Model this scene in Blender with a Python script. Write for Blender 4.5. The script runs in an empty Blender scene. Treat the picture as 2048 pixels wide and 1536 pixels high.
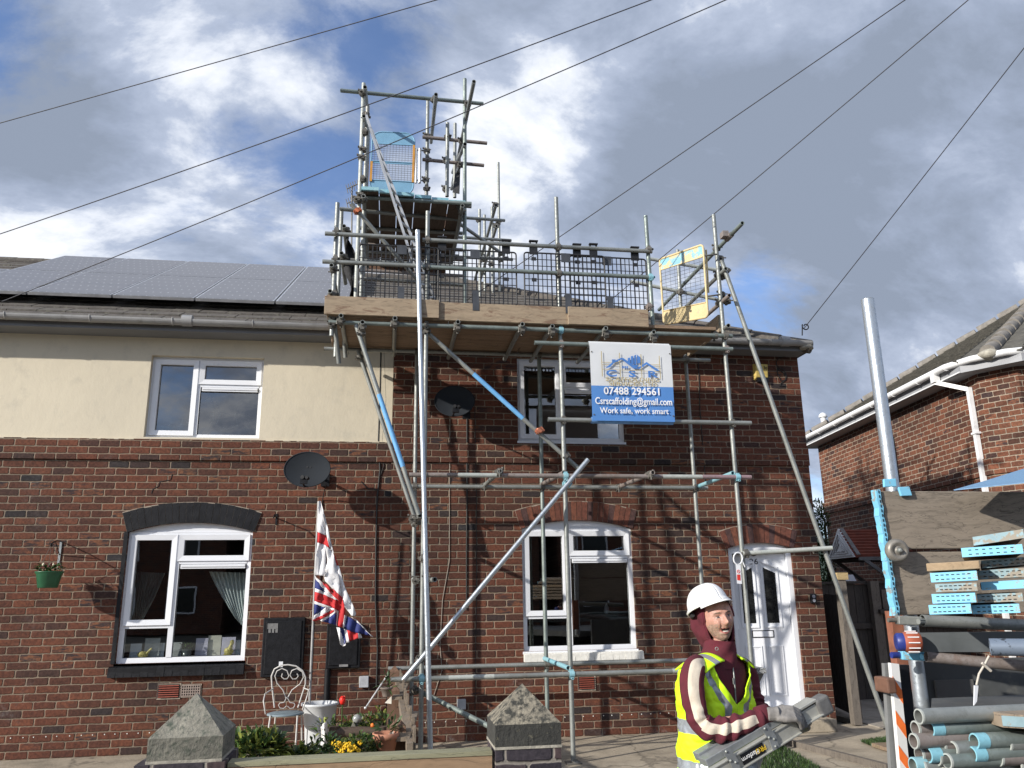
import bpy, bmesh, math, random
from mathutils import Vector, Matrix, noise
random.seed(7)
RAD = math.radians
scene = bpy.context.scene
col = scene.collection
# ---------------------------------------------------------------- camera
CAM = Vector((0, -10, 1.67))
PITCH, YAW, ROLL, FPX = 0.25448, 0.15516, -0.0147, 1600.0
_F = Vector((math.sin(YAW)*math.cos(PITCH), math.cos(YAW)*math.cos(PITCH), math.sin(PITCH)))
_r = Vector((math.cos(YAW), -math.sin(YAW), 0)); _u = _r.cross(_F)
_R = _r*math.cos(ROLL)+_u*math.sin(ROLL); _U = -_r*math.sin(ROLL)+_u*math.cos(ROLL)
cd = bpy.data.cameras.new('camera'); cam = bpy.data.objects.new('camera', cd); col.objects.link(cam)
cd.sensor_width = 36; cd.lens = 36*FPX/2048; cd.clip_end = 3000; cd.clip_start = 0.05
cam.matrix_world = Matrix(((_R.x, _U.x, -_F.x, CAM.x), (_R.y, _U.y, -_F.y, CAM.y), (_R.z, _U.z, -_F.z, CAM.z), (0, 0, 0, 1)))
scene.camera = cam
def ray(u, v): return _F+_R*((u-1024)/FPX)-_U*((v-768)/FPX)
def at(u, v, y=0.0): d = ray(u, v); return CAM+d*((y-CAM.y)/d.y)
def atz(u, v, z=0.0): d = ray(u, v); return CAM+d*((z-CAM.z)/d.z)
def atx(u, v, x=0.0): d = ray(u, v); return CAM+d*((x-CAM.x)/d.x)
def pj(p):
    q = Vector(p)-CAM; f = q.dot(_F)
    return 1024+FPX*q.dot(_R)/f, 768-FPX*q.dot(_U)/f
# ---------------------------------------------------------------- light
SUNDIR = Vector((1.95, 1.0, -0.90)).normalized()          # the way the light travels
ELEV = math.asin(-SUNDIR.z)
AZ = math.atan2(-SUNDIR.x, -SUNDIR.y)                      # compass direction of the sun (from +Y towards +X)
sl = bpy.data.lights.new('sun', 'SUN'); sl.energy = 5.0; sl.angle = RAD(0.8); sl.color = (1.0, 0.94, 0.85)
so = bpy.data.objects.new('sun', sl); col.objects.link(so); so.rotation_euler = SUNDIR.to_track_quat('-Z', 'Y').to_euler()
scene.view_settings.view_transform = 'Standard'; scene.view_settings.look = 'None'
scene.view_settings.exposure = 0.22; scene.view_settings.gamma = 1.0
# ---------------------------------------------------------------- node helper
class NT:
    def __init__(s, tree): s.t = tree; s.n = tree.nodes; s.l = tree.links; s.n.clear()
    def new(s, typ, **kw):
        nd = s.n.new(typ)
        for k, v in kw.items(): setattr(nd, k, v)
        return nd
    def put(s, sock, val):
        if isinstance(val, bpy.types.NodeSocket): s.l.new(val, sock)
        elif val is not None: sock.default_value = val
    def math(s, op, a, b=None, c=None, clamp=False):
        nd = s.new('ShaderNodeMath', operation=op); nd.use_clamp = clamp
        s.put(nd.inputs[0], a)
        if b is not None: s.put(nd.inputs[1], b)
        if c is not None: s.put(nd.inputs[2], c)
        return nd.outputs[0]
    def vm(s, op, a, b=None, out=0):
        nd = s.new('ShaderNodeVectorMath', operation=op); s.put(nd.inputs[0], a)
        if b is not None: s.put(nd.inputs[1], b)
        return nd.outputs[out]
    def noise(s, vec, scale, detail=4, rough=.55, dist=0, col=False):
        nd = s.new('ShaderNodeTexNoise'); s.put(nd.inputs['Vector'], vec); nd.inputs['Scale'].default_value = scale
        nd.inputs['Detail'].default_value = detail; nd.inputs['Roughness'].default_value = rough; nd.inputs['Distortion'].default_value = dist
        return nd.outputs['Color' if col else 'Fac']
    def ramp(s, fac, stops, interp='LINEAR'):
        nd = s.new('ShaderNodeValToRGB'); r = nd.color_ramp; r.interpolation = interp
        while len(r.elements) > 1: r.elements.remove(r.elements[0])
        for i, (p, c) in enumerate(stops):
            e = r.elements[0] if i == 0 else r.elements.new(p)
            e.position = p; e.color = (c[0], c[1], c[2], 1) if not isinstance(c, (int, float)) else (c, c, c, 1)
        s.put(nd.inputs[0], fac); return nd.outputs[0]
    def mix(s, fac, a, b, mode='MIX'):
        nd = s.new('ShaderNodeMix', data_type='RGBA', blend_type=mode); nd.clamp_factor = True
        s.put(nd.inputs[0], fac)
        s.put(nd.inputs[6], (*a, 1) if isinstance(a, tuple) and len(a) == 3 else a)
        s.put(nd.inputs[7], (*b, 1) if isinstance(b, tuple) and len(b) == 3 else b)
        return nd.outputs[2]
    def sep(s, v):
        nd = s.new('ShaderNodeSeparateXYZ'); s.put(nd.inputs[0], v); return nd.outputs
    def comb(s, x, y, z=0.0):
        nd = s.new('ShaderNodeCombineXYZ'); s.put(nd.inputs[0], x); s.put(nd.inputs[1], y); s.put(nd.inputs[2], z); return nd.outputs[0]
    def mapr(s, v, a, b, c=0.0, d=1.0, smooth=False):
        nd = s.new('ShaderNodeMapRange'); nd.interpolation_type = 'SMOOTHSTEP' if smooth else 'LINEAR'
        s.put(nd.inputs[0], v); nd.inputs[1].default_value = a; nd.inputs[2].default_value = b; nd.inputs[3].default_value = c; nd.inputs[4].default_value = d
        return nd.outputs[0]
# ---------------------------------------------------------------- sky
world = bpy.data.worlds.new('World'); scene.world = world; world.use_nodes = True
W = NT(world.node_tree)
sky = W.new('ShaderNodeTexSky', sky_type='NISHITA'); sky.sun_disc = False
sky.sun_elevation = ELEV; sky.sun_rotation = AZ; sky.altitude = 50; sky.air_density = 1.0; sky.dust_density = 0.6; sky.ozone_density = 2.5
tc = W.new('ShaderNodeTexCoord'); dirv = tc.outputs['Generated']
sx, sy_, sz = W.sep(dirv)
zc = W.math('ADD', W.math('MAXIMUM', sz, 0.0), 0.42)
cx = W.math('DIVIDE', sx, zc); cy = W.math('DIVIDE', sy_, zc)
P2 = W.comb(cx, cy, 0.3)
# streaks run from lower left to upper right of the view
mp = W.new('ShaderNodeMapping'); W.put(mp.inputs[0], P2); mp.inputs['Rotation'].default_value = (0, 0, RAD(-35)); mp.inputs['Scale'].default_value = (1.0, 1.35, 1)
warp = W.vm('ADD', mp.outputs[0], W.vm('SCALE', W.vm('SUBTRACT', W.noise(P2, 1.1, 3, .5, col=True), (.5, .5, .5)), None))
W.t.nodes[-1]
for nd in W.n:
    if nd.bl_idname == 'ShaderNodeVectorMath' and nd.operation == 'SCALE': nd.inputs['Scale'].default_value = 0.35
n1 = W.noise(warp, 2.3, 10, .60, .1)
n2 = W.noise(warp, 6.0, 12, .64, .0)
dens = W.math('SUBTRACT', W.math('ADD', W.math('MULTIPLY', n1, .95), W.math('MULTIPLY', n2, .55)), .25)
def blob(u, v, r, amt):
    d = ray(u, v).normalized()
    dot = W.vm('DOT_PRODUCT', W.vm('NORMALIZE', dirv), tuple(d), out=1)
    return W.math('MULTIPLY', W.mapr(dot, math.cos(RAD(r)), 1.0, 0, 1, True), amt)
tot = dens
for (u, v, r, a) in [(655, 340, 4.0, -.12), (575, 480, 5, -.12), (470, 300, 3.5, -.06), (350, 390, 4, -.09), (680, 50, 4, -.09), (1530, 610, 4.5, -.17), (1470, 590, 4, -.08), (20, 10, 7, -.18), (2030, 10, 6, -.1),
                     (860, 240, 3.5, -.12), (430, 250, 3, -.08), (800, 150, 5, -.06),
                     (1350, 250, 17, .16), (1800, 450, 16, .16), (230, 180, 10, .10), (1020, 260, 9, .13), (1950, 200, 14, .12), (120, 420, 9, .07), (1030, 480, 7, .12)]:
    tot = W.math('ADD', tot, blob(u, v, r, a))
mask = W.mapr(tot, .30, .55, .12, 1, True)
# thick parts go grey, edges stay white
thick = W.math('ADD', W.math('MULTIPLY', W.noise(warp, 3.3, 12, .62, .15), 1.30), W.math('MULTIPLY', W.noise(P2, .9, 4, .5), .30))
thick = W.math('SUBTRACT', thick, .23)
for (u, v, r, a) in [(1450, 230, 14, .12), (1850, 480, 16, .16), (1250, 400, 5, .05), (1020, 300, 9, -.16), (950, 430, 6, -.10), (300, 130, 6, -.12), (480, 230, 6, -.10), (100, 480, 8, -.08), (60, 200, 7, .14), (1100, 130, 6, .06), (60, 60, 8, .06), (1400, 640, 10, -.10), (1830, 130, 5, .1), (1550, 420, 10, .08)]:
    thick = W.math('ADD', thick, blob(u, v, r, a))
ccol = W.ramp(W.mapr(thick, .38, .82), [(0, (10.6, 10.8, 11.2)), (.25, (8.2, 8.7, 9.7)), (.46, (4.9, 5.6, 7.1)), (.72, (3.7, 4.35, 5.7)), (1, (3.0, 3.55, 4.6))])
skyc = W.mix(1.0, sky.outputs[0], (1.45, 1.6, 1.95), 'MULTIPLY')
fin = W.mix(mask, skyc, ccol)
bg = W.new('ShaderNodeBackground'); W.put(bg.inputs[0], fin); bg.inputs[1].default_value = 0.088
wo = W.new('ShaderNodeOutputWorld'); W.l.new(bg.outputs[0], wo.inputs[0])
# ---------------------------------------------------------------- materials
MATS = {}
def mat(name, color, rough=.6, metal=0.0, var=.25, vscale=8, bump=0.0, bscale=60, alt=None, altcut=(.5, .6), stretch=(1, 1, 1), spec=.5, detail=6, **kw):
    if name in MATS: return MATS[name]
    m = bpy.data.materials.new(name); m.use_nodes = True; t = NT(m.node_tree)
    b = t.new('ShaderNodeBsdfPrincipled'); o = t.new('ShaderNodeOutputMaterial'); t.l.new(b.outputs[0], o.inputs[0])
    tc = t.new('ShaderNodeTexCoord').outputs['Object']
    mp = t.new('ShaderNodeMapping'); t.put(mp.inputs[0], tc); mp.inputs['Scale'].default_value = stretch; v = mp.outputs[0]
    n = t.noise(v, vscale, detail, .6)
    lo = tuple(max(0, c*(1-var)) for c in color); hi = tuple(min(1, c*(1+var)) for c in color)
    c = t.ramp(n, [(.3, lo), (.7, hi)])
    if alt: c = t.mix(t.mapr(t.noise(v, vscale*1.7+3, 8, .65), altcut[0], altcut[1]), c, alt)
    t.put(b.inputs['Base Color'], c)
    rr = t.mapr(n, .3, .7, max(.02, rough-.08), min(1, rough+.08)); t.put(b.inputs['Roughness'], rr)
    b.inputs['Metallic'].default_value = metal; b.inputs['Specular IOR Level'].default_value = spec
    if bump:
        bp = t.new('ShaderNodeBump'); bp.inputs['Strength'].default_value = 1; bp.inputs['Distance'].default_value = bump
        t.put(bp.inputs['Height'], t.noise(v, bscale, 6, .6)); t.put(b.inputs['Normal'], bp.outputs[0])
    for k, val in kw.items(): b.inputs[k].default_value = val
    MATS[name] = m; return m
def wood(name, color, grain='X', dark=None, cracks=True, rough=.8, blotch=None):
    if name in MATS: return MATS[name]
    m = bpy.data.materials.new(name); m.use_nodes = True; t = NT(m.node_tree)
    b = t.new('ShaderNodeBsdfPrincipled'); o = t.new('ShaderNodeOutputMaterial'); t.l.new(b.outputs[0], o.inputs[0])
    tc = t.new('ShaderNodeTexCoord').outputs['Object']
    sc = {'X': (.55, 9, 9), 'Y': (9, .55, 9), 'Z': (9, 9, .55)}[grain]
    mp = t.new('ShaderNodeMapping'); t.put(mp.inputs[0], tc); mp.inputs['Scale'].default_value = sc
    wv = t.vm('ADD', mp.outputs[0], t.vm('MULTIPLY', t.vm('SUBTRACT', t.noise(tc, 2.2, 3, col=True), (.5, .5, .5)), (1.4, 1.4, 1.4)))
    g = t.noise(wv, 2.6, 8, .65, .6); g2 = t.noise(wv, 11, 4, .6)
    dk = dark or tuple(c*.45 for c in color); hi = tuple(min(1, c*1.25) for c in color)
    c = t.ramp(t.math('ADD', t.math('MULTIPLY', g, .7), t.math('MULTIPLY', g2, .3)), [(.30, dk), (.48, color), (.68, hi)])
    if cracks:
        ln = t.mapr(t.math('ABSOLUTE', t.math('SUBTRACT', t.noise(wv, 1.6, 5, .55, .8), .5)), 0.0, .012, 1, 0)
        c = t.mix(t.math('MULTIPLY', ln, .75), c, tuple(x*.22 for x in color))
    if blotch:
        mk = t.mapr(t.noise(t.vm('MULTIPLY', tc, (2.2, 6, 9) if grain == 'X' else (6, 6, 3)), 1.6, 7, .7, .7), .54, .62)
        c = t.mix(t.math('MULTIPLY', mk, .8), c, blotch)
    c = t.mix(t.mapr(t.noise(tc, 1.3, 4), .4, .75, 0, .45), c, tuple(x*.6 for x in color))
    t.put(b.inputs['Base Color'], c); b.inputs['Roughness'].default_value = rough
    bp = t.new('ShaderNodeBump'); bp.inputs['Distance'].default_value = .004; t.put(bp.inputs['Height'], g); t.put(b.inputs['Normal'], bp.outputs[0])
    MATS[name] = m; return m
def brick(name, cols=None, mortar=(.27, .20, .145), h=.0832, w=.2325, white=.35, grime=True, seed=0.0, swap=False, mw=.0085, soldier=False):
    """stretcher bond laid out in the wall's own local X and Z"""
    if name in MATS: return MATS[name]
    cols = cols or [(.0, (.034, .030, .032)), (.03, (.056, .034, .030)), (.12, (.086, .037, .026)), (.45, (.118, .044, .028)), (.75, (.140, .050, .030)), (.93, (.175, .064, .036)), (1, (.22, .095, .05))]
    m = bpy.data.materials.new(name); m.use_nodes = True; t = NT(m.node_tree)
    b = t.new('ShaderNodeBsdfPrincipled'); o = t.new('ShaderNodeOutputMaterial'); t.l.new(b.outputs[0], o.inputs[0])
    tc = t.new('ShaderNodeTexCoord').outputs['Object']
    tc = t.vm('ADD', tc, (seed, 0, 0)) if seed else tc
    wob = t.vm('SUBTRACT', t.noise(tc, 7, 3, .6, col=True), (.5, .5, .5))
    wob2 = t.vm('SUBTRACT', t.noise(tc, 28, 2, .6, col=True), (.5, .5, .5))
    p = t.vm('ADD', tc, t.vm('MULTIPLY', wob, (.018, .01, .016))); p = t.vm('ADD', p, t.vm('MULTIPLY', wob2, (.007, .007, .007)))
    X, Y, Z = t.sep(p)
    if swap: X = t.math('SUBTRACT', X, Y)
    rz = t.math('DIVIDE', Z, h); row = t.math('FLOOR', rz); fz = t.math('SUBTRACT', rz, row)
    shift = t.math('MULTIPLY', t.math('MODULO', t.math('ADD', row, 1000), 2), .5)
    wn0 = t.new('ShaderNodeTexWhiteNoise', noise_dimensions='1D'); t.put(wn0.inputs['W'], row)
    shift = t.math('ADD', shift, t.math('MULTIPLY', wn0.outputs[0], .16))
    rx = t.math('ADD', t.math('DIVIDE', X, w), shift); cx = t.math('FLOOR', rx); fx = t.math('SUBTRACT', rx, cx)
    dz = t.math('MULTIPLY', t.math('MINIMUM', fz, t.math('SUBTRACT', 1, fz)), h)
    dx = t.math('MULTIPLY', t.math('MINIMUM', fx, t.math('SUBTRACT', 1, fx)), w)
    # rounded corners of the brick
    d = t.math('MINIMUM', dz, dx)
    cr = t.math('SUBTRACT', t.math('ADD', dz, dx), .020)
    d = t.math('MINIMUM', d, t.math('ADD', cr, .005))
    wn = t.new('ShaderNodeTexWhiteNoise', noise_dimensions='3D'); t.put(wn.inputs['Vector'], t.comb(cx, row, seed+.5))
    r1 = wn.outputs['Value']; r2, r3, r4 = t.sep(wn.outputs['Color'])
    c = t.mix(1, t.ramp(r1, cols), (.88, .87, .88), 'MULTIPLY')
    inner = t.noise(tc, 38, 5, .65)
    c = t.mix(.75, c, t.mix(1, c, t.ramp(inner, [(.3, (.45, .45, .50)), (.7, (1.65, 1.6, 1.5))]), 'MULTIPLY'))
    burn = t.math('MULTIPLY', t.mapr(r2, .88, .95), t.mapr(t.noise(t.vm('MULTIPLY', tc, (6, 6, 22)), 1.5, 4), .42, .6))
    c = t.mix(t.math('MULTIPLY', burn, .85), c, (.022, .022, .028))
    jw = t.math('ADD', mw*.42, t.math('MULTIPLY', t.noise(tc, 3.2, 3), mw*.45))
    mort = t.math('SUBTRACT', 1, t.mapr(t.math('SUBTRACT', d, jw), -.0016, .0022))
    mc = t.mix(t.noise(tc, 60, 4), tuple(x*.72 for x in mortar), tuple(x*1.18 for x in mortar))
    dirty = t.mapr(t.noise(tc, 1.1, 5, .6), .42, .68)
    mc = t.mix(t.math('MULTIPLY', dirty, .55), mc, tuple(x*.42 for x in mortar))
    out = t.mix(mort, c, mc)
    if white:
        wm = t.math('MULTIPLY', t.mapr(t.noise(tc, 1.7, 7, .7, .4), .56, .68), t.mapr(t.noise(tc, 24, 6, .7), .42, .62))
        lowm = t.mapr(t.sep(tc)[2], .1, 1.1, 1, .22)
        out = t.mix(t.math('MULTIPLY', t.math('MULTIPLY', wm, lowm), white), out, (.50, .46, .44))
    if grime:
        gm = t.mapr(t.noise(t.vm('MULTIPLY', tc, (1, 1, .45)), .9, 6, .6), .45, .72, 0, .5)
        out = t.mix(gm, out, t.mix(1, out, (.55, .55, .57), 'MULTIPLY'))
        out = t.mix(t.mapr(t.noise(tc, .45, 5, .6), .40, .62), out, t.mix(1, out, (.80, .88, .92), 'MULTIPLY'))
    t.put(b.inputs['Base Color'], out); b.inputs['Roughness'].default_value = .88; b.inputs['Specular IOR Level'].default_value = .3
    hgt = t.math('ADD', t.math('MULTIPLY', t.mapr(t.math('SUBTRACT', d, jw), -.004, .005), .008), t.math('MULTIPLY', inner, .003))
    hgt = t.math('ADD', hgt, t.math('MULTIPLY', r3, .0035))
    bp = t.new('ShaderNodeBump'); bp.inputs['Distance'].default_value = 1.0; bp.inputs['Strength'].default_value = .8; t.put(bp.inputs['Height'], hgt); t.put(b.inputs['Normal'], bp.outputs[0])
    MATS[name] = m; return m
def tube_mat(name, base, metal, rough, stain, rust=.2, streak=.5):
    if name in MATS: return MATS[name]
    m = bpy.data.materials.new(name); m.use_nodes = True; t = NT(m.node_tree)
    b = t.new('ShaderNodeBsdfPrincipled'); o = t.new('ShaderNodeOutputMaterial'); t.l.new(b.outputs[0], o.inputs[0])
    tc = t.new('ShaderNodeTexCoord').outputs['Object']
    n = t.noise(tc, 5, 7, .65); n2 = t.noise(tc, 34, 5, .65)
    c = t.mix(t.mapr(n, .35, .65), base, stain)
    c = t.mix(t.mapr(n2, .52, .68, 0, streak), c, tuple(x*.5 for x in base))
    c = t.mix(t.mapr(t.noise(tc, 2.3, 6, .7), .60, .68, 0, rust), c, (.16, .075, .04))
    t.put(b.inputs['Base Color'], c); b.inputs['Metallic'].default_value = metal
    t.put(b.inputs['Roughness'], t.mapr(n2, .3, .7, rough-.1, rough+.15))
    bp = t.new('ShaderNodeBump'); bp.inputs['Distance'].default_value = .0015; t.put(bp.inputs['Height'], n2); t.put(b.inputs['Normal'], bp.outputs[0])
    MATS[name] = m; return m
GALV = tube_mat('weathered_galvanised', (.33, .345, .33), .45, .5, (.22, .235, .225))
GALV2 = tube_mat('greenish_galvanised', (.27, .32, .30), .45, .5, (.17, .20, .19), .15)
BRIGHT = tube_mat('fresh_galvanised', (.50, .54, .58), .75, .34, (.48, .53, .58), 0, .25)
BROWN = tube_mat('rusty_tube', (.20, .165, .145), .25, .65, (.28, .25, .24), .7)
PINK = tube_mat('pink_primer_tube', (.30, .20, .22), .1, .6, (.24, .18, .19), .2)
PALE = tube_mat('pale_paint_tube', (.45, .47, .44), .1, .5, (.36, .39, .37), .15)
CYAN = tube_mat('pale_cyan_paint', (.22, .48, .58), .1, .5, (.30, .50, .55), .25)
FIT = tube_mat('dark_coupler_steel', (.12, .115, .105), .4, .6, (.19, .18, .16), .6)
BLUEP = mat('sky_blue_band', (.15, .40, .72), .5, 0, .08, 10)
TUBES = dict(g=GALV, v=GALV2, b=BRIGHT, r=BROWN, p=PINK, l=PALE, c=CYAN)
UPVC = mat('white_upvc', (.76, .78, .82), .32, 0, .03, 3)
BLACKP = mat('black_paint', (.0065, .007, .0095), .55, 0, .4, 14, .002, 40, spec=.3)
# ---------------------------------------------------------------- mesh building
class MB:
    def __init__(s): s.v = []; s.f = []; s.mi = []; s.sm = []
    def add(s, vs, fs, m=0, smooth=False):
        o = len(s.v); s.v += [Vector(x) for x in vs]
        for f in fs: s.f.append([i+o for i in f]); s.mi.append(m); s.sm.append(smooth)
        return s
    def box(s, x0, x1, y0, y1, z0, z1, m=0):
        return s.hexa([(x0, y0, z0), (x1, y0, z0), (x1, y1, z0), (x0, y1, z0)], [(x0, y0, z1), (x1, y0, z1), (x1, y1, z1), (x0, y1, z1)], m)
    def hexa(s, b, t, m=0):
        return s.add(list(b)+list(t), [(3, 2, 1, 0), (4, 5, 6, 7), (0, 1, 5, 4), (1, 2, 6, 5), (2, 3, 7, 6), (3, 0, 4, 7)], m)
    def bar(s, p0, p1, w, h, up=(0, 0, 1), m=0):
        p0, p1 = Vector(p0), Vector(p1); d = (p1-p0).normalized(); up = Vector(up)
        sd = d.cross(up)
        if sd.length < 1e-4: sd = d.cross(Vector((0, 1, 0)))
        sd.normalize(); u = sd.cross(d)
        q = lambda p: [p-sd*w/2-u*h/2, p+sd*w/2-u*h/2, p+sd*w/2+u*h/2, p-sd*w/2+u*h/2]
        return s.hexa(q(p0), q(p1), m)
    def frame(s, d):
        d = Vector(d).normalized(); a = Vector((0, 0, 1)) if abs(d.z) < .9 else Vector((1, 0, 0))
        x = d.cross(a).normalized(); return x, d.cross(x).normalized()
    def tube(s, pts, r, n=12, m=0, cap=True, hollow=False, smooth=True):
        pts = [Vector(p) for p in pts]; rs = r if isinstance(r, (list, tuple)) else [r]*len(pts)
        rings = []; x = None
        for i, p in enumerate(pts):
            d = (pts[min(i+1, len(pts)-1)]-pts[max(i-1, 0)]).normalized()
            if x is None: x, y = s.frame(d)
            else:
                x = (x-d*x.dot(d)).normalized()
            y = d.cross(x)
            rings.append([p+(x*math.cos(2*math.pi*k/n)+y*math.sin(2*math.pi*k/n))*rs[i] for k in range(n)])
        vs = [q for rg in rings for q in rg]; fs = []
        for i in range(len(pts)-1):
            for k in range(n): fs.append((i*n+k, i*n+(k+1) % n, (i+1)*n+(k+1) % n, (i+1)*n+k))
        s.add(vs, fs, m, smooth)
        for e, (rg, p, q) in enumerate(((rings[0], pts[0], pts[1]), (rings[-1], pts[-1], pts[-2]))):
            if hollow:
                d = (q-p).normalized(); dep = min(.25, (q-p).length*.4); R = rs[0 if e == 0 else -1]
                inn = [p+(a-p)*((R-.005)/R) for a in rg]; deep = [a+d*dep for a in inn]
                s.add(rg+inn, [(k, (k+1) % n, n+(k+1) % n, n+k) for k in range(n)], m)
                s.add(inn+deep, [(k, (k+1) % n, n+(k+1) % n, n+k) for k in range(n)]+[list(range(n, 2*n))], m)
            elif cap: s.add(rg, [list(range(n))], m)
        return s
    def lathe(s, c, prof, n=24, m=0, ax=(0, 0, 1), smooth=True, sq=None):
        c = Vector(c); ax = Vector(ax).normalized(); x, y = s.frame(ax); vs = []; fs = []
        for (r, h) in prof:
            for k in range(n): a = 2*math.pi*k/n; vs.append(c+ax*h+(x*math.cos(a)+y*math.sin(a))*r)
        for i in range(len(prof)-1):
            for k in range(n): fs.append((i*n+k, i*n+(k+1) % n, (i+1)*n+(k+1) % n, (i+1)*n+k))
        s.add(vs, fs, m, smooth)
        if prof[0][0] > 1e-4: s.add(vs[:n], [list(range(n))[::-1]], m)
        if prof[-1][0] > 1e-4: s.add(vs[-n:], [list(range(n))], m)
        return s
    def prism(s, poly, d, m=0):
        """poly = planar 3D points, extruded by vector d"""
        a = [Vector(p) for p in poly]; d = Vector(d); n = len(a); b = [p+d for p in a]
        return s.add(a+b, [list(range(n))[::-1], list(range(n, 2*n))]+[(k, (k+1) % n, n+(k+1) % n, n+k) for k in range(n)], m)
    def blob(s, c, r, m=0, n=10, jit=0.0, rot=None):
        c = Vector(c); r = Vector(r) if not isinstance(r, (int, float)) else Vector((r, r, r)); vs = []; fs = []
        k2 = n//2+1
        for i in range(k2+1):
            th = math.pi*i/k2
            for k in range(n):
                ph = 2*math.pi*k/n; q = Vector((math.sin(th)*math.cos(ph), math.sin(th)*math.sin(ph), math.cos(th)))
                if jit: q *= 1+jit*noise.noise(q*2.3+c*3)
                q = Vector((q.x*r.x, q.y*r.y, q.z*r.z))
                if rot: q = rot @ q
                vs.append(c+q)
        for i in range(k2):
            for k in range(n): fs.append((i*n+k, (i+1)*n+k, (i+1)*n+(k+1) % n, i*n+(k+1) % n))
        return s.add(vs, fs, m, True)
    def grid(s, fn, nu, nv, m=0, smooth=True, mfn=None):
        vs = [fn(i/nu, j/nv) for j in range(nv+1) for i in range(nu+1)]; o = len(s.v); s.v += [Vector(x) for x in vs]
        for j in range(nv):
            for i in range(nu):
                a = j*(nu+1)+i; s.f.append([o+a, o+a+1, o+a+nu+2, o+a+nu+1]); s.mi.append(mfn((i+.5)/nu, (j+.5)/nv) if mfn else m); s.sm.append(smooth)
        return s
    def build(s, name, mats, parent=None, label=None, cat=None, group=None, kind=None, mods=None):
        if not isinstance(mats, (list, tuple)): mats = [mats]
        root = parent
        while root is not None and root.parent is not None: root = root.parent
        if root is not None: off = Vector(root.location)
        else:
            lo = [min(v[i] for v in s.v) for i in range(3)]; hi = [max(v[i] for v in s.v) for i in range(3)]
            off = Vector(((lo[0]+hi[0])/2, (lo[1]+hi[1])/2, lo[2])) if kind != 'structure' else Vector((0, 0, 0))
            if s.__dict__.get('world'): off = Vector((0, 0, 0))
        me = bpy.data.meshes.new(name); me.from_pydata([v-off for v in s.v], [], s.f)
        for mm in mats: me.materials.append(mm)
        me.polygons.foreach_set('material_index', s.mi); me.polygons.foreach_set('use_smooth', s.sm); me.update()
        if not s.__dict__.get('keepn'):
            bm = bmesh.new(); bm.from_mesh(me); bmesh.ops.recalc_face_normals(bm, faces=bm.faces); bm.to_mesh(me); bm.free()
        o = bpy.data.objects.new(name, me); col.objects.link(o)
        if parent is not None: o.parent = parent
        else: o.location = off
        tag(o, label, cat, group, kind); return o
def tag(o, label=None, cat=None, group=None, kind=None):
    for k, v in (('label', label), ('category', cat), ('group', group), ('kind', kind)):
        if v: o[k] = v
    return o
def thing(name, loc, label, cat, group=None):
    o = bpy.data.objects.new(name, None); o.location = loc; o.empty_display_size = .1; col.objects.link(o)
    return tag(o, label, cat, group)
def copy_tree(o, parent=None):
    c = o.copy(); col.objects.link(c); c.parent = parent
    for ch in [x for x in bpy.data.objects if x.parent == o]: copy_tree(ch, c)
    return c
def bevel(o, w=.004, seg=2):
    md = o.modifiers.new('bevel', 'BEVEL'); md.width = w; md.segments = seg; md.limit_method = 'ANGLE'; return o
def text(name, s, mat_, size, M, parent, ext=.0012, xs=1.0, align='CENTER', bold=0.0):
    """lettering converted to a mesh part, M = 4x4 placing matrix (x right, y up, z out of the board)"""
    cu = bpy.data.curves.new(name, 'FONT'); cu.body = s; cu.size = size; cu.extrude = ext; cu.align_x = align; cu.align_y = 'CENTER'; cu.resolution_u = 3; cu.offset = bold
    t = bpy.data.objects.new('tmp', cu); col.objects.link(t); bpy.context.view_layer.update()
    me = bpy.data.meshes.new_from_object(t.evaluated_get(bpy.context.evaluated_depsgraph_get())); bpy.data.objects.remove(t)
    root = parent
    while root.parent is not None: root = root.parent
    me.transform(Matrix.Diagonal((xs, 1, 1, 1))); me.transform(Matrix.Translation(-Vector(root.location)) @ M)
    me.materials.clear(); me.materials.append(mat_)
    o = bpy.data.objects.new(name, me); col.objects.link(o); o.parent = parent; return o
def plane_matrix(o, x, y):
    x = Vector(x).normalized(); y = Vector(y); y = (y-x*y.dot(x)).normalized(); z = x.cross(y)
    return Matrix(((x.x, y.x, z.x, o[0]), (x.y, y.y, z.y, o[1]), (x.z, y.z, z.z, o[2]), (0, 0, 0, 1)))
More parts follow.
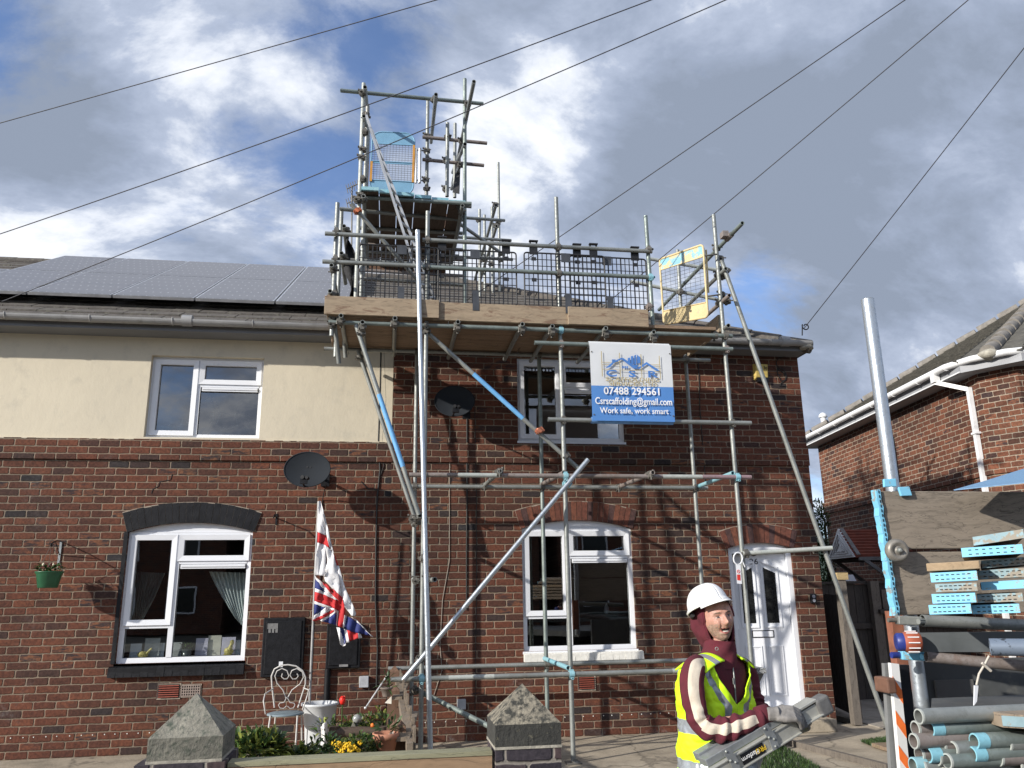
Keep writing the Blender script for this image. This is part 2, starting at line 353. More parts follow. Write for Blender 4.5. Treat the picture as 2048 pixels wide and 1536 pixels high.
# ================================================================ GROUND
g = MB(); g.box(-400, 400, -300, 500, -.6, -.06)
g.build('ground', mat('far_ground', (.11, .11, .09), .9, 0, .4, .3, .01, 30), kind='structure')
def concrete(name, color, crack=True):
    if name in MATS: return MATS[name]
    m = bpy.data.materials.new(name); m.use_nodes = True; t = NT(m.node_tree)
    b = t.new('ShaderNodeBsdfPrincipled'); o = t.new('ShaderNodeOutputMaterial'); t.l.new(b.outputs[0], o.inputs[0])
    tc = t.new('ShaderNodeTexCoord').outputs['Object']
    n = t.noise(tc, 2.2, 8, .7); n2 = t.noise(tc, 45, 5, .7)
    c = t.ramp(n, [(.3, tuple(x*.55 for x in color)), (.5, color), (.72, tuple(x*1.3 for x in color))])
    c = t.mix(t.mapr(n2, .5, .7, 0, .5), c, tuple(x*.5 for x in color))
    if crack:
        vo = t.new('ShaderNodeTexVoronoi', feature='DISTANCE_TO_EDGE'); vo.inputs['Scale'].default_value = .55
        t.put(vo.inputs['Vector'], t.vm('ADD', tc, t.vm('MULTIPLY', t.noise(tc, 2, 5, col=True), (.5, .5, .5))))
        c = t.mix(t.mapr(vo.outputs[0], 0, .012, .7, 0), c, tuple(x*.25 for x in color))
    t.put(b.inputs['Base Color'], c); b.inputs['Roughness'].default_value = .9
    bp = t.new('ShaderNodeBump'); bp.inputs['Distance'].default_value = .006; t.put(bp.inputs['Height'], t.math('ADD', n2, n)); t.put(b.inputs['Normal'], bp.outputs[0])
    MATS[name] = m; return m
CONC = concrete('garden_concrete', (.34, .29, .22)); PAVE = concrete('pavement_concrete', (.30, .28, .25)); ASPH = concrete('road_asphalt', (.055, .055, .058), False)
g = MB(); g.box(-11, 6.0, -5.85, .1, -.05, 0.0); g.build('front_garden_concrete', CONC, kind='structure')
# path to the right, gently raised beside the side gate
g = MB(); g.box(5.998, 9.0, -4.2, 3.0, -.05, .012); g.build('side_path', concrete('side_path_concrete', (.30, .27, .23)), kind='structure')
g = MB(); g.box(-40, 40, -9.2, -6.2, -.05, -.004); g.build('pavement', PAVE, kind='structure')
g = MB(); g.box(-40, 40, -9.35, -9.2, -.06, 0.0); g.build('kerb', concrete('kerb_stone', (.32, .31, .29), False), kind='structure')
g = MB(); g.box(-60, 60, -16.5, -9.35, -.058, -.05); g.build('road', ASPH, kind='structure')
# far hill glimpsed between the houses
g = MB(); g.prism([(-60, 140, -1), (160, 140, -1), (160, 140, 4), (90, 140, 11), (40, 140, 13), (0, 140, 9), (-60, 140, 5)], (0, 60, 0))
g.build('hill', mat('hill_green', (.06, .09, .075), .9, 0, .4, .4), kind='structure')

# ================================================================ HOUSES
XP, XR, XL = 0.03, 5.605, -10.2          # party line, right corner, left end
BR = brick('red_brick'); BL = brick('red_brick_left', seed=3.3)
BD = brick('red_brick_plinth', seed=1.7)
def rect(pts):
    """px corner points (left-top, left-bottom, right-top, right-bottom) -> x0,x1,z0,z1 on the facade plane"""
    a = [at(*p) for p in pts]
    return (a[0].x+a[1].x)/2, (a[2].x+a[3].x)/2, (a[1].z+a[3].z)/2, (a[0].z+a[2].z)/2
WLL = rect([(254.7, 1064.8), (227.4, 1330), (504.4, 1060.7), (488.6, 1320.5)])
WUL = rect([(301.7, 709.7), (286.9, 872), (527.5, 714.4), (518, 877)])
WRL = rect([(1043.3, 1056), (1047.8, 1301), (1262.4, 1057), (1274.7, 1299.7)])
WUR = rect([(1033.5, 717.5), (1036.7, 882), (1242, 720), (1250, 884)])
DOOR = rect([(1456, 1096), (1480, 1404), (1581.8, 1096.7), (1616, 1411.8)])
DOOR = (DOOR[0], DOOR[1], .17, DOOR[3])
def wall_with_holes(mb, x0, x1, z0, z1, y0, y1, holes, m=0):
    xs = sorted({x0, x1, *[h[0] for h in holes], *[h[1] for h in holes]}); xs = [x for x in xs if x0 <= x <= x1]
    for a, b in zip(xs, xs[1:]):
        hs = sorted([h for h in holes if h[0] <= a+1e-6 and h[1] >= b-1e-6], key=lambda h: h[2]); z = z0
        for h in hs:
            if h[2] > z: mb.box(a, b, y0, y1, z, min(h[2], z1), m)
            z = max(z, h[3])
        if z < z1: mb.box(a, b, y0, y1, z, z1, m)
EAVE = 4.93
BAND0, BAND1 = 3.263, 3.513
def house(name, label, x0, x1, mats, holes, band_z, up_mat):
    h = thing(name, ((x0+x1)/2, 3.5, 0), label, 'house')
    yb = 0.0 if name.endswith('right') else .02
    return h
hR = thing('brick_house', (2.85, 3.5, 0), 'red brick end house with the white front door behind the scaffold', 'house')
hL = thing('rendered_house', (-5.1, 3.5, 0), 'brick house with cream rendered upper floor and solar panelled roof', 'house')
YL = .035                                 # the left front stands a little behind the right one
crownL = WLL[3]+.105; crownR = WRL[3]+.10; crownD = DOOR[3]+.07
# --- right house walls
w = MB()
wall_with_holes(w, XP, XR, 0, BAND0, 0, .25, [(WRL[0], WRL[1], WRL[2], crownR), (DOOR[0], DOOR[1], 0, crownD)])
wall_with_holes(w, XP, XR, BAND1, EAVE, 0, .25, [WUR])
w.box(XP, XR, -.03, .25, BAND0, BAND1)
w.box(XR-.25, XR, .25, 8.4, 0, EAVE); w.box(XP, XR, 8.15, 8.4, 0, EAVE)
def spandrel(mb, x0, x1, zs, zc, ztop, y0, y1, n=16):
    """brickwork between the arch curve and the top of the rectangular hole"""
    ce = (x0+x1)/2; hw = (x1-x0)/2
    f = lambda x: zs+(zc-zs)*(1-((x-ce)/hw)**2)
    for i in range(n):
        a = x0+(x1-x0)*i/n; b = x0+(x1-x0)*(i+1)/n
        if ztop-min(f(a), f(b)) > 1e-4:
            mb.hexa([(a, y0, f(a)), (b, y0, f(b)), (b, y1, f(b)), (a, y1, f(a))], [(a, y0, ztop+1e-4), (b, y0, ztop+1e-4), (b, y1, ztop+1e-4), (a, y1, ztop+1e-4)])
    return f
spandrel(w, WRL[0], WRL[1], WRL[3], crownR, crownR, 0, .25); spandrel(w, DOOR[0], DOOR[1], DOOR[3], crownD, crownD, 0, .25)
w.build('wall', BR, hR)
# --- left house walls
w = MB()
wall_with_holes(w, XL, XP, 0, BAND0, YL, .28, [(WLL[0], WLL[1], WLL[2], crownL)])
w.box(XL, XP, YL-.03, .28, BAND0, BAND1)
spandrel(w, WLL[0], WLL[1], WLL[3], crownL, crownL, YL, .28)
w.box(XL, XP, 8.15, 8.4, 0, EAVE); w.box(XL, XL+.25, .28, 8.15, 0, EAVE)
w.build('wall', BL, hL)
REND = mat('cream_render', (.60, .54, .42), .85, 0, .06, 1.0, .004, 9, alt=(.51, .465, .37), altcut=(.54, .74), stretch=(1, 1, .8))
w = MB(); wall_with_holes(w, XL, XP-.004, BAND1+.002, EAVE, YL-.012, .27, [WUL]); 
_x = XL; _r = random.Random(8)
while _x < XP-.08:
    _w = _r.uniform(.03, .11)
    if not (WUL[0]-.1 < _x < WUL[1]+.02): w.box(_x, _x+_w, YL-.0118-.02, YL+.01, BAND1-_r.uniform(.0, .010), BAND1+.004)
    _x += _w+.001
w.build('rendered_wall', REND, hL, label='cream painted render above the brick band')
# arches (soldier bricks) and sills
def arch(parent, x0, x1, zs, zc, depth, y0, m, name='brick_arch', n=22, over=.05):
    ce = (x0+x1)/2; hw = (x1-x0)/2; rise = zc-zs; Rr = (hw*hw+rise*rise)/(2*rise); cz = zc-Rr; a0 = math.asin(hw/Rr)
    a0 *= 1+over/2
    mb = MB(); rnd = random.Random(3)
    for i in range(n):
        a = -a0+2*a0*i/n+.0012; b = -a0+2*a0*(i+1)/n-.0012; rr = Rr+depth+rnd.uniform(-.008, .008); yy = y0+rnd.uniform(-.004, .002)
        P = lambda t, r: (ce+math.sin(t)*r, cz+math.cos(t)*r)
        q = [P(a, Rr), P(b, Rr), P(b, rr), P(a, rr)]
        mb.hexa([(q[0][0], yy, q[0][1]), (q[1][0], yy, q[1][1]), (q[1][0], .11, q[1][1]), (q[0][0], .11, q[0][1])],
                [(q[3][0], yy, q[3][1]), (q[2][0], yy, q[2][1]), (q[2][0], .11, q[2][1]), (q[3][0], .11, q[3][1])], i % len(m) if isinstance(m, list) else 0)
    # mortar backing
    bk = MB(); k = 24
    for i in range(k):
        a = -a0+2*a0*i/k; b = -a0+2*a0*(i+1)/k; P = lambda t, r: (ce+math.sin(t)*r, cz+math.cos(t)*r); r1 = Rr+depth+.008; yy = y0+.006
        q = [P(a, Rr+.002), P(b, Rr+.002), P(b, r1), P(a, r1)]
        bk.hexa([(q[0][0], yy, q[0][1]), (q[1][0], yy, q[1][1]), (q[1][0], .1, q[1][1]), (q[0][0], .1, q[0][1])],
                [(q[3][0], yy, q[3][1]), (q[2][0], yy, q[2][1]), (q[2][0], .1, q[2][1]), (q[3][0], .1, q[3][1])])
    o = mb.build(name, m if isinstance(m, list) else [m], parent)
    bk.build('mortar_joint', MATS['joint_mortar'], o)
    return o
mat('joint_mortar', (.30, .25, .20), .9, 0, .3, 30)
AB = [mat('arch_brick_red', (.125, .043, .028), .88, 0, .45, 26, .003, 50), mat('arch_brick_dark', (.07, .035, .032), .88, 0, .4, 26, .003, 50), mat('arch_brick_orange', (.150, .054, .032), .88, 0, .4, 26, .003, 50), mat('arch_brick_brown', (.12, .043, .028), .88, 0, .4, 26, .003, 50)]
arch(hR, WRL[0], WRL[1], WRL[3], crownR, .235, -.008, AB, n=22)
arch(hR, DOOR[0], DOOR[1], DOOR[3], crownD, .235, -.008, AB, n=14, over=.12)
arch(hL, WLL[0], WLL[1], WLL[3], crownL, .235, YL-.012, BLACKP, n=20)
def sill(parent, x0, x1, z, h, y0, m, n=18, y1=.1, label=None):
    mb = MB(); rnd = random.Random(5)
    for i in range(n):
        a = x0+(x1-x0)*i/n+.002; b = x0+(x1-x0)*(i+1)/n-.002; j = rnd.uniform(-.004, .004)
        mb.hexa([(a, y0+j, z-h), (b, y0+j, z-h), (b, y1, z-h), (a, y1, z-h)], [(a, y0+j+.012, z-.028), (b, y0+j+.012, z-.028), (b, y1, z-.001), (a, y1, z-.001)])
    mb.box(x0+.004, x1-.004, y0+.008, y1, z-h+.004, z-.034)
    return mb.build('brick_sill', m, parent, label=label)
WHP = mat('white_painted_brick', (.72, .71, .66), .8, 0, .10, 20, .004, 50)
sill(hR, WRL[0]-.005, WRL[1]+.06, WRL[2], .115, -.075, WHP, 19)
sill(hL, WLL[0]-.05, WLL[1]+.01, WLL[2]-.01, .13, YL-.07, BLACKP, 17)
m_ = MB(); m_.box(WLL[0]-.045, WLL[0]-.002, YL-.006, .1, WLL[2], WLL[3]); m_.build('painted_reveal', BLACKP, hL)
# --- windows
GLASS = bpy.data.materials.new('window_glass'); GLASS.use_nodes = True
_t = NT(GLASS.node_tree); _o = _t.new('ShaderNodeOutputMaterial')
_tr = _t.new('ShaderNodeBsdfTransparent'); _tr.inputs[0].default_value = (.86, .90, .90, 1)
_gl = _t.new('ShaderNodeBsdfGlossy'); _gl.inputs['Roughness'].default_value = .012
_fr = _t.new('ShaderNodeFresnel'); _fr.inputs[0].default_value = 2.9
_mx = _t.new('ShaderNodeMixShader'); _t.l.new(_fr.outputs[0], _mx.inputs[0]); _t.l.new(_tr.outputs[0], _mx.inputs[1]); _t.l.new(_gl.outputs[0], _mx.inputs[2]); _t.l.new(_mx.outputs[0], _o.inputs[0])
_bp = _t.new('ShaderNodeBump'); _bp.inputs['Distance'].default_value = .0006; _t.put(_bp.inputs['Height'], _t.noise(_t.new('ShaderNodeTexCoord').outputs['Object'], 1.6, 2)); _t.l.new(_bp.outputs[0], _gl.inputs['Normal'])
UPVC2 = mat('grey_white_upvc_shadow_gap', (.35, .36, .38), .4, 0, .03, 3)
def ring(mb, x0, x1, z0, z1, t, y0, y1, m=0, tb=None):
    """mitred rectangular frame"""
    tb = tb if tb is not None else t
    o = [(x0, z0), (x1, z0), (x1, z1), (x0, z1)]; i = [(x0+t, z0+tb), (x1-t, z0+tb), (x1-t, z1-t), (x0+t, z1-t)]
    for k in range(4):
        a, b, c, d = o[k], o[(k+1) % 4], i[(k+1) % 4], i[k]
        mb.hexa([(a[0], y0, a[1]), (b[0], y0, b[1]), (b[0], y1, b[1]), (a[0], y1, a[1])], [(d[0], y0+.008, d[1]), (c[0], y0+.008, c[1]), (c[0], y1, c[1]), (d[0], y1, d[1])], m)
def window(parent, r, lf, ls, rs, yf, crown=None, sash_low=True, label=None):
    """lf column split, ls height where the left sash ends (0 = full height), rs where the right top vent ends"""
    x0, x1, z0, z1 = r; W_ = x1-x0; H = z1-z0
    fr = MB(); t = .055
    ring(fr, x0, x1, z0, z1, t, yf, yf+.07)
    xm = x0+W_*lf; fr.box(xm-.03, xm+.03, yf+.001, yf+.069, z0+t, z1-t)
    if ls: fr.box(x0+t, xm-.03, yf+.002, yf+.068, z0+H*ls-.028, z0+H*ls+.028)
    fr.box(xm+.03, x1-t, yf+.002, yf+.068, z0+H*rs-.028, z0+H*rs+.028)
    # sill nosing and trickle vent
    fr.box(x0-.012, x1+.012, yf-.045, yf+.03, z0-.030, z0-.001)
    if crown:
        n = 14; ce = (x0+x1)/2; hw = W_/2
        f = lambda x: z1+(crown-z1)*(1-((x-ce)/hw)**2)
        for i in range(n):
            a = x0+W_*i/n; b = x0+W_*(i+1)/n
            fr.hexa([(a, yf+.012, z1), (b, yf+.012, z1), (b, yf+.06, z1), (a, yf+.06, z1)], [(a, yf+.012, f(a)+1e-4), (b, yf+.012, f(b)+1e-4), (b, yf+.06, f(b)+1e-4), (a, yf+.06, f(a)+1e-4)])
    win = fr.build('window', UPVC, parent, label=label)
    zl = z0+H*ls if ls else z0
    s1 = MB(); ring(s1, x0+t-.022, xm-.008, zl+.006 if ls else z0+t-.02, z1-t+.022, .062, yf-.016, yf+.03); s1.build('sash', UPVC, win)
    s2 = MB(); ring(s2, xm+.008, x1-t+.022, z0+H*rs+.006, z1-t+.022, .062, yf-.016, yf+.03); s2.build('sash', UPVC, win)
    tv = MB(); tv.box(xm+.05, x1-t-.012, yf-.008, yf+.01, z0+H*rs-.082, z0+H*rs-.034); tv.box(xm+.055, x1-t-.017, yf-.018, yf-.008, z0+H*rs-.062, z0+H*rs-.040)
    tv.build('trickle_vent', UPVC, win)
    gk = MB()
    for (a, b, c, d) in [(x0+t+.04-.004, xm-.070+.004, (zl+.068-.004) if ls else z0+t+.042-.004, z1-t-.040+.004), (xm+.070-.004, x1-t-.040+.004, z0+H*rs+.068-.004, z1-t-.04+.004),
                         (xm+.03, x1-t, z0+t, z0+H*rs-.082)]+([(x0+t, xm-.03, z0+t, z0+H*ls-.028)] if ls else []):
        g_ = MB(); g_.add([(a, yf+.035, c), (b, yf+.035, c), (b, yf+.035, d), (a, yf+.035, d)], [(0, 1, 2, 3)]); g_.build('pane', GLASS, win)
        ring(gk, a-.001, b+.001, c-.001, d+.001, .006, yf+.024, yf+.034)
    gk.build('gasket', BLACKP, win)
    return win
window(hL, WLL, .395, .275, .765, YL+.045, crownL)
window(hL, WUL, .415, 0, .665, YL+.07)
window(hR, WRL, .415, .275, .765, .035, crownR)
window(hR, WUR, .415, 0, .66, .04)
# dark rooms behind the glass
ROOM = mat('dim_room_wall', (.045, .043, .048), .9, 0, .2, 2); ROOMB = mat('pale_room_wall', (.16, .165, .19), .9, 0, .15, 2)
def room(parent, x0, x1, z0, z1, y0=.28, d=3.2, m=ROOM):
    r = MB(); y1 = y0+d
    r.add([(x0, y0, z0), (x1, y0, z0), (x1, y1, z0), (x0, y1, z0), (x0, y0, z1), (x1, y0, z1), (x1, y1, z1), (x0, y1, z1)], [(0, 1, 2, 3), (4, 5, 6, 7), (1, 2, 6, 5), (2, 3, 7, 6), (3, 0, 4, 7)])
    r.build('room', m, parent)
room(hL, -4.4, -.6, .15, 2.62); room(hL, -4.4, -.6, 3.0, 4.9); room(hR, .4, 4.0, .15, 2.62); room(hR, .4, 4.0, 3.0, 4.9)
# --- front door (ajar: hung on the right, swung a little into the hall)
x0, x1, z0, z1 = DOOR
fr = MB(); fr.box(x0, x0+.065, .04, .11, z0, z1); fr.box(x1-.065, x1, .04, .11, z0, z1); fr.box(x0+.065, x1-.065, .04, .11, z1-.065, z1); fr.box(x0-.03, x1+.02, -.02, .12, z0-.03, z0+.035)
n = 12; ce = (x0+x1)/2; hw = (x1-x0)/2; f = lambda x: z1+(crownD-z1)*(1-((x-ce)/hw)**2)
for i in range(n):
    a = x0+(x1-x0)*i/n; b = x0+(x1-x0)*(i+1)/n
    fr.hexa([(a, .05, z1), (b, .05, z1), (b, .1, z1), (a, .1, z1)], [(a, .05, f(a)+1e-4), (b, .05, f(b)+1e-4), (b, .1, f(b)+1e-4), (a, .1, f(a)+1e-4)])
dfr = fr.build('door_frame', UPVC, hR)
lw = x1-x0-.14; lh = z1-z0-.12; th = RAD(9)
piv = Vector((x1-.07, .085, z0+.05)); dxv = Vector((-math.cos(th), math.sin(th), 0)); dn = Vector((-math.sin(th), -math.cos(th), 0))
def dp(u, v, d=0): return piv+dxv*(lw-u)+Vector((0, 0, v))+dn*d           # u from the left edge of the leaf
def dbox(mb, u0, u1, v0, v1, d0, d1, m=0):
    mb.hexa([dp(u0, v0, d1), dp(u1, v0, d1), dp(u1, v0, d0), dp(u0, v0, d0)], [dp(u0, v1, d1), dp(u1, v1, d1), dp(u1, v1, d0), dp(u0, v1, d0)], m)
d_ = MB(); dbox(d_, 0, lw, 0, lh, -.045, 0)
for (a, b, c, e) in [(.13, .34, .14, .74), (lw-.34, lw-.13, .14, .74)]:
    for q, (s, k) in enumerate(((0, .012), (.022, .005))):
        for (u0, u1, v0, v1) in [(a+s, b-s, c+s, c+s+.014), (a+s, b-s, e-s-.014, e-s), (a+s, a+s+.014, c+s+.014, e-s-.014), (b-s-.014, b-s, c+s+.014, e-s-.014)]: dbox(d_, u0, u1, v0, v1, .0005, k)
for (a, b, sgn) in [(.11, .33, 1), (lw-.33, lw-.11, -1)]:
    lo, hi_in, hi_out = .98, 1.78, 1.70
    zL, zR = (hi_out, hi_in) if sgn > 0 else (hi_in, hi_out)
    for (u0, u1, v0a, v1a, v0b, v1b) in [(a, a+.02, lo, zL, lo, zL+.006), (b-.02, b, lo, zR-.006, lo, zR)]: dbox(d_, u0, u1, lo, max(v1a, v1b), .0005, .014)
    dbox(d_, a, b, lo-.02, lo, .0005, .014)
    d_.hexa([dp(a, zL, .014), dp(b, zR, .014), dp(b, zR, .0005), dp(a, zL, .0005)], [dp(a, zL+.022, .014), dp(b, zR+.022, .014), dp(b, zR+.022, .0005), dp(a, zL+.022, .0005)])
leaf = d_.build('front_door', UPVC, hR, label='white front door standing slightly ajar')
DG = mat('door_glass_dark', (.015, .016, .016), .08, 0, .5, 30, .001, 60)
for (a, b, sgn) in [(.145, .295, 1), (lw-.295, lw-.145, -1)]:
    zL, zR = (1.645, 1.715) if sgn > 0 else (1.715, 1.645)
    g_ = MB(); g_.hexa([dp(a, 1.02, .006), dp(b, 1.02, .006), dp(b, 1.02, .0005), dp(a, 1.02, .0005)], [dp(a, zL, .006), dp(b, zR, .006), dp(b, zR, .0005), dp(a, zL, .0005)]); g_.build('door_glass', DG, leaf)
lb = MB(); dbox(lb, lw/2-.14, lw/2+.14, .84, .93, .0005, .008, 1); dbox(lb, lw/2-.128, lw/2+.128, .851, .919, .0082, .014, 0); lb.build('letterbox', [UPVC, BLACKP], leaf)
hs = MB(); pts = [dp(lw/2-.035+.055*math.sin(t), 1.93-.058*math.cos(t), .014) for t in [RAD(-145+29*k) for k in range(11)]]; hs.tube(pts, .010, 8); hs.build('knocker', BLACKP, leaf)
MD = plane_matrix(dp(lw/2-.035, 1.79, .001), -dxv, (0, 0, 1)); text('house_number', '26', BLACKP, .105, MD, leaf, .002, 1.1)
hd = MB(); hd.tube([dp(.045, .95, .03), dp(.045, 1.10, .03)], .012, 8); hd.tube([dp(.045, .98, 0), dp(.045, .98, .03)], .009, 8); hd.build('door_handle', UPVC, leaf)
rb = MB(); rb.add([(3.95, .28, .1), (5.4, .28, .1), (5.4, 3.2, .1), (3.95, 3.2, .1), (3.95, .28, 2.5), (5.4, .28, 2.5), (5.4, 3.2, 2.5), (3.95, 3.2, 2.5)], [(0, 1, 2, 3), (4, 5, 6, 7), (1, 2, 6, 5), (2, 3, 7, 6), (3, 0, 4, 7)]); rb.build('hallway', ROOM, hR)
st = MB(); st.box(x0-.1, x1+.14, -.42, -.001, 0.001, .14); bevel(st.build('door_step', CONC, hR), .01)
# --- roofs
PB = atz(0, 0, 5)  # unused probe
pa = at(225.6, 589.6, .5); pb = at(225.6, 515.5, 4.0)
SL = (pb.z-pa.z)/(3.5)                       # slope of the panelled plane
roof_z = lambda y: pa.z-.20+(y-.5)*SL
RIDGE = 4.25; ZR = roof_z(RIDGE); YE = -.33
ROOFT = mat('brown_roof_tile', (.088, .078, .070), .9, 0, .4, 9, .006, 40, alt=(.15, .145, .115), altcut=(.52, .68))
def tiled(mb, x_of, y0, y1, zf, course=.30, th=.028, gaps=None):
    """courses of overlapping tiles: each a thin stepped slab between x_of(y)"""
    n = max(1, round((y1-y0)*math.sqrt(1+SL*SL)/course)); rnd = random.Random(2)
    for i in range(n):
        a = y0+(y1-y0)*i/n; b = y0+(y1-y0)*(i+1)/n+.02
        xa0, xa1 = x_of(a); xb0, xb1 = x_of(min(b, y1)); k = max(1, int((xa1-xa0)/.33))
        for j in range(k):
            u0, u1 = j/k, (j+1)/k; jz = rnd.uniform(-.004, .004); sh = (.5/k if i % 2 else 0)
            u0 = max(0, u0-sh); u1 = min(1, u1-sh) if j < k-1 else 1
            pA, pB_, pC, pD = (xa0+(xa1-xa0)*u0+.004, a), (xa0+(xa1-xa0)*u1-.004, a), (xb0+(xb1-xb0)*u1-.004, b), (xb0+(xb1-xb0)*u0+.004, b)
            lo = [(p[0], p[1], zf(p[1])-.01) for p in (pA, pB_, pC, pD)]; hi = [(p[0], p[1], zf(p[1])+(th if q < 2 else .004)+jz) for q, p in enumerate((pA, pB_, pC, pD))]
            mb.hexa(lo, hi)
rf = MB(); tiled(rf, lambda y: (XL-.3, XP), YE, RIDGE, roof_z)
rf.hexa([(XL-.3, RIDGE, ZR-.1), (XP, RIDGE, ZR-.1), (XP, 8.8, roof_z(YE)-.1), (XL-.3, 8.8, roof_z(YE)-.1)], [(XL-.3, RIDGE, ZR), (XP, RIDGE, ZR), (XP, 8.8, roof_z(YE)), (XL-.3, 8.8, roof_z(YE))])
for i in range(24):
    a = XL-.3+(XP-XL+.3)*i/24; rf.tube([(a, RIDGE, ZR-.02), (a+.44, RIDGE, ZR-.015)], .10, 12)
roofL = rf.build('roof', ROOFT, hL)
HIPX = XR+.03; HIPTOP = HIPX-(RIDGE-YE)
rf = MB(); tiled(rf, lambda y: (XP, HIPX-(y-YE)), YE, RIDGE, roof_z)
rf.prism([(HIPX, YE, roof_z(YE)+.01), (HIPX, 8.8, roof_z(YE)+.01), (HIPTOP, RIDGE, ZR+.01)], (0, 0, -.06))
rf.prism([(XP, RIDGE, ZR), (HIPTOP, RIDGE, ZR), (HIPX, 8.8, roof_z(YE)), (XP, 8.8, roof_z(YE))], (0, 0, -.08))
for i in range(int((HIPTOP-XP)/.44)+1):
    a = XP+.44*i; rf.tube([(a, RIDGE, ZR-.02), (min(a+.43, HIPTOP+.1), RIDGE, ZR-.015)], .10, 12)
hv = Vector((HIPTOP-HIPX, RIDGE-YE, ZR-roof_z(YE))); nh = int(hv.length/.42)
for i in range(nh):
    a = Vector((HIPX, YE, roof_z(YE)-.01))+hv*(i/nh); b = a+hv*(.97/nh); rf.tube([a+Vector((0, 0, .012)), b], .095, 10)
roofR = rf.build('roof', ROOFT, hR)
mo = MB(); mo.blob((HIPX-.06, YE+.02, roof_z(YE)+.0), (.10, .10, .05), jit=.3); mo.build('mortar_bedding', mat('roof_mortar', (.33, .31, .26), .9, 0, .3, 20, .004, 50), roofR)
# ceilings under the roofs keep daylight out
for (a, b, p) in ((XL, XP, hL), (XP, XR, hR)):
    c_ = MB(); c_.box(a+.02, b-.02, .06, 8.3, EAVE-.005, EAVE+.03); c_.build('ceiling', ROOM, p)
# fascia, soffit, gutters
GREYG = mat('grey_gutter_plastic', (.30, .30, .30), .5, 0, .12, 5, alt=(.20, .20, .19), altcut=(.55, .7)); FASC = mat('grey_fascia', (.165, .17, .18), .6, 0, .12, 3)
def eaves(parent, x0, x1, end):
    f_ = MB(); x1f = x1-.025 if end else x1; f_.box(x0, x1f, -.285, -.265, 4.79, 4.915); f_.box(x0, x1f, -.264, YL+.02, 4.79, 4.805); f_.build('fascia', FASC, parent)
    q = MB(); n = 10; yc, zc_, r = -.352, 4.905, .064
    ring_ = [(yc+r*math.cos(t), zc_+r*math.sin(t)) for t in [math.pi+math.pi*k/n for k in range(n+1)]]; inn = [(yc+(r-.006)*math.cos(t), zc_+(r-.006)*math.sin(t)) for t in [2*math.pi-math.pi*k/n for k in range(n+1)]]
    pr = ring_+inn; A = [(x0, a, b) for a, b in pr]; B = [(x1, a, b) for a, b in pr]; k = len(pr)
    q.add(A+B, [(i, (i+1) % k, k+(i+1) % k, k+i) for i in range(k)], 0, False)
    q.add([(x1, a, b) for a, b in ring_]+[(x0, a, b) for a, b in ring_], [list(range(n+1)), list(range(n+1, 2*n+2))])
    gt = q.build('gutter', GREYG, parent)
    x = x0+.35
    while x < x1:
        br = MB(); br.tube([(x, yc-.066*math.cos(t), zc_-.066*math.sin(t)+.003) for t in [-.15+math.pi*k/8*1.05 for k in range(9)]], .007, 6); br.build('gutter_bracket', GREYG, gt); x += .93
    for xu in ([-2.45] if x0 < -1 else [1.2, 5.25]):
        br = MB(); br.tube([(xu-.06, yc, zc_-.004), (xu+.06, yc, zc_-.004)], .070, 14); br.build('gutter_joint', GREYG, gt)
eaves(hL, XL-.2, XP-.002, False); eaves(hR, XP+.002, XR+.02, True)
# side fascia of the right house
f_ = MB(); f_.box(XR+.002, XR+.022, .01, 8.6, 4.79, 4.915); f_.box(XR-.022, XR-.005, -.264, -.002, 4.805, 4.915); f_.build('side_fascia', FASC, hR)
# iron scroll on the corner
sc_ = MB(); c0 = at(1612, 657, YE); pts = [c0+Vector((.055*(1-.55*k/16)*math.cos(k*.42+2.6), 0, .055*(1-.55*k/16)*math.sin(k*.42+2.6)+.03)) for k in range(17)]
sc_.tube(pts, .008, 6); sc_.tube([pts[0], pts[0]+Vector((-.02, 0, -.16))], .008, 6); sc_.build('scroll_bracket', BLACKP, hR)
# air bricks and cladding details
TERR = mat('terracotta_vent', (.28, .07, .045), .7, 0, .2, 20)
def airbrick(parent, p0, p1, y, m, grid_=False):
    a = at(*p0, y); b = at(*p1, y); x0, x1, z1, z0 = a.x, b.x, a.z, b.z; q = MB(); q.box(x0, x1, y-.006, y+.02, z0, z1, 1)
    ring(q, x0-.015, x1+.015, z0-.015, z1+.015, .016, y-.008, y+.02, 2)
    if not grid_:
        for k in range(6): zz = z0+(z1-z0)*(k+.35)/6; q.box(x0+.004, x1-.004, y-.022, y-.004, zz, zz+(z1-z0)*.07, 0)
    else:
        for k in range(5): zz = z0+(z1-z0)*k/4; q.box(x0, x1, y-.012, y-.004, zz-.005, zz+.005, 0)
        for k in range(9): xx = x0+(x1-x0)*k/8; q.box(xx-.005, xx+.005, y-.0125, y-.0045, z0, z1, 0)
    q.build('air_brick', [m, BLACKP, MATS['joint_mortar']], parent)
airbrick(hL, (318, 1370), (357.5, 1395), YL, TERR); airbrick(hL, (364, 1371), (399, 1391), YL, mat('grey_vent', (.30, .24, .21), .8), True); airbrick(hR, (1157.5, 1354), (1189, 1378), 0, TERR)
# drilled damp-course plugs along the foot of the walls
dpc = MB()
for i in range(66):
    x = XL+.1+i*.118+random.uniform(-.01, .01)
    if x < XP-.1: dpc.tube([(x, YL-.004, .222), (x, YL+.01, .222)], .0065, 6)
dpc.build('damp_course_plug', WHP, hL)
dpc = MB()
for i in range(46):
    x = XP+.1+i*.118+random.uniform(-.01, .01)
    if not DOOR[0]-.15 < x < DOOR[1]+.1: dpc.tube([(x, -.004, .222), (x, .01, .222)], .0065, 6)
dpc.build('damp_course_plug', WHP, hR)
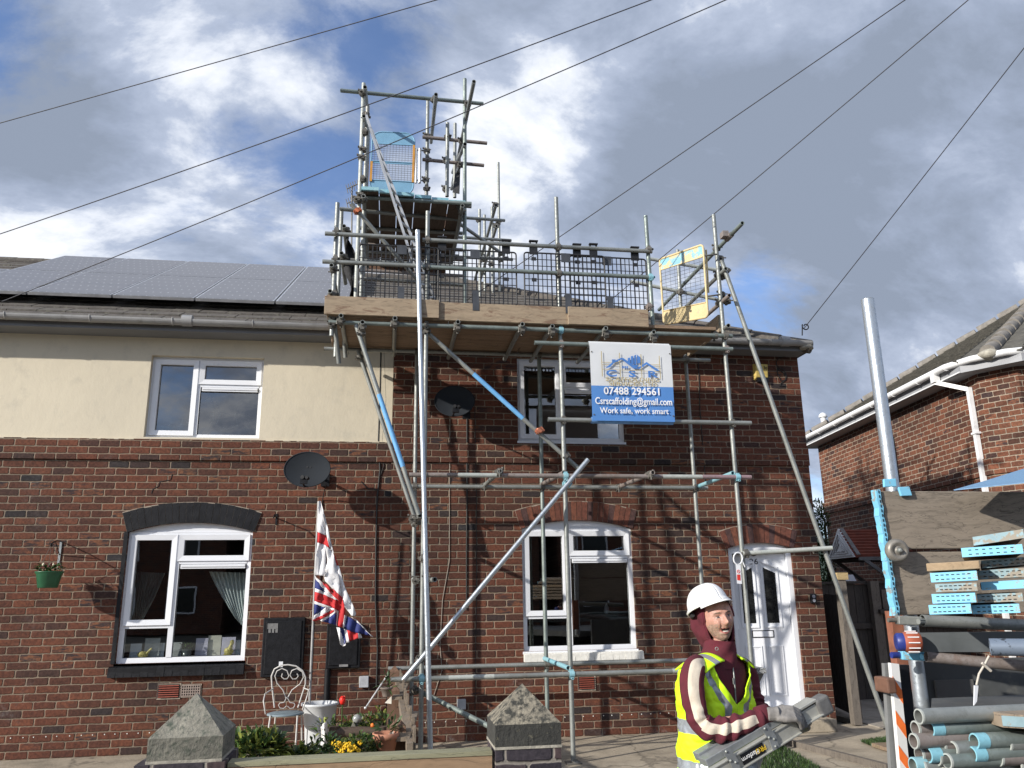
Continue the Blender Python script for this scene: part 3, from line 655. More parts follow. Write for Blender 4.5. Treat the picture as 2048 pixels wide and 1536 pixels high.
# crack in the left brickwork above the arch
ck = MB(); pts = [at(345, 948, YL-.001), at(341, 960, YL-.001), at(320, 963, YL-.001), at(317, 973, YL-.001), at(306, 978, YL-.001), at(303, 987, YL-.001)]; ck.tube(pts, .005, 5); ck.build('crack', BLACKP, hL)
# ================================================================ SOLAR PANELS
def solar_mat():
    m = bpy.data.materials.new('solar_cells'); m.use_nodes = True; t = NT(m.node_tree)
    b = t.new('ShaderNodeBsdfPrincipled'); o = t.new('ShaderNodeOutputMaterial'); t.l.new(b.outputs[0], o.inputs[0])
    uv = t.new('ShaderNodeUVMap').outputs[0]; X, Y, _ = t.sep(uv)
    cx = t.math('MULTIPLY', X, 10); cy = t.math('MULTIPLY', Y, 6)
    fx = t.math('ABSOLUTE', t.math('SUBTRACT', t.math('FRACT', cx), .5)); fy = t.math('ABSOLUTE', t.math('SUBTRACT', t.math('FRACT', cy), .5))
    dia = t.mapr(t.math('ADD', fx, fy), .885, .90)
    ln = t.math('MAXIMUM', t.mapr(fx, .485, .492), t.mapr(fy, .485, .492))
    bus = t.mapr(t.math('ABSOLUTE', t.math('SUBTRACT', t.math('FRACT', t.math('MULTIPLY', cx, 3)), .5)), .46, .48)
    c = t.mix(t.math('MULTIPLY', bus, .35), (.135, .135, .146), (.24, .24, .255)); c = t.mix(t.math('MULTIPLY', ln, .3), c, (.18, .18, .20)); c = t.mix(dia, c, (.42, .43, .45))
    t.put(b.inputs['Base Color'], c); b.inputs['Roughness'].default_value = .45; b.inputs['Coat Weight'].default_value = .35; b.inputs['Coat Roughness'].default_value = .35
    return m
SOL = solar_mat(); ALU = mat('aluminium_frame', (.55, .56, .58), .4, .8, .1, 8)
arr = thing('solar_panel_array', (-4, 2.2, roof_z(2.2)), 'grey solar panels in two rows on the left house roof', 'solar panels')
zf = lambda y: roof_z(y)+.20
bx = [at(u, v, .5).x for u, v in [(53, 580), (225.6, 589.6), (391.6, 597.6), (549.5, 605.7)]]
pw = (bx[3]-bx[0])/3; xs0 = bx[0]
k = -1
cols_ = [(-2, 0), (-1, 0), (0, 0), (1, 0), (2, 0), (3, 0)]
mids = .5+3.5*.5
for ci in range(-2, 4):
    for row_, (y0, y1) in enumerate(((.5, mids-.01), (mids+.01, 4.0))):
        if row_ == 1 and ci < -1: continue
        xa = xs0+pw*ci+.012; xb = xs0+pw*(ci+1)-.012
        f_ = MB(); A, B, C_, D_ = (xa, y0, zf(y0)), (xb, y0, zf(y0)), (xb, y1, zf(y1)), (xa, y1, zf(y1)); nrm = Vector((0, -SL, 1)).normalized()*.04
        f_.hexa([Vector(q)-nrm for q in (A, B, C_, D_)], [A, B, C_, D_]); pnl = f_.build('solar_panel', ALU, arr)
        e = .022; vs = [(xa+e, y0+e, zf(y0+e)), (xb-e, y0+e, zf(y0+e)), (xb-e, y1-e, zf(y1-e)), (xa+e, y1-e, zf(y1-e))]
        c_ = MB(); c_.add([Vector(q)+nrm*.06 for q in vs], [(0, 1, 2, 3)]); ob = c_.build('solar_cells', SOL, pnl)
        uv = ob.data.uv_layers.new(name='UVMap'); up = {0: (0, 0), 1: (1, 0), 2: (1, 1), 3: (0, 1)}
        for lp in ob.data.loops: uv.data[lp.index].uv = up[lp.vertex_index]
rl = MB()
for y in (1.0, 1.8, 2.7, 3.6): rl.bar((xs0-(2 if y < 2 else 1)*pw, y, roof_z(y)+.11), (xs0+4*pw, y, roof_z(y)+.11), .04, .05)
rl.build('mounting_rail', ALU, arr)

# ================================================================ SCAFFOLD
YO, YI = -1.47, -.40
sc = thing('scaffold', (1.5, -1, 0), 'grey tube scaffold with timber platform along the eaves and a tall boarded tower', 'scaffold')
RT = .0248
def tube(name, p0, p1, m='g', r=RT, hollow=True, par=None):
    q = MB(); q.tube([p0, p1], r, 14, hollow=hollow); return q.build(name, TUBES[m] if isinstance(m, str) else m, par or sc)
def tpx(name, a, b, m='g', **k): return tube(name, at(*a), at(*b), m, **k)
couplers = []
def coupler(p, a1, a2, m=FIT, sw=False):
    """clamp joining a tube of direction a1 with one of direction a2 at p"""
    p = Vector(p); a1 = Vector(a1).normalized(); a2 = Vector(a2).normalized(); nn = a1.cross(a2)
    nn = nn.normalized() if nn.length > .05 else Vector((0, -1, 0))
    if nn.y > 0: nn = -nn
    q = MB()
    for ax, off, rr in ((a1, nn*.004, 0), (a2, nn*.030, 1)):
        c = p+off*1.0; q.tube([c-ax*.026, c+ax*.026], .0335, 12)
        sd = ax.cross(nn).normalized()
        q.bar(c+sd*.030-ax*.02, c+sd*.030+ax*.02, .022, .03, nn)
        q.tube([c+sd*.040-nn*.045, c+sd*.040+nn*.045], .0075, 6); q.tube([c+sd*.040+nn*.028, c+sd*.040+nn*.045], .0145, 6)
        q.bar(c-sd*.036-ax*.018, c-sd*.036+ax*.018, .02, .026, nn)
    if sw: q.tube([p-nn*.02, p+nn*.06], .018, 8)
    return q.build('coupler', m, sc)
XA, YA, ZA = Vector((1, 0, 0)), Vector((0, 1, 0)), Vector((0, 0, 1))
def vert(name, u, v, y, zb=0.0, m='g', par=None):
    t = at(u, v, y); b = Vector((t.x, t.y, zb)); tube(name, t, b, m); return t
# standards
S1 = vert('standard', 855.5, 423, YO, 0.02); S2 = vert('standard', 1112, 395, YO, 0.02); S3 = vert('standard', 1427, 430, YO, 0.02)
S2i = at(1078, 716, YI); S3i = at(1371, 718, YI); S1i = at(834, 706, YI)
for s_ in (S1i, S2i, S3i): tube('standard', (s_.x, YI, s_.z+.06), (s_.x, YI, 0.02), 'v' if s_ is S2i else 'g')
pc = at(1291, 432, YO); pe = at(1302, 664, YO); tube('standard', pc, (pc.x, YO-.03, pe.z), 'v')
S0 = at(675, 406, YO); tube('standard', S0, (S0.x, YO, at(668, 672, YO).z)); S0i = at(683.5, 418, -.62); tube('standard', S0i, (S0i.x, -.62, 4.42))
tpx('standard', (668.5, 640, -1.46), (678, 727, -1.30)); tpx('standard', (685, 640, -.75), (691, 715, -.6))
for p in (S1, S2, S3): # base plates
    q = MB(); q.box(p.x-.075, p.x+.075, YO-.075, YO+.075, .002, .012); q.build('base_plate', FIT, sc)
# raking bright tube in front
BT0, BT1 = at(835, 461, -1.56), at(861, 1512, -1.86); d_ = (BT1-BT0); k_ = (0.03-BT0.z)/d_.z
tube('raker', BT0, BT0+d_*min(k_, 1.35), 'b', r=.027)
# platform-level ledgers, ledgers below
ZP = at(1060, 658, YO-.05).z
def led(u0, u1, z, y, m='g', name='ledger'):
    def X(u, v0):
        # point on the line (y,z) seen at column u
        lo, hi = -8.0, 12.0
        for _ in range(50):
            md = (lo+hi)/2
            if pj((md, y, z))[0] < u: lo = md
            else: hi = md
        return (lo+hi)/2
    a, b = X(u0, 0), X(u1, 0); tube(name, (a, y, z), (b, y, z), m); return a, b
led(657, 1464, ZP, YO-.05, 'v')
ZPI = at(900, 705, YI-.05).z; led(648, 1420, ZPI, YI-.05)
zR1 = at(834, 476, -1.52).z; led(650, 838, at(650, 467, -1.54).z, -1.54); led(845, 1304, at(1060, 490.6, -1.52).z, -1.52, 'g', 'guard_rail')
led(645, 838, at(646, 523, -1.54).z, -1.54, 'g', 'guard_rail'); zR2 = at(1060, 543.7, -1.52).z; led(845, 1302, zR2, -1.52, 'v', 'guard_rail')
ZM = at(1020, 951, YO-.05).z; aM, bM = led(818, 916, ZM, YO-.05, 'r'); led(916, 1000, ZM, YO-.05, 'l'); led(1000, 1325, ZM, YO-.05, 'r'); led(1325, 1404, ZM, YO-.05, 'l'); led(1404, 1502, ZM, YO-.05, 'p')
ZMI = at(1020, 973.7, YI-.05).z; led(806, 1415, ZMI, YI-.05, 'g')
ZL = at(1180, 1347, YO-.05).z; led(781, 897, ZL, YO-.05, 'g'); led(897, 988, ZL, YO-.05, 'l'); led(988, 1344, ZL, YO-.05, 'g'); led(1344, 1500, ZL, YO-.05, 'l')
ZLI = at(1180, 1326, YI-.05).z; led(776, 1420, ZLI, YI-.05, 'g')
# banner rails
ZB1 = at(1178, 689, YO-.06).z; led(1069, 1465, ZB1, YO-.06, 'v'); ZB2 = at(1270, 842, YO-.06).z; led(1096, 1502, ZB2, YO-.06)
# transoms under the deck with open ends
def perp(u, v, y0, ytarget=None, u1=None, name='transom', m='g', dx=0.0):
    p = at(u, v, y0)
    if u1 is not None:
        lo, hi = y0-4, y0+8
        up = pj((p.x, lo, p.z))[0] > pj((p.x, hi, p.z))[0]
        for _ in range(50):
            md = (lo+hi)/2; uu = pj((p.x, md, p.z))[0]
            if (uu > u1) == up: lo = md
            else: hi = md
        ytarget = (lo+hi)/2
    tube(name, p, (p.x+dx, ytarget, p.z), m); return p, Vector((p.x+dx, ytarget, p.z))
for (u, v) in [(682, 631), (725, 644), (790, 636), (916, 643.5), (1045, 648), (1105, 652), (1212, 656), (1308, 664)]:
    perp(u, v, -1.64, -.22); coupler(at(u, v+9, -1.55), YA, XA)
tpx('transom', (1457, 651, -1.72), (1430, 671, -.9)); coupler(at(1430, 668, -1.5), YA, XA)
# mid-lift transoms
tpx('transom', (1000, 942, -1.58), (968, 972, -.36)); tpx('transom', (1306, 945, -1.60), (1236, 975, -.36), 'r'); tpx('transom', (1466, 946, -1.52), (1391, 975, -.36), 'c'); tpx('transom', (1128, 945, -1.52), (1083, 969, -.36), 'r')
tpx('transom', (1137, 1336, -1.50), (1089, 1317, -.42), 'c')
for a in [(998, 948, -1.53), (1300, 953, -1.53), (1236, 979, -.44), (968, 976, -.44)]: coupler(at(*a), XA, YA)
for s_ in (S1, S2, S3):
    coupler((s_.x, YO-.02, ZM), ZA, XA, CYAN if s_ is not S1 else FIT); coupler((s_.x, YO-.02, ZP), ZA, XA, CYAN if s_ is S2 else FIT)
    if s_ is not S3: coupler((s_.x, YO-.02, ZL), ZA, XA, CYAN); coupler((s_.x, YO-.02, at(1060, 490.6, -1.52).z), ZA, XA); coupler((s_.x, YO-.02, zR2), ZA, XA)
for s_ in (S1i, S2i, S3i):
    coupler((s_.x, YI-.02, ZMI), ZA, XA); coupler((s_.x, YI-.02, ZPI), ZA, XA); coupler((s_.x, YI-.02, ZLI), ZA, XA)
for s_ in (S2, S3): coupler((s_.x, YO-.02, ZB1), ZA, XA, BROWN); coupler((s_.x, YO-.02, ZB2), ZA, XA)
coupler((pc.x, YO-.02, at(1291, 500, -1.5).z), ZA, XA); coupler((pc.x, YO-.02, zR2), ZA, XA, CYAN); coupler(at(1297, 615, YO), ZA, XA, BROWN)
for v in (465, 520, 590, 636, 649): coupler(at(673-(v-465)*.03, v, -1.5), ZA, XA if v < 600 else YA)
for (u, v, y) in [(688, 452, -1.2), (683, 506, -1.2), (663, 530, -1.6), (660, 582, -1.6)]:
    p, q = perp(u, v, y, y+.95, name='transom'); coupler(p+Vector((0, .1, 0)), YA, ZA)
coupler((S1.x, YO, 2.02), ZA, XA); coupler(at(838, 1045, -.9), ZA, YA); coupler(at(829, 1038, -1.3), ZA, YA)
tpx('transom', (870, 1159, -1.72), (829, 1164, -1.2)); coupler(at(858, 1160, -1.62), ZA, YA, sw=True); coupler(at(836, 1161, -1.4), ZA, YA)
tpx('transom', (840, 1031, -1.5), (826, 1050, -.4))
# braces
def banded(name, a, b, c, e, m='g'):
    A, B = at(*a), at(*b); f1 = (pj_t(A, B, c)); f2 = pj_t(A, B, e)
    o = tube(name, A, B, m); q = MB(); q.tube([A.lerp(B, f1), A.lerp(B, f2)], RT+.0012, 14, cap=True); q.build('painted_band', BLUEP, o); return A, B
def pj_t(A, B, u):
    lo, hi = 0.0, 1.0; inc = pj(A)[0] < pj(B)[0]
    for _ in range(40):
        md = (lo+hi)/2; uu = pj(A.lerp(B, md))[0]
        if (uu < u) == inc: lo = md
        else: hi = md
    return (lo+hi)/2
A, B = banded('brace', (852, 662, -1.42), (1158, 938, -1.40), 947, 1046); coupler(at(852, 664, -1.45), ZA, B-A); coupler(at(1130, 912, -1.43), ZA, B-A); coupler(at(1078, 862, -1.42), ZA, B-A, mat('copper_coupler', (.45, .17, .10), .5, .4))
A = at(1176, 919, -1.60); B = at(806, 1361, -1.60); tube('brace', A, B, 'b', r=.026); coupler(at(1133, 968, -1.55), ZA, B-A, CYAN); coupler(at(840, 1318, -1.55), ZA, B-A)
A, B = banded('brace', (712, 650, -1.52), (838, 1030, -1.50), 758, 806); coupler(at(722, 668, -1.5), ZA, B-A)
A, B = at(716, 700, -.55), at(831, 1040, -.45); tube('brace', A, B); coupler(at(718, 716, -.55), ZA, B-A)
A, B = at(830, 1378, -1.3), at(985, 1456, -2.3); tube('brace', A, B, 'v'); coupler(at(834, 1380, -1.35), ZA, B-A)
A = at(1443, 521, -1.55); B = atz(1789, 1494, .03); tube('raker', A, B, 'g', r=.026); coupler(at(1451, 543, -1.5), ZA, B-A)
q = MB(); q.box(B.x-.16, B.x+.16, B.y-.16, B.y+.16, .013, .05); q.build('sole_board', wood('sole_board_wood', (.22, .16, .11)), sc)
tpx('ledger', (1485, 1107, -1.50), (1664, 1096, -1.62), 'l'); coupler(at(1490, 1107, -1.48), ZA, XA); coupler(at(1630, 1099, -1.5), XA, B-A)
coupler(at(1150, 1527, YO), ZA, XA)
# right-hand end: rails running back from the last standard
for (v, u0, u1, mm) in [(497, 1485, 1318, 'v'), (550, 1452, 1362, 'g'), (606, 1459, 1415, 'r')]:
    c = at(1436+(v-497)*.05, v, YO+.05); lo = c
    for tgt, res in ((u0, 'out'), (u1, 'in')):
        l, h = -3.5, 2.5
        for _ in range(50):
            md = (l+h)/2
            if pj((c.x, md, c.z))[0] > tgt: l = md
            else: h = md
        if res == 'out': ya = (l+h)/2
        else: yb = (l+h)/2
    tube('guard_rail', (c.x, ya, c.z), (c.x, yb, c.z), mm); coupler(c, ZA, YA)
    if v == 497: c2 = at(1466, 462, ya+.35); q = MB(); q.bar((c.x-.06, ya+.32, c.z+.02), (c.x-.06, ya+.42, c.z+.02), .07, .07); q.tube([(c.x, ya+.3, c.z), (c.x, ya+.44, c.z)], .034, 12); q.build('coupler', BROWN, sc)
tpx('guard_rail', (1296, 517, -.3), (1440, 541, -.3), 'l'); tpx('guard_rail', (1262, 563, -.3), (1445, 601, -.3), 'l'); tpx('standard', (1355, 500, -.35), (1363, 640, -.35)); coupler(at(1360, 585, -.38), ZA, XA); coupler(at(1446, 540, -1.3), ZA, YA)
for (u, v) in [(1447, 540), (1449, 553), (1457, 603), (1446, 590), (1443, 518)]: coupler(at(u, v, -1.42), ZA, YA)
# deck boards, toe boards
DECK = wood('deck_board_wood', (.24, .165, .108), 'X', cracks=True); TOE = wood('toe_board_wood', (.33, .255, .175), 'X', blotch=(.15, .08, .05), cracks=False)
xL = at(650, 620, -1.6).x; xR = at(1442, 660, -1.47).x; zd = ZP+.055
rnd = random.Random(9); yb_ = -1.56
for i in range(5):
    y0 = -1.555+i*.232; x = xL+rnd.uniform(-.05, .03)
    cuts = [xL+rnd.uniform(0, .05)]+sorted(rnd.uniform(xL+1, xR-1) for _ in range(1))+[xR-rnd.uniform(0, .1)]
    for a, b in zip(cuts, cuts[1:]):
        q = MB(); q.box(a, b-.012, y0, y0+.224, zd, zd+.038); bevel(q.build('deck_board', DECK, sc), .003, 1)
def toe(u0, u1, vt, vb, y, seg):
    A = at(u0, vt[0], y); q = MB(); a = at(u0, vb[0], y); b = at(u1, vb[1], y); t0 = at(u0, vt[0], y); t1 = at(u1, vt[1], y)
    z0 = (a.z+b.z)/2; z1 = (t0.z+t1.z)/2; q.box(a.x, b.x-.006, y, y+.038, z0, z1); return bevel(q.build('toe_board', TOE, sc), .003, 1)
zt0 = at(1000, 642, -1.60).z; zt1 = at(1000, 606.5, -1.60).z
def Xat(u, y, z):
    lo, hi = -8.0, 12.0
    for _ in range(50):
        md = (lo+hi)/2
        if pj((md, y, z))[0] < u: lo = md
        else: hi = md
    return (lo+hi)/2
for (u0, u1, yy, dz) in [(648, 878, -1.60, .01), (866, 1141, -1.565, 0), (1137, 1298, -1.60, -.005)]:
    q = MB(); q.box(Xat(u0, yy, zt0), Xat(u1, yy, zt0), yy, yy+.036, zt0+dz, zt1+dz); bevel(q.build('toe_board', TOE, sc), .003, 1)
q = MB(); q.box(xL+.01, xL+.045, -1.55, -.4, zd+.04, zd+.25); q.build('toe_board', TOE, sc)
q = MB(); e0 = at(1417, 632, -.5); q.box(S3.x-.02, S3.x+.018, -1.40, -.35, zd+.04, zd+.25); q.build('toe_board', wood('end_board_wood', (.30, .24, .17), 'Y'), sc)
q = MB(); q.box(S3.x+.02, S3.x+.03, -1.43, -1.40, zd+.03, zd+.24); q.build('board_end_band', BLUEP, sc)
# netting hung in the left corner
q = MB(); NET = mat('dark_netting', (.03, .03, .032), .9, 0, .4, 20, .01, 40)
q.grid(lambda a, b: at(689+6*math.sin(b*9+a*5)+a*(10+12*b)+b*8, 470+b*125, -.9+.06*math.sin(a*9+b*4)), 6, 16); q.build('rolled_netting', NET, sc)

# ---------------- tower
def T(u, v, y, zb, name='standard', m='g'): return vert(name, u, v, y, zb, m)
T1 = T(727.5, 167, -1.15, zd+.04, m='l'); T1b = T(735.5, 212, -.95, zd+.04); T1c = T(737, 250, -.35, roof_z(-.3)+.1)
T2 = T(855.6, 202, -.1, at(852, 392, -.1).z, m='g'); T3 = T(929.6, 158, -.75, zd+.04, m='v'); T4 = T(895, 246, -.55, at(894, 393, -.55).z); T5 = T(910, 247, .4, at(908, 395, .4).z)
tpx('guard_rail', (681, 181, -1.22), (966, 207.5, -.82), 'v')
# upper rails running back
tpx('transom', (730, 174, -1.4), (735.5, 232, -.3)); tpx('transom', (872, 189, -1.4), (862, 285, .5)); tpx('transom', (948, 163, -1.65), (905, 368, 1.2), 'g')
tpx('transom', (728, 232, -1.3), (731, 258, -.8)); coupler(at(729, 230, -1.2), YA, ZA)
tpx('guard_rail', (845, 274, -.15), (974, 286.5, -.1), 'r'); tpx('guard_rail', (845, 319, -.15), (968, 331, -.1), 'r')
tpx('transom', (930, 288, -.9), (905, 345, 1.0)); tpx('transom', (920, 330, -.2), (903, 378, 1.2))
for (u, v, y) in [(728, 186, -1.2), (729, 266, -1.15), (728, 300, -1.15), (726, 316, -1.15), (725, 360, -1.15), (868, 201, -1.1), (938, 208, -.9), (856, 272, -.1), (856, 302, -.1), (855, 320, -.1), (854, 360, -.1), (895, 274, -.5), (895, 321, -.5), (853, 378, -.1), (894, 378, -.5), (926, 282, -.4), (924, 330, -.4)]: coupler(at(u, v, y), ZA, XA if (u+v) % 2 else YA)
# tower deck
tdl = at(722, 384, -1.2); tdr = at(931, 400, -.95); zT = (tdl.z+tdr.z)/2
TD = wood('tower_board_wood', (.105, .075, .055), 'Y')
import itertools
yb2 = None
lo, hi = -1.0, 4.0
for _ in range(50):
    md = (lo+hi)/2
    if pj((tdr.x, md, zT))[1] < 531: lo = md
    else: hi = md
yD = lo
nb = 6
for i in range(nb):
    a = tdl.x+(tdr.x-tdl.x)*i/nb; b = tdl.x+(tdr.x-tdl.x)*(i+1)/nb; yy = -1.2+.25*i/nb
    q = MB(); q.box(a+.004, b-.006, yy, yD, zT-.02, zT+.018); bo = q.build('tower_board', TD, sc)
    q = MB(); q.box(a+.003, b-.005, yy-.004, yy+.03, zT-.022, zT+.021); q.build('board_end_band', CYAN, sc)
for (y, u0, u1, dz) in [(-1.05, 722, 943, -.045), (-.2, 720, 925, -.045), (.55, 716, 918, -.05), (.95, 712, 912, -.05)]:
    z = zT-.045; tube('transom', (Xat(u0, y, z), y, z), (Xat(u1, y, z), y, z), 'v' if y < -1 else 'g')
perp(727, 392, -1.3, .9, name='ledger'); perp(925, 411, -1.1, .9, name='ledger')
for (u, v, y) in [(724, 392, -1.2), (730, 400, -1.2), (923, 412, -.9), (926, 424, -.9), (718, 400, -1.2)]: coupler(at(u, v, y), ZA, YA)
# toe board at the chimney end of the tower and the boarded back
q = MB(); a = at(842, 379, -.2); b = at(917, 385, -.2); q.box(a.x, b.x, -.2, -.16, zT+.02, zT+.225); q.build('toe_board', wood('old_dark_board', (.16, .09, .06), 'X'), sc)
q = MB(); q.hexa([at(905, 385, -.2), at(918, 388, -.25), at(919, 388, -.2), at(906, 385, -.15)], [at(915, 305, .6), at(921, 306, .55), at(922, 306, .6), at(916, 305, .65)]); q.build('rolled_netting', NET, sc)
# ledgers through the tower
tpx('ledger', (680, 418, -.95), (928, 440, -.5)); tpx('brace', (702, 407, -1.3), (868, 598, -.9), 'g'); coupler(at(715, 424, -1.25), ZA, (1, 0, -1), mat('orange_coupler', (.42, .12, .05), .5, .3))
tpx('ledger', (923, 435, 1.0), (1009, 441, 1.3)); tpx('ledger', (912, 474, 1.0), (1022, 481, 1.3)); tpx('ledger', (899, 513, 1.0), (1025, 519, 1.3)); tpx('brace', (917, 446, .2), (1008, 510, 1.2))
tpx('ledger', (912, 410, -.9), (943, 413, -.9))
for (u, v0, y) in [(996.5, 325, 3.2), (959, 419, 2.6), (969, 430, 3.1), (984, 414, 3.0)]:
    t = at(u, v0, y); tube('standard', t, (t.x, t.y, roof_z(min(y, RIDGE))), 'g')
perp(992, 410, 1.2, u1=948, name='transom'); perp(993, 452, 1.2, u1=960, name='transom')
for (u, v, y) in [(993, 410, 1.4), (959, 440, 2.4), (998, 446, 2.8), (994, 452, 1.5), (1003, 508, 2.8), (967, 520, 2.4), (1003, 520, 2.4), (984, 528, 2.0)]: coupler(at(u, v, y), ZA, YA)
for z_ in (520, 556): tpx('ledger', (700, z_, -.9), (930, z_+14, -.7))
for (u0, u1, v0, v1, y_) in [(722, 905, 500, 520, 1.3), (724, 890, 528, 548, .9)]:
    a = at(u0, v0, y_); b = at(u1, v1, y_); q = MB(); q.box(a.x, b.x, y_, y_+.035, b.z, a.z); q.build('toe_board', MATS['old_dark_board'], sc)
for (v_, y_) in [(488, .2), (508, .6), (540, .4)]: tpx('transom', (716, v_, y_), (925, v_+12, y_), 'r')
q = MB(); q.box(at(735, 560, .5).x, at(880, 570, .5).x, .5, .54, roof_z(.5)+.15, roof_z(.5)+.33); q.build('roof_board', wood('grey_roof_board', (.25, .24, .23), 'X'), sc)
# ================================================================ THINGS ON THE SCAFFOLD
PLAST = mat('black_plastic_mesh', (.018, .018, .02), .5, 0, .3, 10)
def brick_guard(u0, u1, y, label, ztop, zbot, hooks, plates, band=False):
    x0 = Xat(u0, y, ztop); x1 = Xat(u1, y, ztop); t = thing('brick_guard', ((x0+x1)/2, y, zbot), label, 'mesh guard', 'black mesh guards hung from the top rail')
    q = MB(); r = .030; c = []
    for (cx_, cz, a0) in [(x1-r, ztop-r, 0), (x0+r, ztop-r, 90), (x0+r, zbot+r, 180), (x1-r, zbot+r, 270)]:
        c += [Vector((cx_+r*math.cos(RAD(a0+30*k)), y, cz+r*math.sin(RAD(a0+30*k)))) for k in range(4)]
    q.tube(c+[c[0]], .0095, 6); q.build('guard_frame', PLAST, t)
    q = MB(); n = 18
    for k in range(1, n):
        x = x0+(x1-x0)*k/n; q.box(x-.0048 if k % 3 else x-.0075, x+.0048 if k % 3 else x+.0075, y-.004, y+.002, zbot, ztop)
    for k in range(1, 8):
        z = zbot+(ztop-zbot)*k/8; q.box(x0, x1, y-.0065, y-.0042, z-.0048, z+.0048)
    q.build('mesh_grid', PLAST, t)
    for u in hooks:
        x = Xat(u, y, ztop); q = MB(); q.box(x-.048, x+.048, y-.006, y+.006, ztop-.02, ztop+.10); q.box(x-.052, x+.052, y-.03, y+.012, ztop+.135, ztop+.15)
        q.box(x-.045, x-.03, y-.012, y+.012, ztop+.10, ztop+.135); q.box(x+.03, x+.045, y-.012, y+.012, ztop+.10, ztop+.135); q.build('hook', PLAST, t)
        for dz in (-.07, -.33):
            q = MB(); q.box(x-.028, x+.028, y-.012, y-.005, ztop+dz-.03, ztop+dz+.012); q.build('clip', PLAST, t)
    for u in plates:
        x = Xat(u, y, ztop); q = MB(); q.box(x-.055, x+.055, y-.010, y+.0, ztop-.10, ztop+.01); q.build('name_plate', mat('slate_plastic', (.05, .055, .065), .5), t)
        q = MB(); q.box(x-.036, x+.036, y-.075, y-.066, zbot-.10, zbot+.14); q.box(x-.036, x+.036, y-.066, y, zbot+.12, zbot+.14); q.build('toe_clip', mat('slate_plastic', (.05, .055, .065), .5), t)
    return t
gy = -1.505; gzt = at(1100, 508, gy).z; gzb = at(1100, 614, gy).z
brick_guard(719, 877, gy-.01, 'black mesh guard in front of the tower foot, leftmost on the front rail', gzt, gzb, [], [804])
brick_guard(873, 1032, gy+.01, 'black mesh guard on the rail just right of the double posts', gzt, gzb, [884, 1012], [950])
brick_guard(1048, 1208, gy-.01, 'black mesh guard crossing behind the tall middle post', gzt, gzb, [1067, 1187], [1131])
brick_guard(1139, 1291, gy+.02, 'black mesh guard at the right end of the front rail', gzt, gzb, [1154, 1270], [1213])
# --- gates
def gate(name, label, TL, TR, BR_, BL_, frame_m, plate_m, mesh_m, top, bot, mid=None, r=.016, group=None, rounded=.12, nx=9, nz=12, plate2=None):
    TL, TR, BR_, BL_ = [Vector(p) for p in (TL, TR, BR_, BL_)]
    t = thing(name, (TL+TR+BR_+BL_)/4-Vector((0, 0, (TL-BL_).length/2)), label, 'gate', group)
    P = lambda a, b: TL.lerp(TR, a).lerp(BL_.lerp(BR_, a), b)         # a across, b down
    n = ((TR-TL).cross(BL_-TL)).normalized(); n = n if n.y < 0 else -n
    W_, H_ = (TR-TL).length, (BL_-TL).length; ra, rb = rounded*.5/ W_*1.0, rounded*.5/H_
    pts = []
    for (ca, cb, a0) in [(1-ra, rb, 0), (ra, rb, 90), (ra, 1-rb, 180), (1-ra, 1-rb, 270)]:
        for k in range(5): an = RAD(a0+22.5*k); pts.append(P(ca+ra*math.cos(an), cb-rb*math.sin(an)))
    q = MB(); q.tube(pts+[pts[0]], r, 8); q.build('gate_frame', frame_m, t)
    for (b0, b1) in (top, bot)+((mid,) if mid else ()):
        pm = plate_m if (b0 < .3 or not plate2) else plate2
        lo = [P(a, b) for a, b in [(.02, b1), (.98, b1), (.98, b0), (.02, b0)]]
        if b0 < .03: lo = [P(.02, b1), P(.98, b1)]+[p for p in pts[0:10]]
        if b1 > .97: lo = [P(.98, b0), P(.02, b0)]+[p for p in pts[10:20]]
        q = MB(); q.prism([p-n*.003 for p in lo], n*.006); q.build('gate_plate', pm, t)
        q = MB(); bb = b1 if b0 < .5 and b1 < .4 else b0
        q.tube([P(.02, bb)+n*.004, P(.98, bb)+n*.004], .008, 6); q.build('cross_bar', frame_m, t)
    q = MB()
    for k in range(1, nx): q.tube([P(k/nx, top[1])-n*.004, P(k/nx, bot[0])-n*.004], .0022, 4)
    for k in range(1, nz):
        b = top[1]+(bot[0]-top[1])*k/nz; q.tube([P(.01, b)-n*.007, P(.99, b)-n*.007], .0022, 4)
    q.build('mesh_grid', mesh_m, t); return t, P
YEL = mat('cream_yellow_worn_paint', (.62, .50, .27), .5, 0, .12, 5, alt=(.50, .42, .28), altcut=(.55, .68))
MIXP = mat('blue_and_cream_paint', (.25, .50, .60), .45, 0, .12, 2, alt=(.60, .50, .30), altcut=(.50, .56))
WIREM = mat('wire_mesh_steel', (.12, .13, .14), .5, .5, .2, 20)
yr_, yl_ = -1.52, -.78
G, P_ = gate('platform_gate', 'cream painted mesh gate with a blue top plate at the right end of the platform', at(1319, 519, yl_), at(1406, 489, yr_), at(1416, 634, yr_), at(1328, 649, yl_), YEL, MIXP, WIREM, (.0, .17), (.80, 1.0), r=.014, rounded=.10, plate2=YEL)
for b in (.16, .72):
    q = MB(); p = P_(1, b); q.tube([p, p+Vector((.10, -.02, .01)), p+Vector((.17, 0, .03))], .010, 6); q.build('hinge', FIT, G)
q = MB(); p0 = at(1412, 500, yr_+.03); p1 = at(1417, 585, yr_+.03); q.tube([p0, p1], .012, 8); q.build('hinge_post', YEL, G)
BLUEG = mat('light_blue_gate_paint', (.19, .38, .55), .5, 0, .1, 5); ORA = mat('orange_post_paint', (.55, .27, .05), .6, 0, .2, 10)
ty = -.35
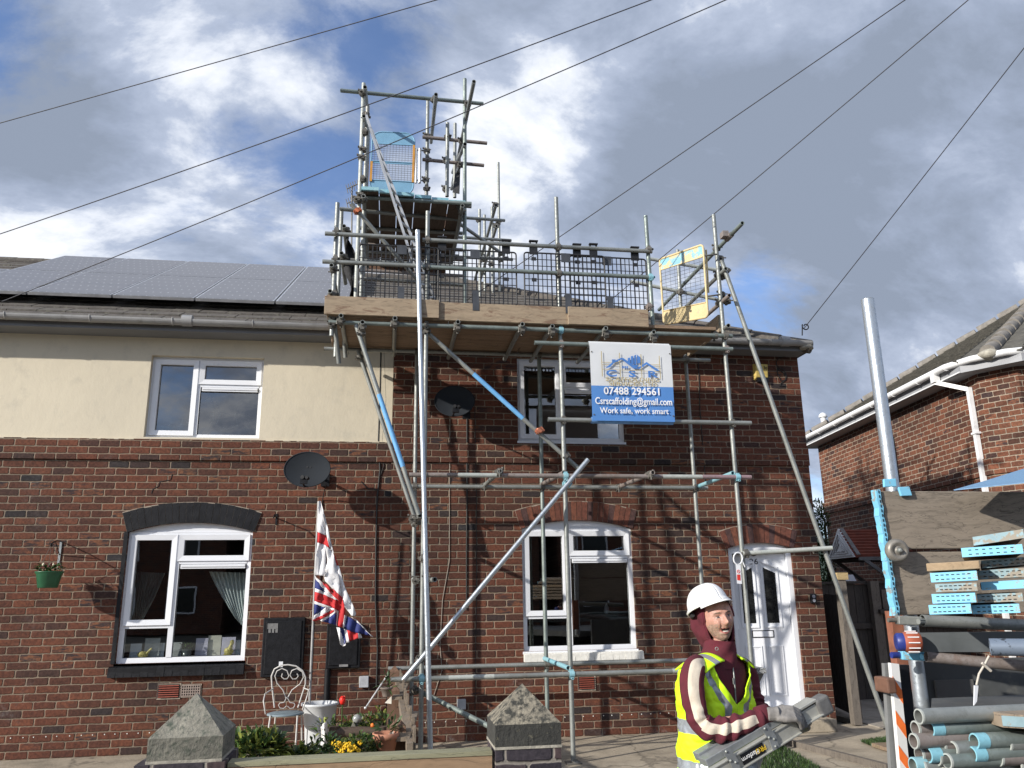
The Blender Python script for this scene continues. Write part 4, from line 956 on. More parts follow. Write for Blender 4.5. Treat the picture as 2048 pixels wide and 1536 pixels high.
G, P_ = gate('tower_gate', 'light blue mesh gate standing on the top of the tower', at(745, 263, ty), at(830, 267, ty), at(826, 391, ty), at(739, 386, ty), BLUEG, BLUEG, WIREM, (.0, .20), (.79, 1.0), (.485, .515), r=.010, rounded=.26, nx=14, nz=17)
q = MB(); q.bar(P_(.985, .2)+Vector((0, -.01, 0)), P_(.985, .80)+Vector((0, -.01, 0)), .03, .02, (0, 1, 0)); q.build('side_post', ORA, G)
q = MB(); q.bar(P_(.015, .5)+Vector((0, -.01, 0)), P_(.015, .82)+Vector((0, -.01, 0)), .03, .02, (0, 1, 0)); q.build('side_post', ORA, G)
for (u0, u1, r_) in [(832.5, 831.5, .016), (840, 839, .02)]:
    q = MB(); q.tube([at(u0, 297, ty), at(u1, 366, ty)], r_, 10); q.build('hinge_post', mat('bright_tube_plain', (.6, .6, .6), .35, .4), G)
for v in (300, 360): q = MB(); q.tube([at(830, v, ty), at(856, v+2, -.15)], .010, 6); q.build('hinge', FIT, G)
# --- ladder
lt, lb_ = at(737, 240, -1.30), at(866, 612, -1.20)
lad = thing('ladder', lb_, 'aluminium ladder leaning from the platform up to the tower', 'ladder')
hw_ = Vector((.0, 0, 0)); ld = (lt-lb_).normalized()
q0 = [at(733, 232, -1.36), at(852, 606, -1.36)]; q1 = [at(744, 262, -1.14), at(872, 606, -1.12)]
LADM = mat('ladder_aluminium', (.50, .51, .52), .4, .5, .15, 6)
for s_ in (q0, q1):
    q = MB(); q.bar(s_[0], s_[1], .026, .062, (0, 1, .2)); q.build('ladder_stile', LADM, lad)
for k in range(15):
    f_ = .05+.92*k/14; a, b = q0[0].lerp(q0[1], f_), q1[0].lerp(q1[1], f_); q = MB(); q.tube([a, a+(b-a)*1.0], .015, 8); q.build('rung', LADM, lad)
    q = MB(); q.tube([b+Vector((0, .0, 0)), b+(a-b).normalized()*-.022], .017, 8); q.build('rung_end', FIT, lad)
# --- banner
BW, BBl = mat('banner_white', (.62, .64, .66), .5, 0, .04, 4), mat('banner_blue', (.085, .235, .56), .5, 0, .05, 4)
BGOLD, BLOG, BTXT = mat('banner_gold', (.42, .34, .16), .6), mat('banner_logo_blue', (.07, .20, .52), .6), mat('banner_text_white', (.80, .82, .84), .5)
by = YO-.13
bTL, bTR, bBR, bBL = at(1179, 686, by), at(1341, 690.5, by), at(1350, 844, by), at(1185, 841, by)
ban = thing('scaffold_banner', (bTL+bTR+bBR+bBL)/4+Vector((0, 0, -.45)), 'white and blue advertising banner laced between two scaffold tubes', 'banner')
def BP(a, b, d=0.0):
    p = bTL.lerp(bTR, a).lerp(bBL.lerp(bBR, a), b); dd = .006*math.sin(a*7+b*2)*math.sin(b*math.pi)
    roll = .055 if b < .0 else 0
    k = 0
    if b < .09: k = -.03*(1-b/.09)**2+.0
    if b > .93: k = -.03*((b-.93)/.07)**2
    return p+Vector((0, -dd-d-k*0, 0))
q = MB(); q.keepn = True
q.grid(lambda a, b: BP(a, b*.555), 20, 10, 0); q.grid(lambda a, b: BP(a, b*.555)+Vector((0, .004, 0)), 20, 10, 0)
q.build('banner_top', BW, ban); q = MB(); q.grid(lambda a, b: BP(a, .555+b*.445), 20, 10, 0); q.grid(lambda a, b: BP(a, .555+b*.445)+Vector((0, .004, 0)), 20, 10, 0); q.build('banner_bottom', BBl, ban)
for (b, mm) in ((0.02, BW), (.965, mat('banner_blue_light', (.16, .36, .72), .5))):
    q = MB(); z_ = ZB1 if b < .5 else ZB2; xa, xb = (bTL.x, bTR.x) if b < .5 else (bBL.x, bBR.x)
    n = 8; pts = [(YO-.06+.038*math.cos(t), z_+.038*math.sin(t)) for t in [RAD(360*k/16) for k in range(17)]]
    q.grid(lambda a, c, pts=pts: (xa+(xb-xa)*a, pts[int(round(c*16))][0], pts[int(round(c*16))][1]), 4, 16, 0, True); q.build('banner_sleeve', mm, ban)
    for a in (.02, .98):
        q = MB(); p = BP(a, .115 if b < .5 else .925, .003); q.tube([p, p+Vector((0, -.004, 0))], .008, 8); q.build('eyelet', FIT, ban)
bx_, by_ = (bTR-bTL+bBR-bBL).normalized(), (bTL-bBL+bTR-bBR).normalized(); bw_ = (bTR-bTL).length; bh_ = (bTL-bBL).length
def bm(a, b): return plane_matrix(BP(a, b, .020), bx_, by_)
text('banner_lettering', '07488 294561', BTXT, .118, bm(.495, .625), ban, .001, .98, bold=.002)
text('banner_lettering', 'Csrscaffolding@gmail.com', BTXT, .112, bm(.505, .755), ban, .001, .745, bold=.0015)
text('banner_lettering', 'Work safe, work smart', BTXT, .092, bm(.505, .875), ban, .001, .90, bold=.001)
for a, ch in ((.245, 'C'), (.50, 'S'), (.745, 'R')): text('banner_lettering', ch, BLOG, .105, bm(a, .40), ban, .001, 1.75, bold=.003)
text('banner_lettering', 'SCAFFOLDING', BGOLD, .064, bm(.505, .472), ban, .001, 1.50)
text('banner_lettering', 'SERVICES LTD', BGOLD, .064, bm(.505, .529), ban, .001, 1.42)
lg = MB()
def bl(a0, b0, a1, b1, w): lg.bar(BP(a0, b0, .0155), BP(a1, b1, .0155), w, .001, (0, 1, 0))
def bpoly(pts): lg.prism([BP(a, b, .0155) for a, b in pts], (0, -.001, 0))
for pts in [[(.17, .335), (.27, .245), (.355, .20), (.40, .20), (.355, .222), (.28, .262), (.235, .315)], [(.26, .265), (.26, .215), (.305, .215), (.305, .245)], [(.355, .19), (.40, .192), (.515, .275), (.585, .275), (.56, .325), (.52, .325)],
            [(.455, .245), (.455, .19), (.485, .183), (.485, .262)], [(.495, .265), (.495, .165), (.525, .16), (.525, .27)], [(.535, .27), (.535, .158), (.56, .14), (.56, .265)], [(.57, .26), (.57, .14), (.61, .18), (.61, .25)],
            [(.56, .325), (.685, .235), (.82, .33), (.84, .352), (.80, .35), (.685, .265), (.60, .325)]]: bpoly(pts)
for a in (.385, .41, .435): lg.prism([BP(a, .295, .0155), BP(a+.018, .297, .0155), BP(a+.018, .325, .0155), BP(a, .323, .0155)], (0, -.001, 0))
lg.build('banner_logo', BLOG, ban)
lg = MB()
for a, b0, b1 in [(.135, .11, .44), (.355, .125, .435), (.62, .135, .445), (.845, .15, .455)]: bl(a, b0, a, b1, .008)
for b in (.255, .285): bl(.135, b, .33, b, .005); bl(.72, b+.01, .845, b+.012, .005)
bl(.135, .345, .845, .36, .005)
lg.build('banner_logo_lines', BGOLD, ban)
# --- inspection tag on the right standard
tg = thing('inspection_tag', at(1481, 1165, -1.53), 'white safety tag with red marks tied to the right scaffold post', 'tag')
q = MB(); pts = [at(1476+9*math.cos(t), 1117+9.5*math.sin(t)*1.3, -1.56) for t in [RAD(30*k) for k in range(13)]]; q.tube(pts, .008, 6); q.tube([at(1484, 1120, -1.56), at(1490, 1134, -1.56)], .006, 6); q.build('tag_loop', UPVC, tg)
q = MB(); q.hexa([at(1474, 1167, -1.565), at(1484, 1168, -1.565), at(1484, 1168, -1.555), at(1474, 1167, -1.555)], [at(1471, 1128, -1.565), at(1481, 1128, -1.565), at(1481, 1128, -1.555), at(1471, 1128, -1.555)]); q.build('tag_card', UPVC, tg)
REDP = mat('red_print', (.65, .04, .03), .5)
q = MB(); pts = [at(1477+2.8*math.cos(t), 1143+3.4*math.sin(t), -1.568) for t in [RAD(45*k) for k in range(9)]]; q.tube(pts, .0022, 5); q.tube([pts[1], pts[5]], .002, 5)
q.hexa([at(1474.5, 1160, -1.568), at(1481, 1161, -1.568), at(1481, 1161, -1.566), at(1474.5, 1160, -1.566)], [at(1474, 1149, -1.568), at(1480.5, 1149, -1.568), at(1480.5, 1149, -1.566), at(1474, 1149, -1.566)]); q.build('tag_print', REDP, tg)

# ================================================================ ON THE WALLS
DISHM = mat('dark_grey_dish', (.020, .024, .030), .8, 0, .15, 4, spec=.15); 
def dish(u, v, ru, rv, label, tiltv, y):
    c = at(u, v, y); t = thing('satellite_dish', at(u+20, v+20, 0), label, 'satellite dish', 'satellite dishes on the house fronts')
    s_ = (10+y)/1600; a_, b_ = ru*s_*1.02, rv*s_*1.05
    n = Vector((-.22, -1, .12)).normalized(); ux = Vector((1, -.25, -.10*tiltv)).normalized(); uy = ux.cross(n); uy = -uy if uy.z < 0 else uy; ux = uy.cross(n); ux = ux if ux.x > 0 else -ux
    def D(r, th, th2=0): 
        e = r*r*.055
        return c+ux*(a_*r*math.cos(th))+uy*(b_*r*math.sin(th))+n*(e+th2)
    q = MB(); N = 36
    q.grid(lambda a, b: D(b, a*2*math.pi), N, 8); q.grid(lambda a, b: D(b, a*2*math.pi, -.006), N, 8)
    q.tube([D(1, RAD(10*k), -.002) for k in range(37)], .007, 6); q.build('reflector', DISHM, t)
    q = MB()
    for (rr, th) in [(.2, 110), (.2, 70), (.62, 262)]: p = D(rr, RAD(th), .001); q.tube([p, p+n*.004], .010, 8)
    q.build('bolt', BLACKP, t)
    arm0 = D(.95, RAD(268)); lnb = c+n*.30+uy*(-.16)+ux*.06
    q = MB(); q.tube([arm0-n*.03, lnb+Vector((0, 0, -.05))], .011, 8); q.build('feed_arm', BLACKP, t)
    q = MB(); q.tube([lnb+n*.03, lnb-n*.05], [.022, .026], 10); q.tube([lnb+n*.03+ux*.05, lnb-n*.03+ux*.05], .018, 8); q.box(lnb.x-.03, lnb.x+.05, lnb.y-.02, lnb.y+.02, lnb.z-.07, lnb.z-.02); q.build('receiver', BLACKP, t)
    q = MB(); w0 = Vector((c.x+.17, 0.02, c.z-.06)); q.tube([c-n*.02, c-n*.10+Vector((.05, 0, -.03)), w0], .018, 8); q.box(w0.x-.05, w0.x+.05, -.008, .03, w0.z-.08, w0.z+.08); q.build('wall_bracket', BLACKP, t)
    return c
dL = dish(617, 941, 45, 33, 'dark oval satellite dish on the left brickwork above the flags', 1, -.36)
dR = dish(910, 805, 40, 31, 'dark oval satellite dish high on the shaded wall right of the cream render', 1, -.30)
CAB = mat('black_cable', (.02, .02, .02), .6)
def cable(name, pts, label, r=.006, y=-.008, m=CAB, cat='cable'):
    q = MB(); q.tube([at(u, v, y+(pp[0] if pp else 0)) for (u, v, *pp) in pts], r, 6, m=0); return q.build(name, m, label=label, cat=cat)
cable('cable', [(653, 968, -.2), (648, 985, -.06), (645, 1000, YL), (642, 1030, YL), (641, 1120, YL), (640, 1230, YL)], 'thin black lead hanging from the left satellite dish behind the flags')
cable('cable', [(762, 700, YL), (760, 790, YL), (757, 880, YL), (760, 940, YL), (754, 1000, YL), (752, 1080, YL), (751, 1200, YL), (755, 1300, YL), (753, 1374, YL)], 'bundle of black cables running down beside the party line', .011)
cable('cable', [(768, 700, YL), (772, 800, YL), (764, 885, YL), (760, 905, YL), (768, 930, YL), (758, 960, YL)], 'thin looping black cable over the edge of the cream render', .005)
cable('cable', [(757, 980, YL), (735, 977, YL), (722, 963, YL)], 'short black wire bent to the left on the brickwork', .006)
cable('cable', [(900, 838), (899, 1000), (899, 1120), (885, 1200), (880, 1290), (884, 1340), (868, 1390)], 'pale thin cable dropping from the right satellite dish', .004, -.008, mat('pale_cable', (.3, .27, .23), .7))
cable('cable', [(934, 838), (934, 1000), (933, 1100), (933, 1220)], 'black cable ending halfway down the shaded brick wall', .009)
cable('cable', [(949, 790), (953, 1000), (953, 1200), (951, 1330), (950, 1420)], 'thin dark cable down the wall just right of the dish', .004)
cable('cable', [(1396, 700), (1400, 820), (1409, 930), (1410, 975)], 'thin black cable beside the last inner post', .005)
cable('cable', [(1575, 712), (1558, 716), (1552, 724), (1556, 738), (1566, 745), (1572, 752), (1570, 760), (1562, 762), (1556, 750), (1554, 740), (1560, 736), (1568, 740), (1573, 750), (1571, 760), (1562, 766), (1560, 772), (1572, 772)], 'coiled black cable near the top right corner of the house', .006)
al = thing('alarm_box', at(1520, 762, 0), 'yellow alarm box below the eaves at the right of the house', 'alarm box')
a0, a1 = at(1504, 728, 0), at(1536, 762, 0); x0, x1, z1_, z0_ = a0.x, a1.x, a0.z, a1.z
ALY = mat('faded_yellow_plastic', (.56, .42, .12), .5, 0, .12, 8)
q = MB(); q.hexa([(x0, -.001, z0_), (x1, -.001, z0_), (x1-.02, -.05, z0_+.04), (x0+.02, -.05, z0_+.04)], [(x0, -.001, z1_), (x1, -.001, z1_), (x1-.02, -.075, z1_-.02), (x0+.02, -.075, z1_-.02)]); bevel(q.build('alarm_cover', ALY, al), .008)
q = MB(); q.box(x0+.04, x1-.01, -.045, -.001, z0_-.025, z0_+.038); q.build('siren_base', BLACKP, al)
text('alarm_lettering', 'le', BLACKP, .075, plane_matrix(Vector((x1-.055, -.078, z1_-.07)), (1, 0, 0), (0, .1, 1)), al)
# doorbell
q = thing('doorbell_camera', at(1624, 1208, 0), 'small black video doorbell on the brick beside the front door', 'doorbell')
b_ = MB(); p = at(1625, 1197, 0); b_.box(p.x-.042, p.x+.042, -.035, 0, p.z-.062, p.z+.062); bevel(b_.build('bell_body', BLACKP, q), .012)
b_ = MB(); b_.tube([(p.x, -.036, p.z+.025), (p.x, -.040, p.z+.025)], .022, 12); b_.tube([(p.x, -.036, p.z-.025), (p.x, -.040, p.z-.025)], .020, 12); b_.build('lens', mat('lens_grey', (.25, .26, .3), .15), q)
# meter boxes
def meter(c4, label, tagged):
    (u0, v0), (u1, v1) = c4; a, b = at(u0, v0, YL), at(u1, v1, YL); t = thing('meter_box', ((a.x+b.x)/2, YL, b.z), label, 'meter box', 'black meter boxes on the left house')
    q = MB(); q.box(a.x, b.x, YL-.06, YL, b.z, a.z); bevel(q.build('box_body', BLACKP, t), .008)
    q = MB(); q.box(a.x+.035, b.x-.035, YL-.070, YL-.0605, b.z+.035, a.z-.035); bevel(q.build('box_door', BLACKP, t), .006)
    return t, a, b
t, a, b = meter(((529, 1236), (606, 1352)), 'large black meter box behind the metal chair with flaking paint', True)
q = MB()
for k in range(9): q.box(a.x+.05+.013*k, a.x+.061+.013*k, YL-.0725, YL-.0705, a.z-.10-.05*abs(math.sin(k*2.1))-.02, a.z-.06)
q.build('flaked_paint', mat('bare_flaked_patch', (.20, .20, .20), .8, 0, .3, 30), t)
q = MB(); q.box(a.x+.20, a.x+.245, YL-.073, YL-.0705, b.z+.11, b.z+.17); q.build('sticker', UPVC, t)
t, a, b = meter(((655, 1248), (720, 1335)), 'smaller black meter box partly behind the hanging flags', False)
q = MB(); q.tube([((a.x+b.x)/2-.17, YL-.02, b.z), ((a.x+b.x)/2-.17, YL-.02, .02)], .035, 10); q.build('conduit', BLACKP, t)
q = MB(); q.box((a.x+b.x)/2-.04, (a.x+b.x)/2+.06, YL-.078, YL-.0705, b.z+.02, b.z+.045); q.build('latch', mat('dull_metal', (.3, .3, .3), .5, .5), t)
for (u0, v0, u1, v1, yy, lb) in [(719, 1352, 737, 1374, YL, 'small grey electrical box on the wall left of the timber fence'), (914, 1398, 931, 1418, 0, 'small grey electrical box low on the wall behind the sloping tube')]:
    a, b = at(u0, v0, yy), at(u1, v1, yy); q = MB(); q.box(a.x, b.x, yy-.05, yy, b.z, a.z); o = bevel(q.build('electrical_box', mat('grey_plastic_box', (.42, .44, .47), .5), label=lb, cat='electrical box', group='small grey wall boxes'), .006)
# hanging basket
hb = thing('hanging_basket', at(100, 1167, -.28), 'green hanging basket of small flowers on a scroll bracket at the far left', 'hanging basket')
c = at(99, 1145, -.28); GRN = mat('green_plastic', (.02, .105, .05), .4)
rr = 23.5*(9.72)/1600
q = MB(); q.lathe((c.x, c.y, c.z), [(rr*.66, -.165), (rr*.70, -.16), (rr*.90, -.02), (rr*1.0, -.0), (rr*1.03, .008), (rr*.97, .012), (rr*.9, -.01)], 28); q.build('basket_pot', GRN, hb)
wmt = at(120, 1106, YL); tip = at(104, 1086, -.28)
q = MB(); q.box(wmt.x-.012, wmt.x+.012, YL-.012, YL, wmt.z-.14, wmt.z+.13); q.build('bracket_plate', mat('pale_metal_strip', (.42, .45, .45), .4, .5), hb)
q = MB(); top = Vector((wmt.x, YL-.01, wmt.z+.13)); q.tube([top, top.lerp(tip, .5)+Vector((0, 0, .015)), tip, tip+Vector((0, -.03, -.02)), tip+Vector((0, -.01, -.04))], .007, 6); q.tube([Vector((wmt.x, YL-.01, wmt.z-.02)), top.lerp(tip, .6)], .005, 6)
q.tube([tip+Vector((.025*math.cos(t), 0, .025*math.sin(t))) for t in [RAD(40*k) for k in range(9)]], .005, 5); q.build('bracket_arm', BLACKP, hb)
q = MB()
for a in (0, 120, 240): q.tube([tip, c+Vector((rr*math.cos(RAD(a)), rr*math.sin(RAD(a)), .005))], .0025, 4)
q.build('chain', FIT, hb)
# ---- leaves helper
def leafmat(name, c, tr=.25):
    if name in MATS: return MATS[name]
    m = bpy.data.materials.new(name); m.use_nodes = True; t = NT(m.node_tree)
    b = t.new('ShaderNodeBsdfPrincipled'); o = t.new('ShaderNodeOutputMaterial')
    g_ = t.new('ShaderNodeNewGeometry'); cc = t.ramp(g_.outputs['Random Per Island'], [(0, tuple(x*.45 for x in c)), (.5, c), (1, tuple(min(1, x*1.8) for x in c))])
    t.put(b.inputs['Base Color'], cc); b.inputs['Roughness'].default_value = .45
    tl = t.new('ShaderNodeBsdfTranslucent'); t.put(tl.inputs[0], cc); mx = t.new('ShaderNodeMixShader'); mx.inputs[0].default_value = tr
    t.l.new(b.outputs[0], mx.inputs[1]); t.l.new(tl.outputs[0], mx.inputs[2]); t.l.new(mx.outputs[0], o.inputs[0]); MATS[name] = m; return m
def leaf(mb, p, d, up, L, Wd, m=0, droop=.25):
    d = Vector(d).normalized(); s_ = d.cross(Vector(up)); s_ = s_.normalized() if s_.length > .01 else Vector((1, 0, 0)); n = s_.cross(d)
    pts = []
    for t, w in ((0, .12), (.3, .85), (.6, 1), (.85, .55), (1, .02)):
        c_ = Vector(p)+d*L*t-Vector((0, 0, 1))*droop*L*t*t; pts += [c_-s_*Wd*w/2+n*Wd*.12*w, c_, c_+s_*Wd*w/2+n*Wd*.12*w]
    fs = []
    for k in range(4):
        a = k*3; fs += [(a, a+1, a+4, a+3), (a+1, a+2, a+5, a+4)]
    mb.add(pts, fs, m, True)
def foliage(mb, c, r, n, L, Wd, rnd, m=(0,), up=.6):
    for k in range(n):
        while True:
            q = Vector((rnd.uniform(-1, 1), rnd.uniform(-1, 1), rnd.uniform(-1, 1)))
            if q.length < 1: break
        cl = noise.noise(q*2.5+Vector(c))
        if cl < -.12: continue
        p = Vector(c)+Vector((q.x*r[0], q.y*r[1], q.z*r[2])); d = Vector((q.x+rnd.uniform(-.6, .6), q.y+rnd.uniform(-.6, .6), q.z*.5+up+rnd.uniform(-.5, .5)))
        l = L*rnd.uniform(.6, 1.25); leaf(mb, p, d, (rnd.uniform(-.4, .4), rnd.uniform(-.4, .4), 1), l, Wd*rnd.uniform(.7, 1.2), rnd.choice(m), rnd.uniform(.1, .5))
LF1, LF2, LF3 = leafmat('leaf_mid_green', (.055, .10, .025)), leafmat('leaf_yellow_green', (.20, .23, .05)), leafmat('leaf_dark_green', (.025, .055, .018))
rn = random.Random(11)
q = MB(); foliage(q, (c.x, c.y, c.z+.03), (rr*1.0, rr*1.0, .05), 170, .06, .028, rn, (0, 1)); q.build('basket_leaves', [LF3, LF1], hb)
q = MB()
for k in range(7): q.blob(c+Vector((rn.uniform(-.1, .1), rn.uniform(-.12, 0), .06+rn.uniform(0, .035))), .012, k % 3, 6, .3)
q.build('basket_flowers', [mat('cream_petal', (.75, .70, .5), .7), mat('dark_red_petal', (.12, .02, .03), .7), mat('dark_red_petal', (.12, .02, .03), .7)], hb)
# window-side small scroll bracket right of the arch
q = MB(); p = at(553, 1036, YL); q.tube([p, p+Vector((0, -.20, .02)), p+Vector((0, -.24, -.02))], .008, 6); q.box(p.x-.01, p.x+.01, YL-.01, YL, p.z-.08, p.z+.05); q.build('empty_wall_bracket', BLACKP, label='short empty iron bracket on the brick right of the black arch', cat='bracket')

# ================================================================ FLAGS
fp = thing('flagpole', (at(618, 1420, -.45).x, -.45, .1), 'slim grey pole standing in the white bin and carrying two flags', 'flagpole')
pt, pb_ = at(637, 1003, -.50), at(617, 1450, -.42)
q = MB(); q.tube([pt, pb_], .014, 10); q.build('pole', mat('grey_pole', (.36, .36, .36), .5, .3), fp)
CW, CR, CB = mat('flag_white', (.74, .74, .76), .8, 0, .05, 5), mat('flag_red', (.52, .025, .03), .8, 0, .15, 8), mat('flag_blue', (.022, .035, .17), .8, 0, .2, 8)
def cloth(name, label, polys, y, fold, group='flags on the grey pole'):
    """polys: list of (material index, px polygon, y offset) cut from one folded cloth"""
    t = MB()
    for (m, pts, dy) in polys:
        def D(u, v): return y+dy+.018*math.sin(u*.33+v*.06)+.012*math.sin(u*.7-v*.02)
        # triangulated fan refined through bmesh for folds
        bm_ = bmesh.new(); vs = [bm_.verts.new((u, v, 0)) for u, v in pts]; f = bm_.faces.new(vs); bmesh.ops.triangulate(bm_, faces=[f])
        bmesh.ops.subdivide_edges(bm_, edges=bm_.edges, cuts=3, use_grid_fill=True); bm_.verts.index_update()
        vv = [at(w.co.x, w.co.y, D(w.co.x, w.co.y)) for w in bm_.verts]; ff = [[w.index for w in g_.verts] for g_ in bm_.faces]
        t.add(vv, ff, m, True); bm_.free()
    o = t.build(name, [CW, CR, CB], label=label, cat='flag', group=group)
    md = o.modifiers.new('thick', 'SOLIDIFY'); md.thickness = .003; return o
cloth('flag', 'white flag with a red cross hanging folded at the top of the grey pole', [
    (0, [(637, 1002), (641, 1002), (652, 1065), (652, 1071), (635, 1064)], 0), (1, [(635, 1064), (652, 1071), (655, 1079), (661, 1099), (650, 1090), (635, 1085)], 0),
    (0, [(641, 1002), (652, 1040), (668, 1108), (661, 1099), (655, 1079), (652, 1065)], -.02),
    (0, [(635, 1085), (650, 1090), (654, 1110), (655, 1140), (654, 1152), (630, 1150), (632, 1110)], 0), (0, [(650, 1090), (661, 1099), (668, 1111), (673, 1130), (680, 1170), (684, 1194), (672, 1184), (650, 1162), (648, 1152), (654, 1152), (655, 1120)], -.03),
    (1, [(667, 1108), (671, 1112), (676, 1130), (674, 1131), (670, 1130)], -.01), (0, [(674, 1131), (678, 1132), (690, 1175), (706, 1210), (712, 1228), (710, 1232), (704, 1232), (690, 1215), (684, 1194)], -.02),
    (1, [(664, 1176), (672, 1184), (684, 1194), (688, 1212), (676, 1200)], -.035)], -.56, 1)
cloth('flag', 'union flag drooping below the white flag across the small meter box', [
    (2, [(631, 1156), (648, 1180), (651, 1184), (630, 1176)], .0), (0, [(630, 1152), (633, 1155), (664, 1182), (680, 1200), (676, 1201), (651, 1184), (631, 1158)], -.004), (1, [(640, 1160), (655, 1170), (676, 1192), (690, 1208), (682, 1205), (664, 1190)], -.01),
    (0, [(630, 1176), (651, 1184), (671, 1196), (671, 1200), (650, 1190), (629, 1183)], 0), (1, [(629, 1183), (650, 1190), (671, 1200), (680, 1198), (692, 1212), (689, 1240), (685, 1255), (674, 1252), (677, 1222), (660, 1213), (629, 1202)], 0),
    (0, [(629, 1202), (660, 1213), (677, 1222), (674, 1252), (672, 1250), (673, 1224), (655, 1217), (629, 1208)], -.002), (2, [(629, 1208), (652, 1214), (640, 1224), (628, 1231)], 0), (0, [(652, 1214), (664, 1218), (645, 1232), (627, 1240), (628, 1231), (640, 1224)], 0),
    (1, [(668, 1219), (672, 1220), (650, 1234), (630, 1243), (625, 1240), (645, 1230)], -.004), (0, [(672, 1221), (673, 1224), (660, 1234), (646, 1243), (640, 1241), (655, 1233)], 0), (2, [(673, 1225), (672, 1250), (660, 1247), (646, 1243), (660, 1234)], 0),
    (0, [(689, 1230), (694, 1232), (688, 1256), (685, 1255)], 0), (2, [(694, 1232), (705, 1238), (722, 1250), (742, 1272), (725, 1268), (705, 1264), (688, 1256)], 0), (0, [(703, 1234), (712, 1239), (746, 1274), (742, 1272), (722, 1252)], -.004),
    (0, [(673, 1254), (680, 1256), (686, 1275), (692, 1290), (686, 1293), (681, 1289)], .01), (2, [(680, 1256), (688, 1258), (692, 1285), (688, 1290), (684, 1275)], .01), (0, [(688, 1258), (694, 1260), (699, 1284), (693, 1286)], .01), (1, [(694, 1260), (716, 1266), (717, 1276), (699, 1283)], .01), (0, [(716, 1266), (722, 1268), (724, 1276), (717, 1277)], .01)], -.50, 1)
# ================================================================ NEIGHBOUR HOUSE
pn = atz(1965, 695, 4.99); an = YAW+math.atan2(993-1024, FPX/math.cos(PITCH))
e1 = Vector((math.sin(an), math.cos(an), 0)); e2 = Vector((math.cos(an), -math.sin(an), 0))
org = Vector((pn.x, pn.y, 0))+e1*.33+e2*.33
nh = thing('neighbour_house', org, 'brick house with white gutters and a hipped tile roof beyond the side path', 'house'); nh.rotation_euler = (0, 0, -an)
def nb(mb, name, m, parent=nh, **k):
    mb.v = [v+org for v in mb.v]; return mb.build(name, m, parent, **k)
BN = brick('neighbour_brick', seed=6.1, swap=True, cols=[(.0, (.05, .03, .03)), (.08, (.085, .04, .028)), (.4, (.14, .056, .034)), (.8, (.18, .070, .040)), (1, (.25, .10, .055))], mortar=(.42, .34, .26), mw=.009)
Lh, Wh, ch = 6.75, 7.2, .45
q = MB()
def nwall(pts, z0, z1): q.prism([(x, y, z0) for x, y in pts], (0, 0, z1-z0))
base = [(0, ch), (ch*.75, 0), (Wh, 0), (Wh, Lh), (0, Lh)]
nwall(base, 0, 3.26); nwall([(-.03, ch), (ch*.75-.02, -.03), (Wh, -.03), (Wh+.03, Lh+.03), (-.03, Lh+.03)], 3.2605, 3.51); nwall(base, 3.5105, 4.90)
nb(q, 'wall', BN)
WGUT = mat('white_gutter', (.74, .75, .76), .4, 0, .05, 4); WSOF = mat('grey_soffit', (.30, .31, .33), .6, 0, .08, 4)
def gpath(o): return [(-o, Lh+o, 0), (-o, ch-.1, 0), (ch*.75-.1, -o, 0), (Wh+o, -o, 0)]
q = MB(); z_ = 4.99
gp = [Vector(p)+Vector((0, 0, z_-.03)) for p in gpath(.36)]; gp = [gp[0], gp[1].lerp(gp[0], .04), gp[1].lerp(gp[2], .25), gp[2].lerp(gp[1], .25), gp[2].lerp(gp[3], .04), gp[3]]
q.tube(gp, .052, 12); gt = nb(q, 'gutter', WGUT)
q = MB()
for k in range(8):
    q = MB(); y = .6+.85*k; q.tube([(-.36+.060*math.cos(t), y, z_-.03+.060*math.sin(t)) for t in [RAD(170+25*j) for j in range(8)]], .008, 5); nb(q, 'gutter_bracket', WGUT, gt)
q = MB(); o_ = [(-.28, Lh+.28), (-.28, ch-.08), (ch*.75-.08, -.28), (Wh+.28, -.28), (Wh+.28, Lh+.28)]
q.prism([(x, y, 4.80) for x, y in o_], (0, 0, .015)); q2 = o_
for (a, b) in zip(o_[:3], o_[1:4]): q.bar((a[0], a[1], 4.88), (b[0], b[1], 4.88), .02, .16, (0, 0, 1))
nb(q, 'fascia', WSOF); q = MB(); q.bar((-.295, Lh+.28, 4.815), (-.295, ch-.08, 4.815), .012, .02); nb(q, 'fascia_trim', WGUT)
ap = Vector((3.55, 3.55, 7.28)); zf_ = 4.97; ov = .33
c_nl, c_nr, c_fl, c_fr = Vector((-ov, -ov+.0, zf_)), Vector((Wh+ov, -ov, zf_)), Vector((-ov, Lh+ov, zf_)), Vector((Wh+ov, Lh+ov, zf_))
q = MB(); cn1, cn2 = Vector((-ov, ch-.1, zf_)), Vector((ch*.75-.1, -ov, zf_))
def slope_tiles(A, B, T, n=24, m=0):
    """courses between eaves edge A-B and apex T"""
    nn = (B-A).cross(T-A).normalized(); nn = nn if nn.z > 0 else -nn
    for i in range(n):
        a0, b0 = A.lerp(T, i/n), B.lerp(T, i/n); a1, b1 = A.lerp(T, (i+1.05)/n), B.lerp(T, (i+1.05)/n)
        k = max(1, int((b0-a0).length/.33))
        for j in range(k):
            u0, u1 = j/k, (j+1)/k; v = [a0.lerp(b0, u0), a0.lerp(b0, u1), a1.lerp(b1, u1), a1.lerp(b1, u0)]; g_ = (b0-a0).normalized()*.004
            v = [v[0]+g_, v[1]-g_, v[2]-g_, v[3]+g_]
            jz = random.uniform(-.004, .004)
            q.hexa([p-nn*.01 for p in v], [v[0]+nn*(.03+jz), v[1]+nn*(.03+jz), v[2]+nn*.004, v[3]+nn*.004])
slope_tiles(cn1, c_fl, ap, 24); slope_tiles(cn2, c_nr, ap, 24)
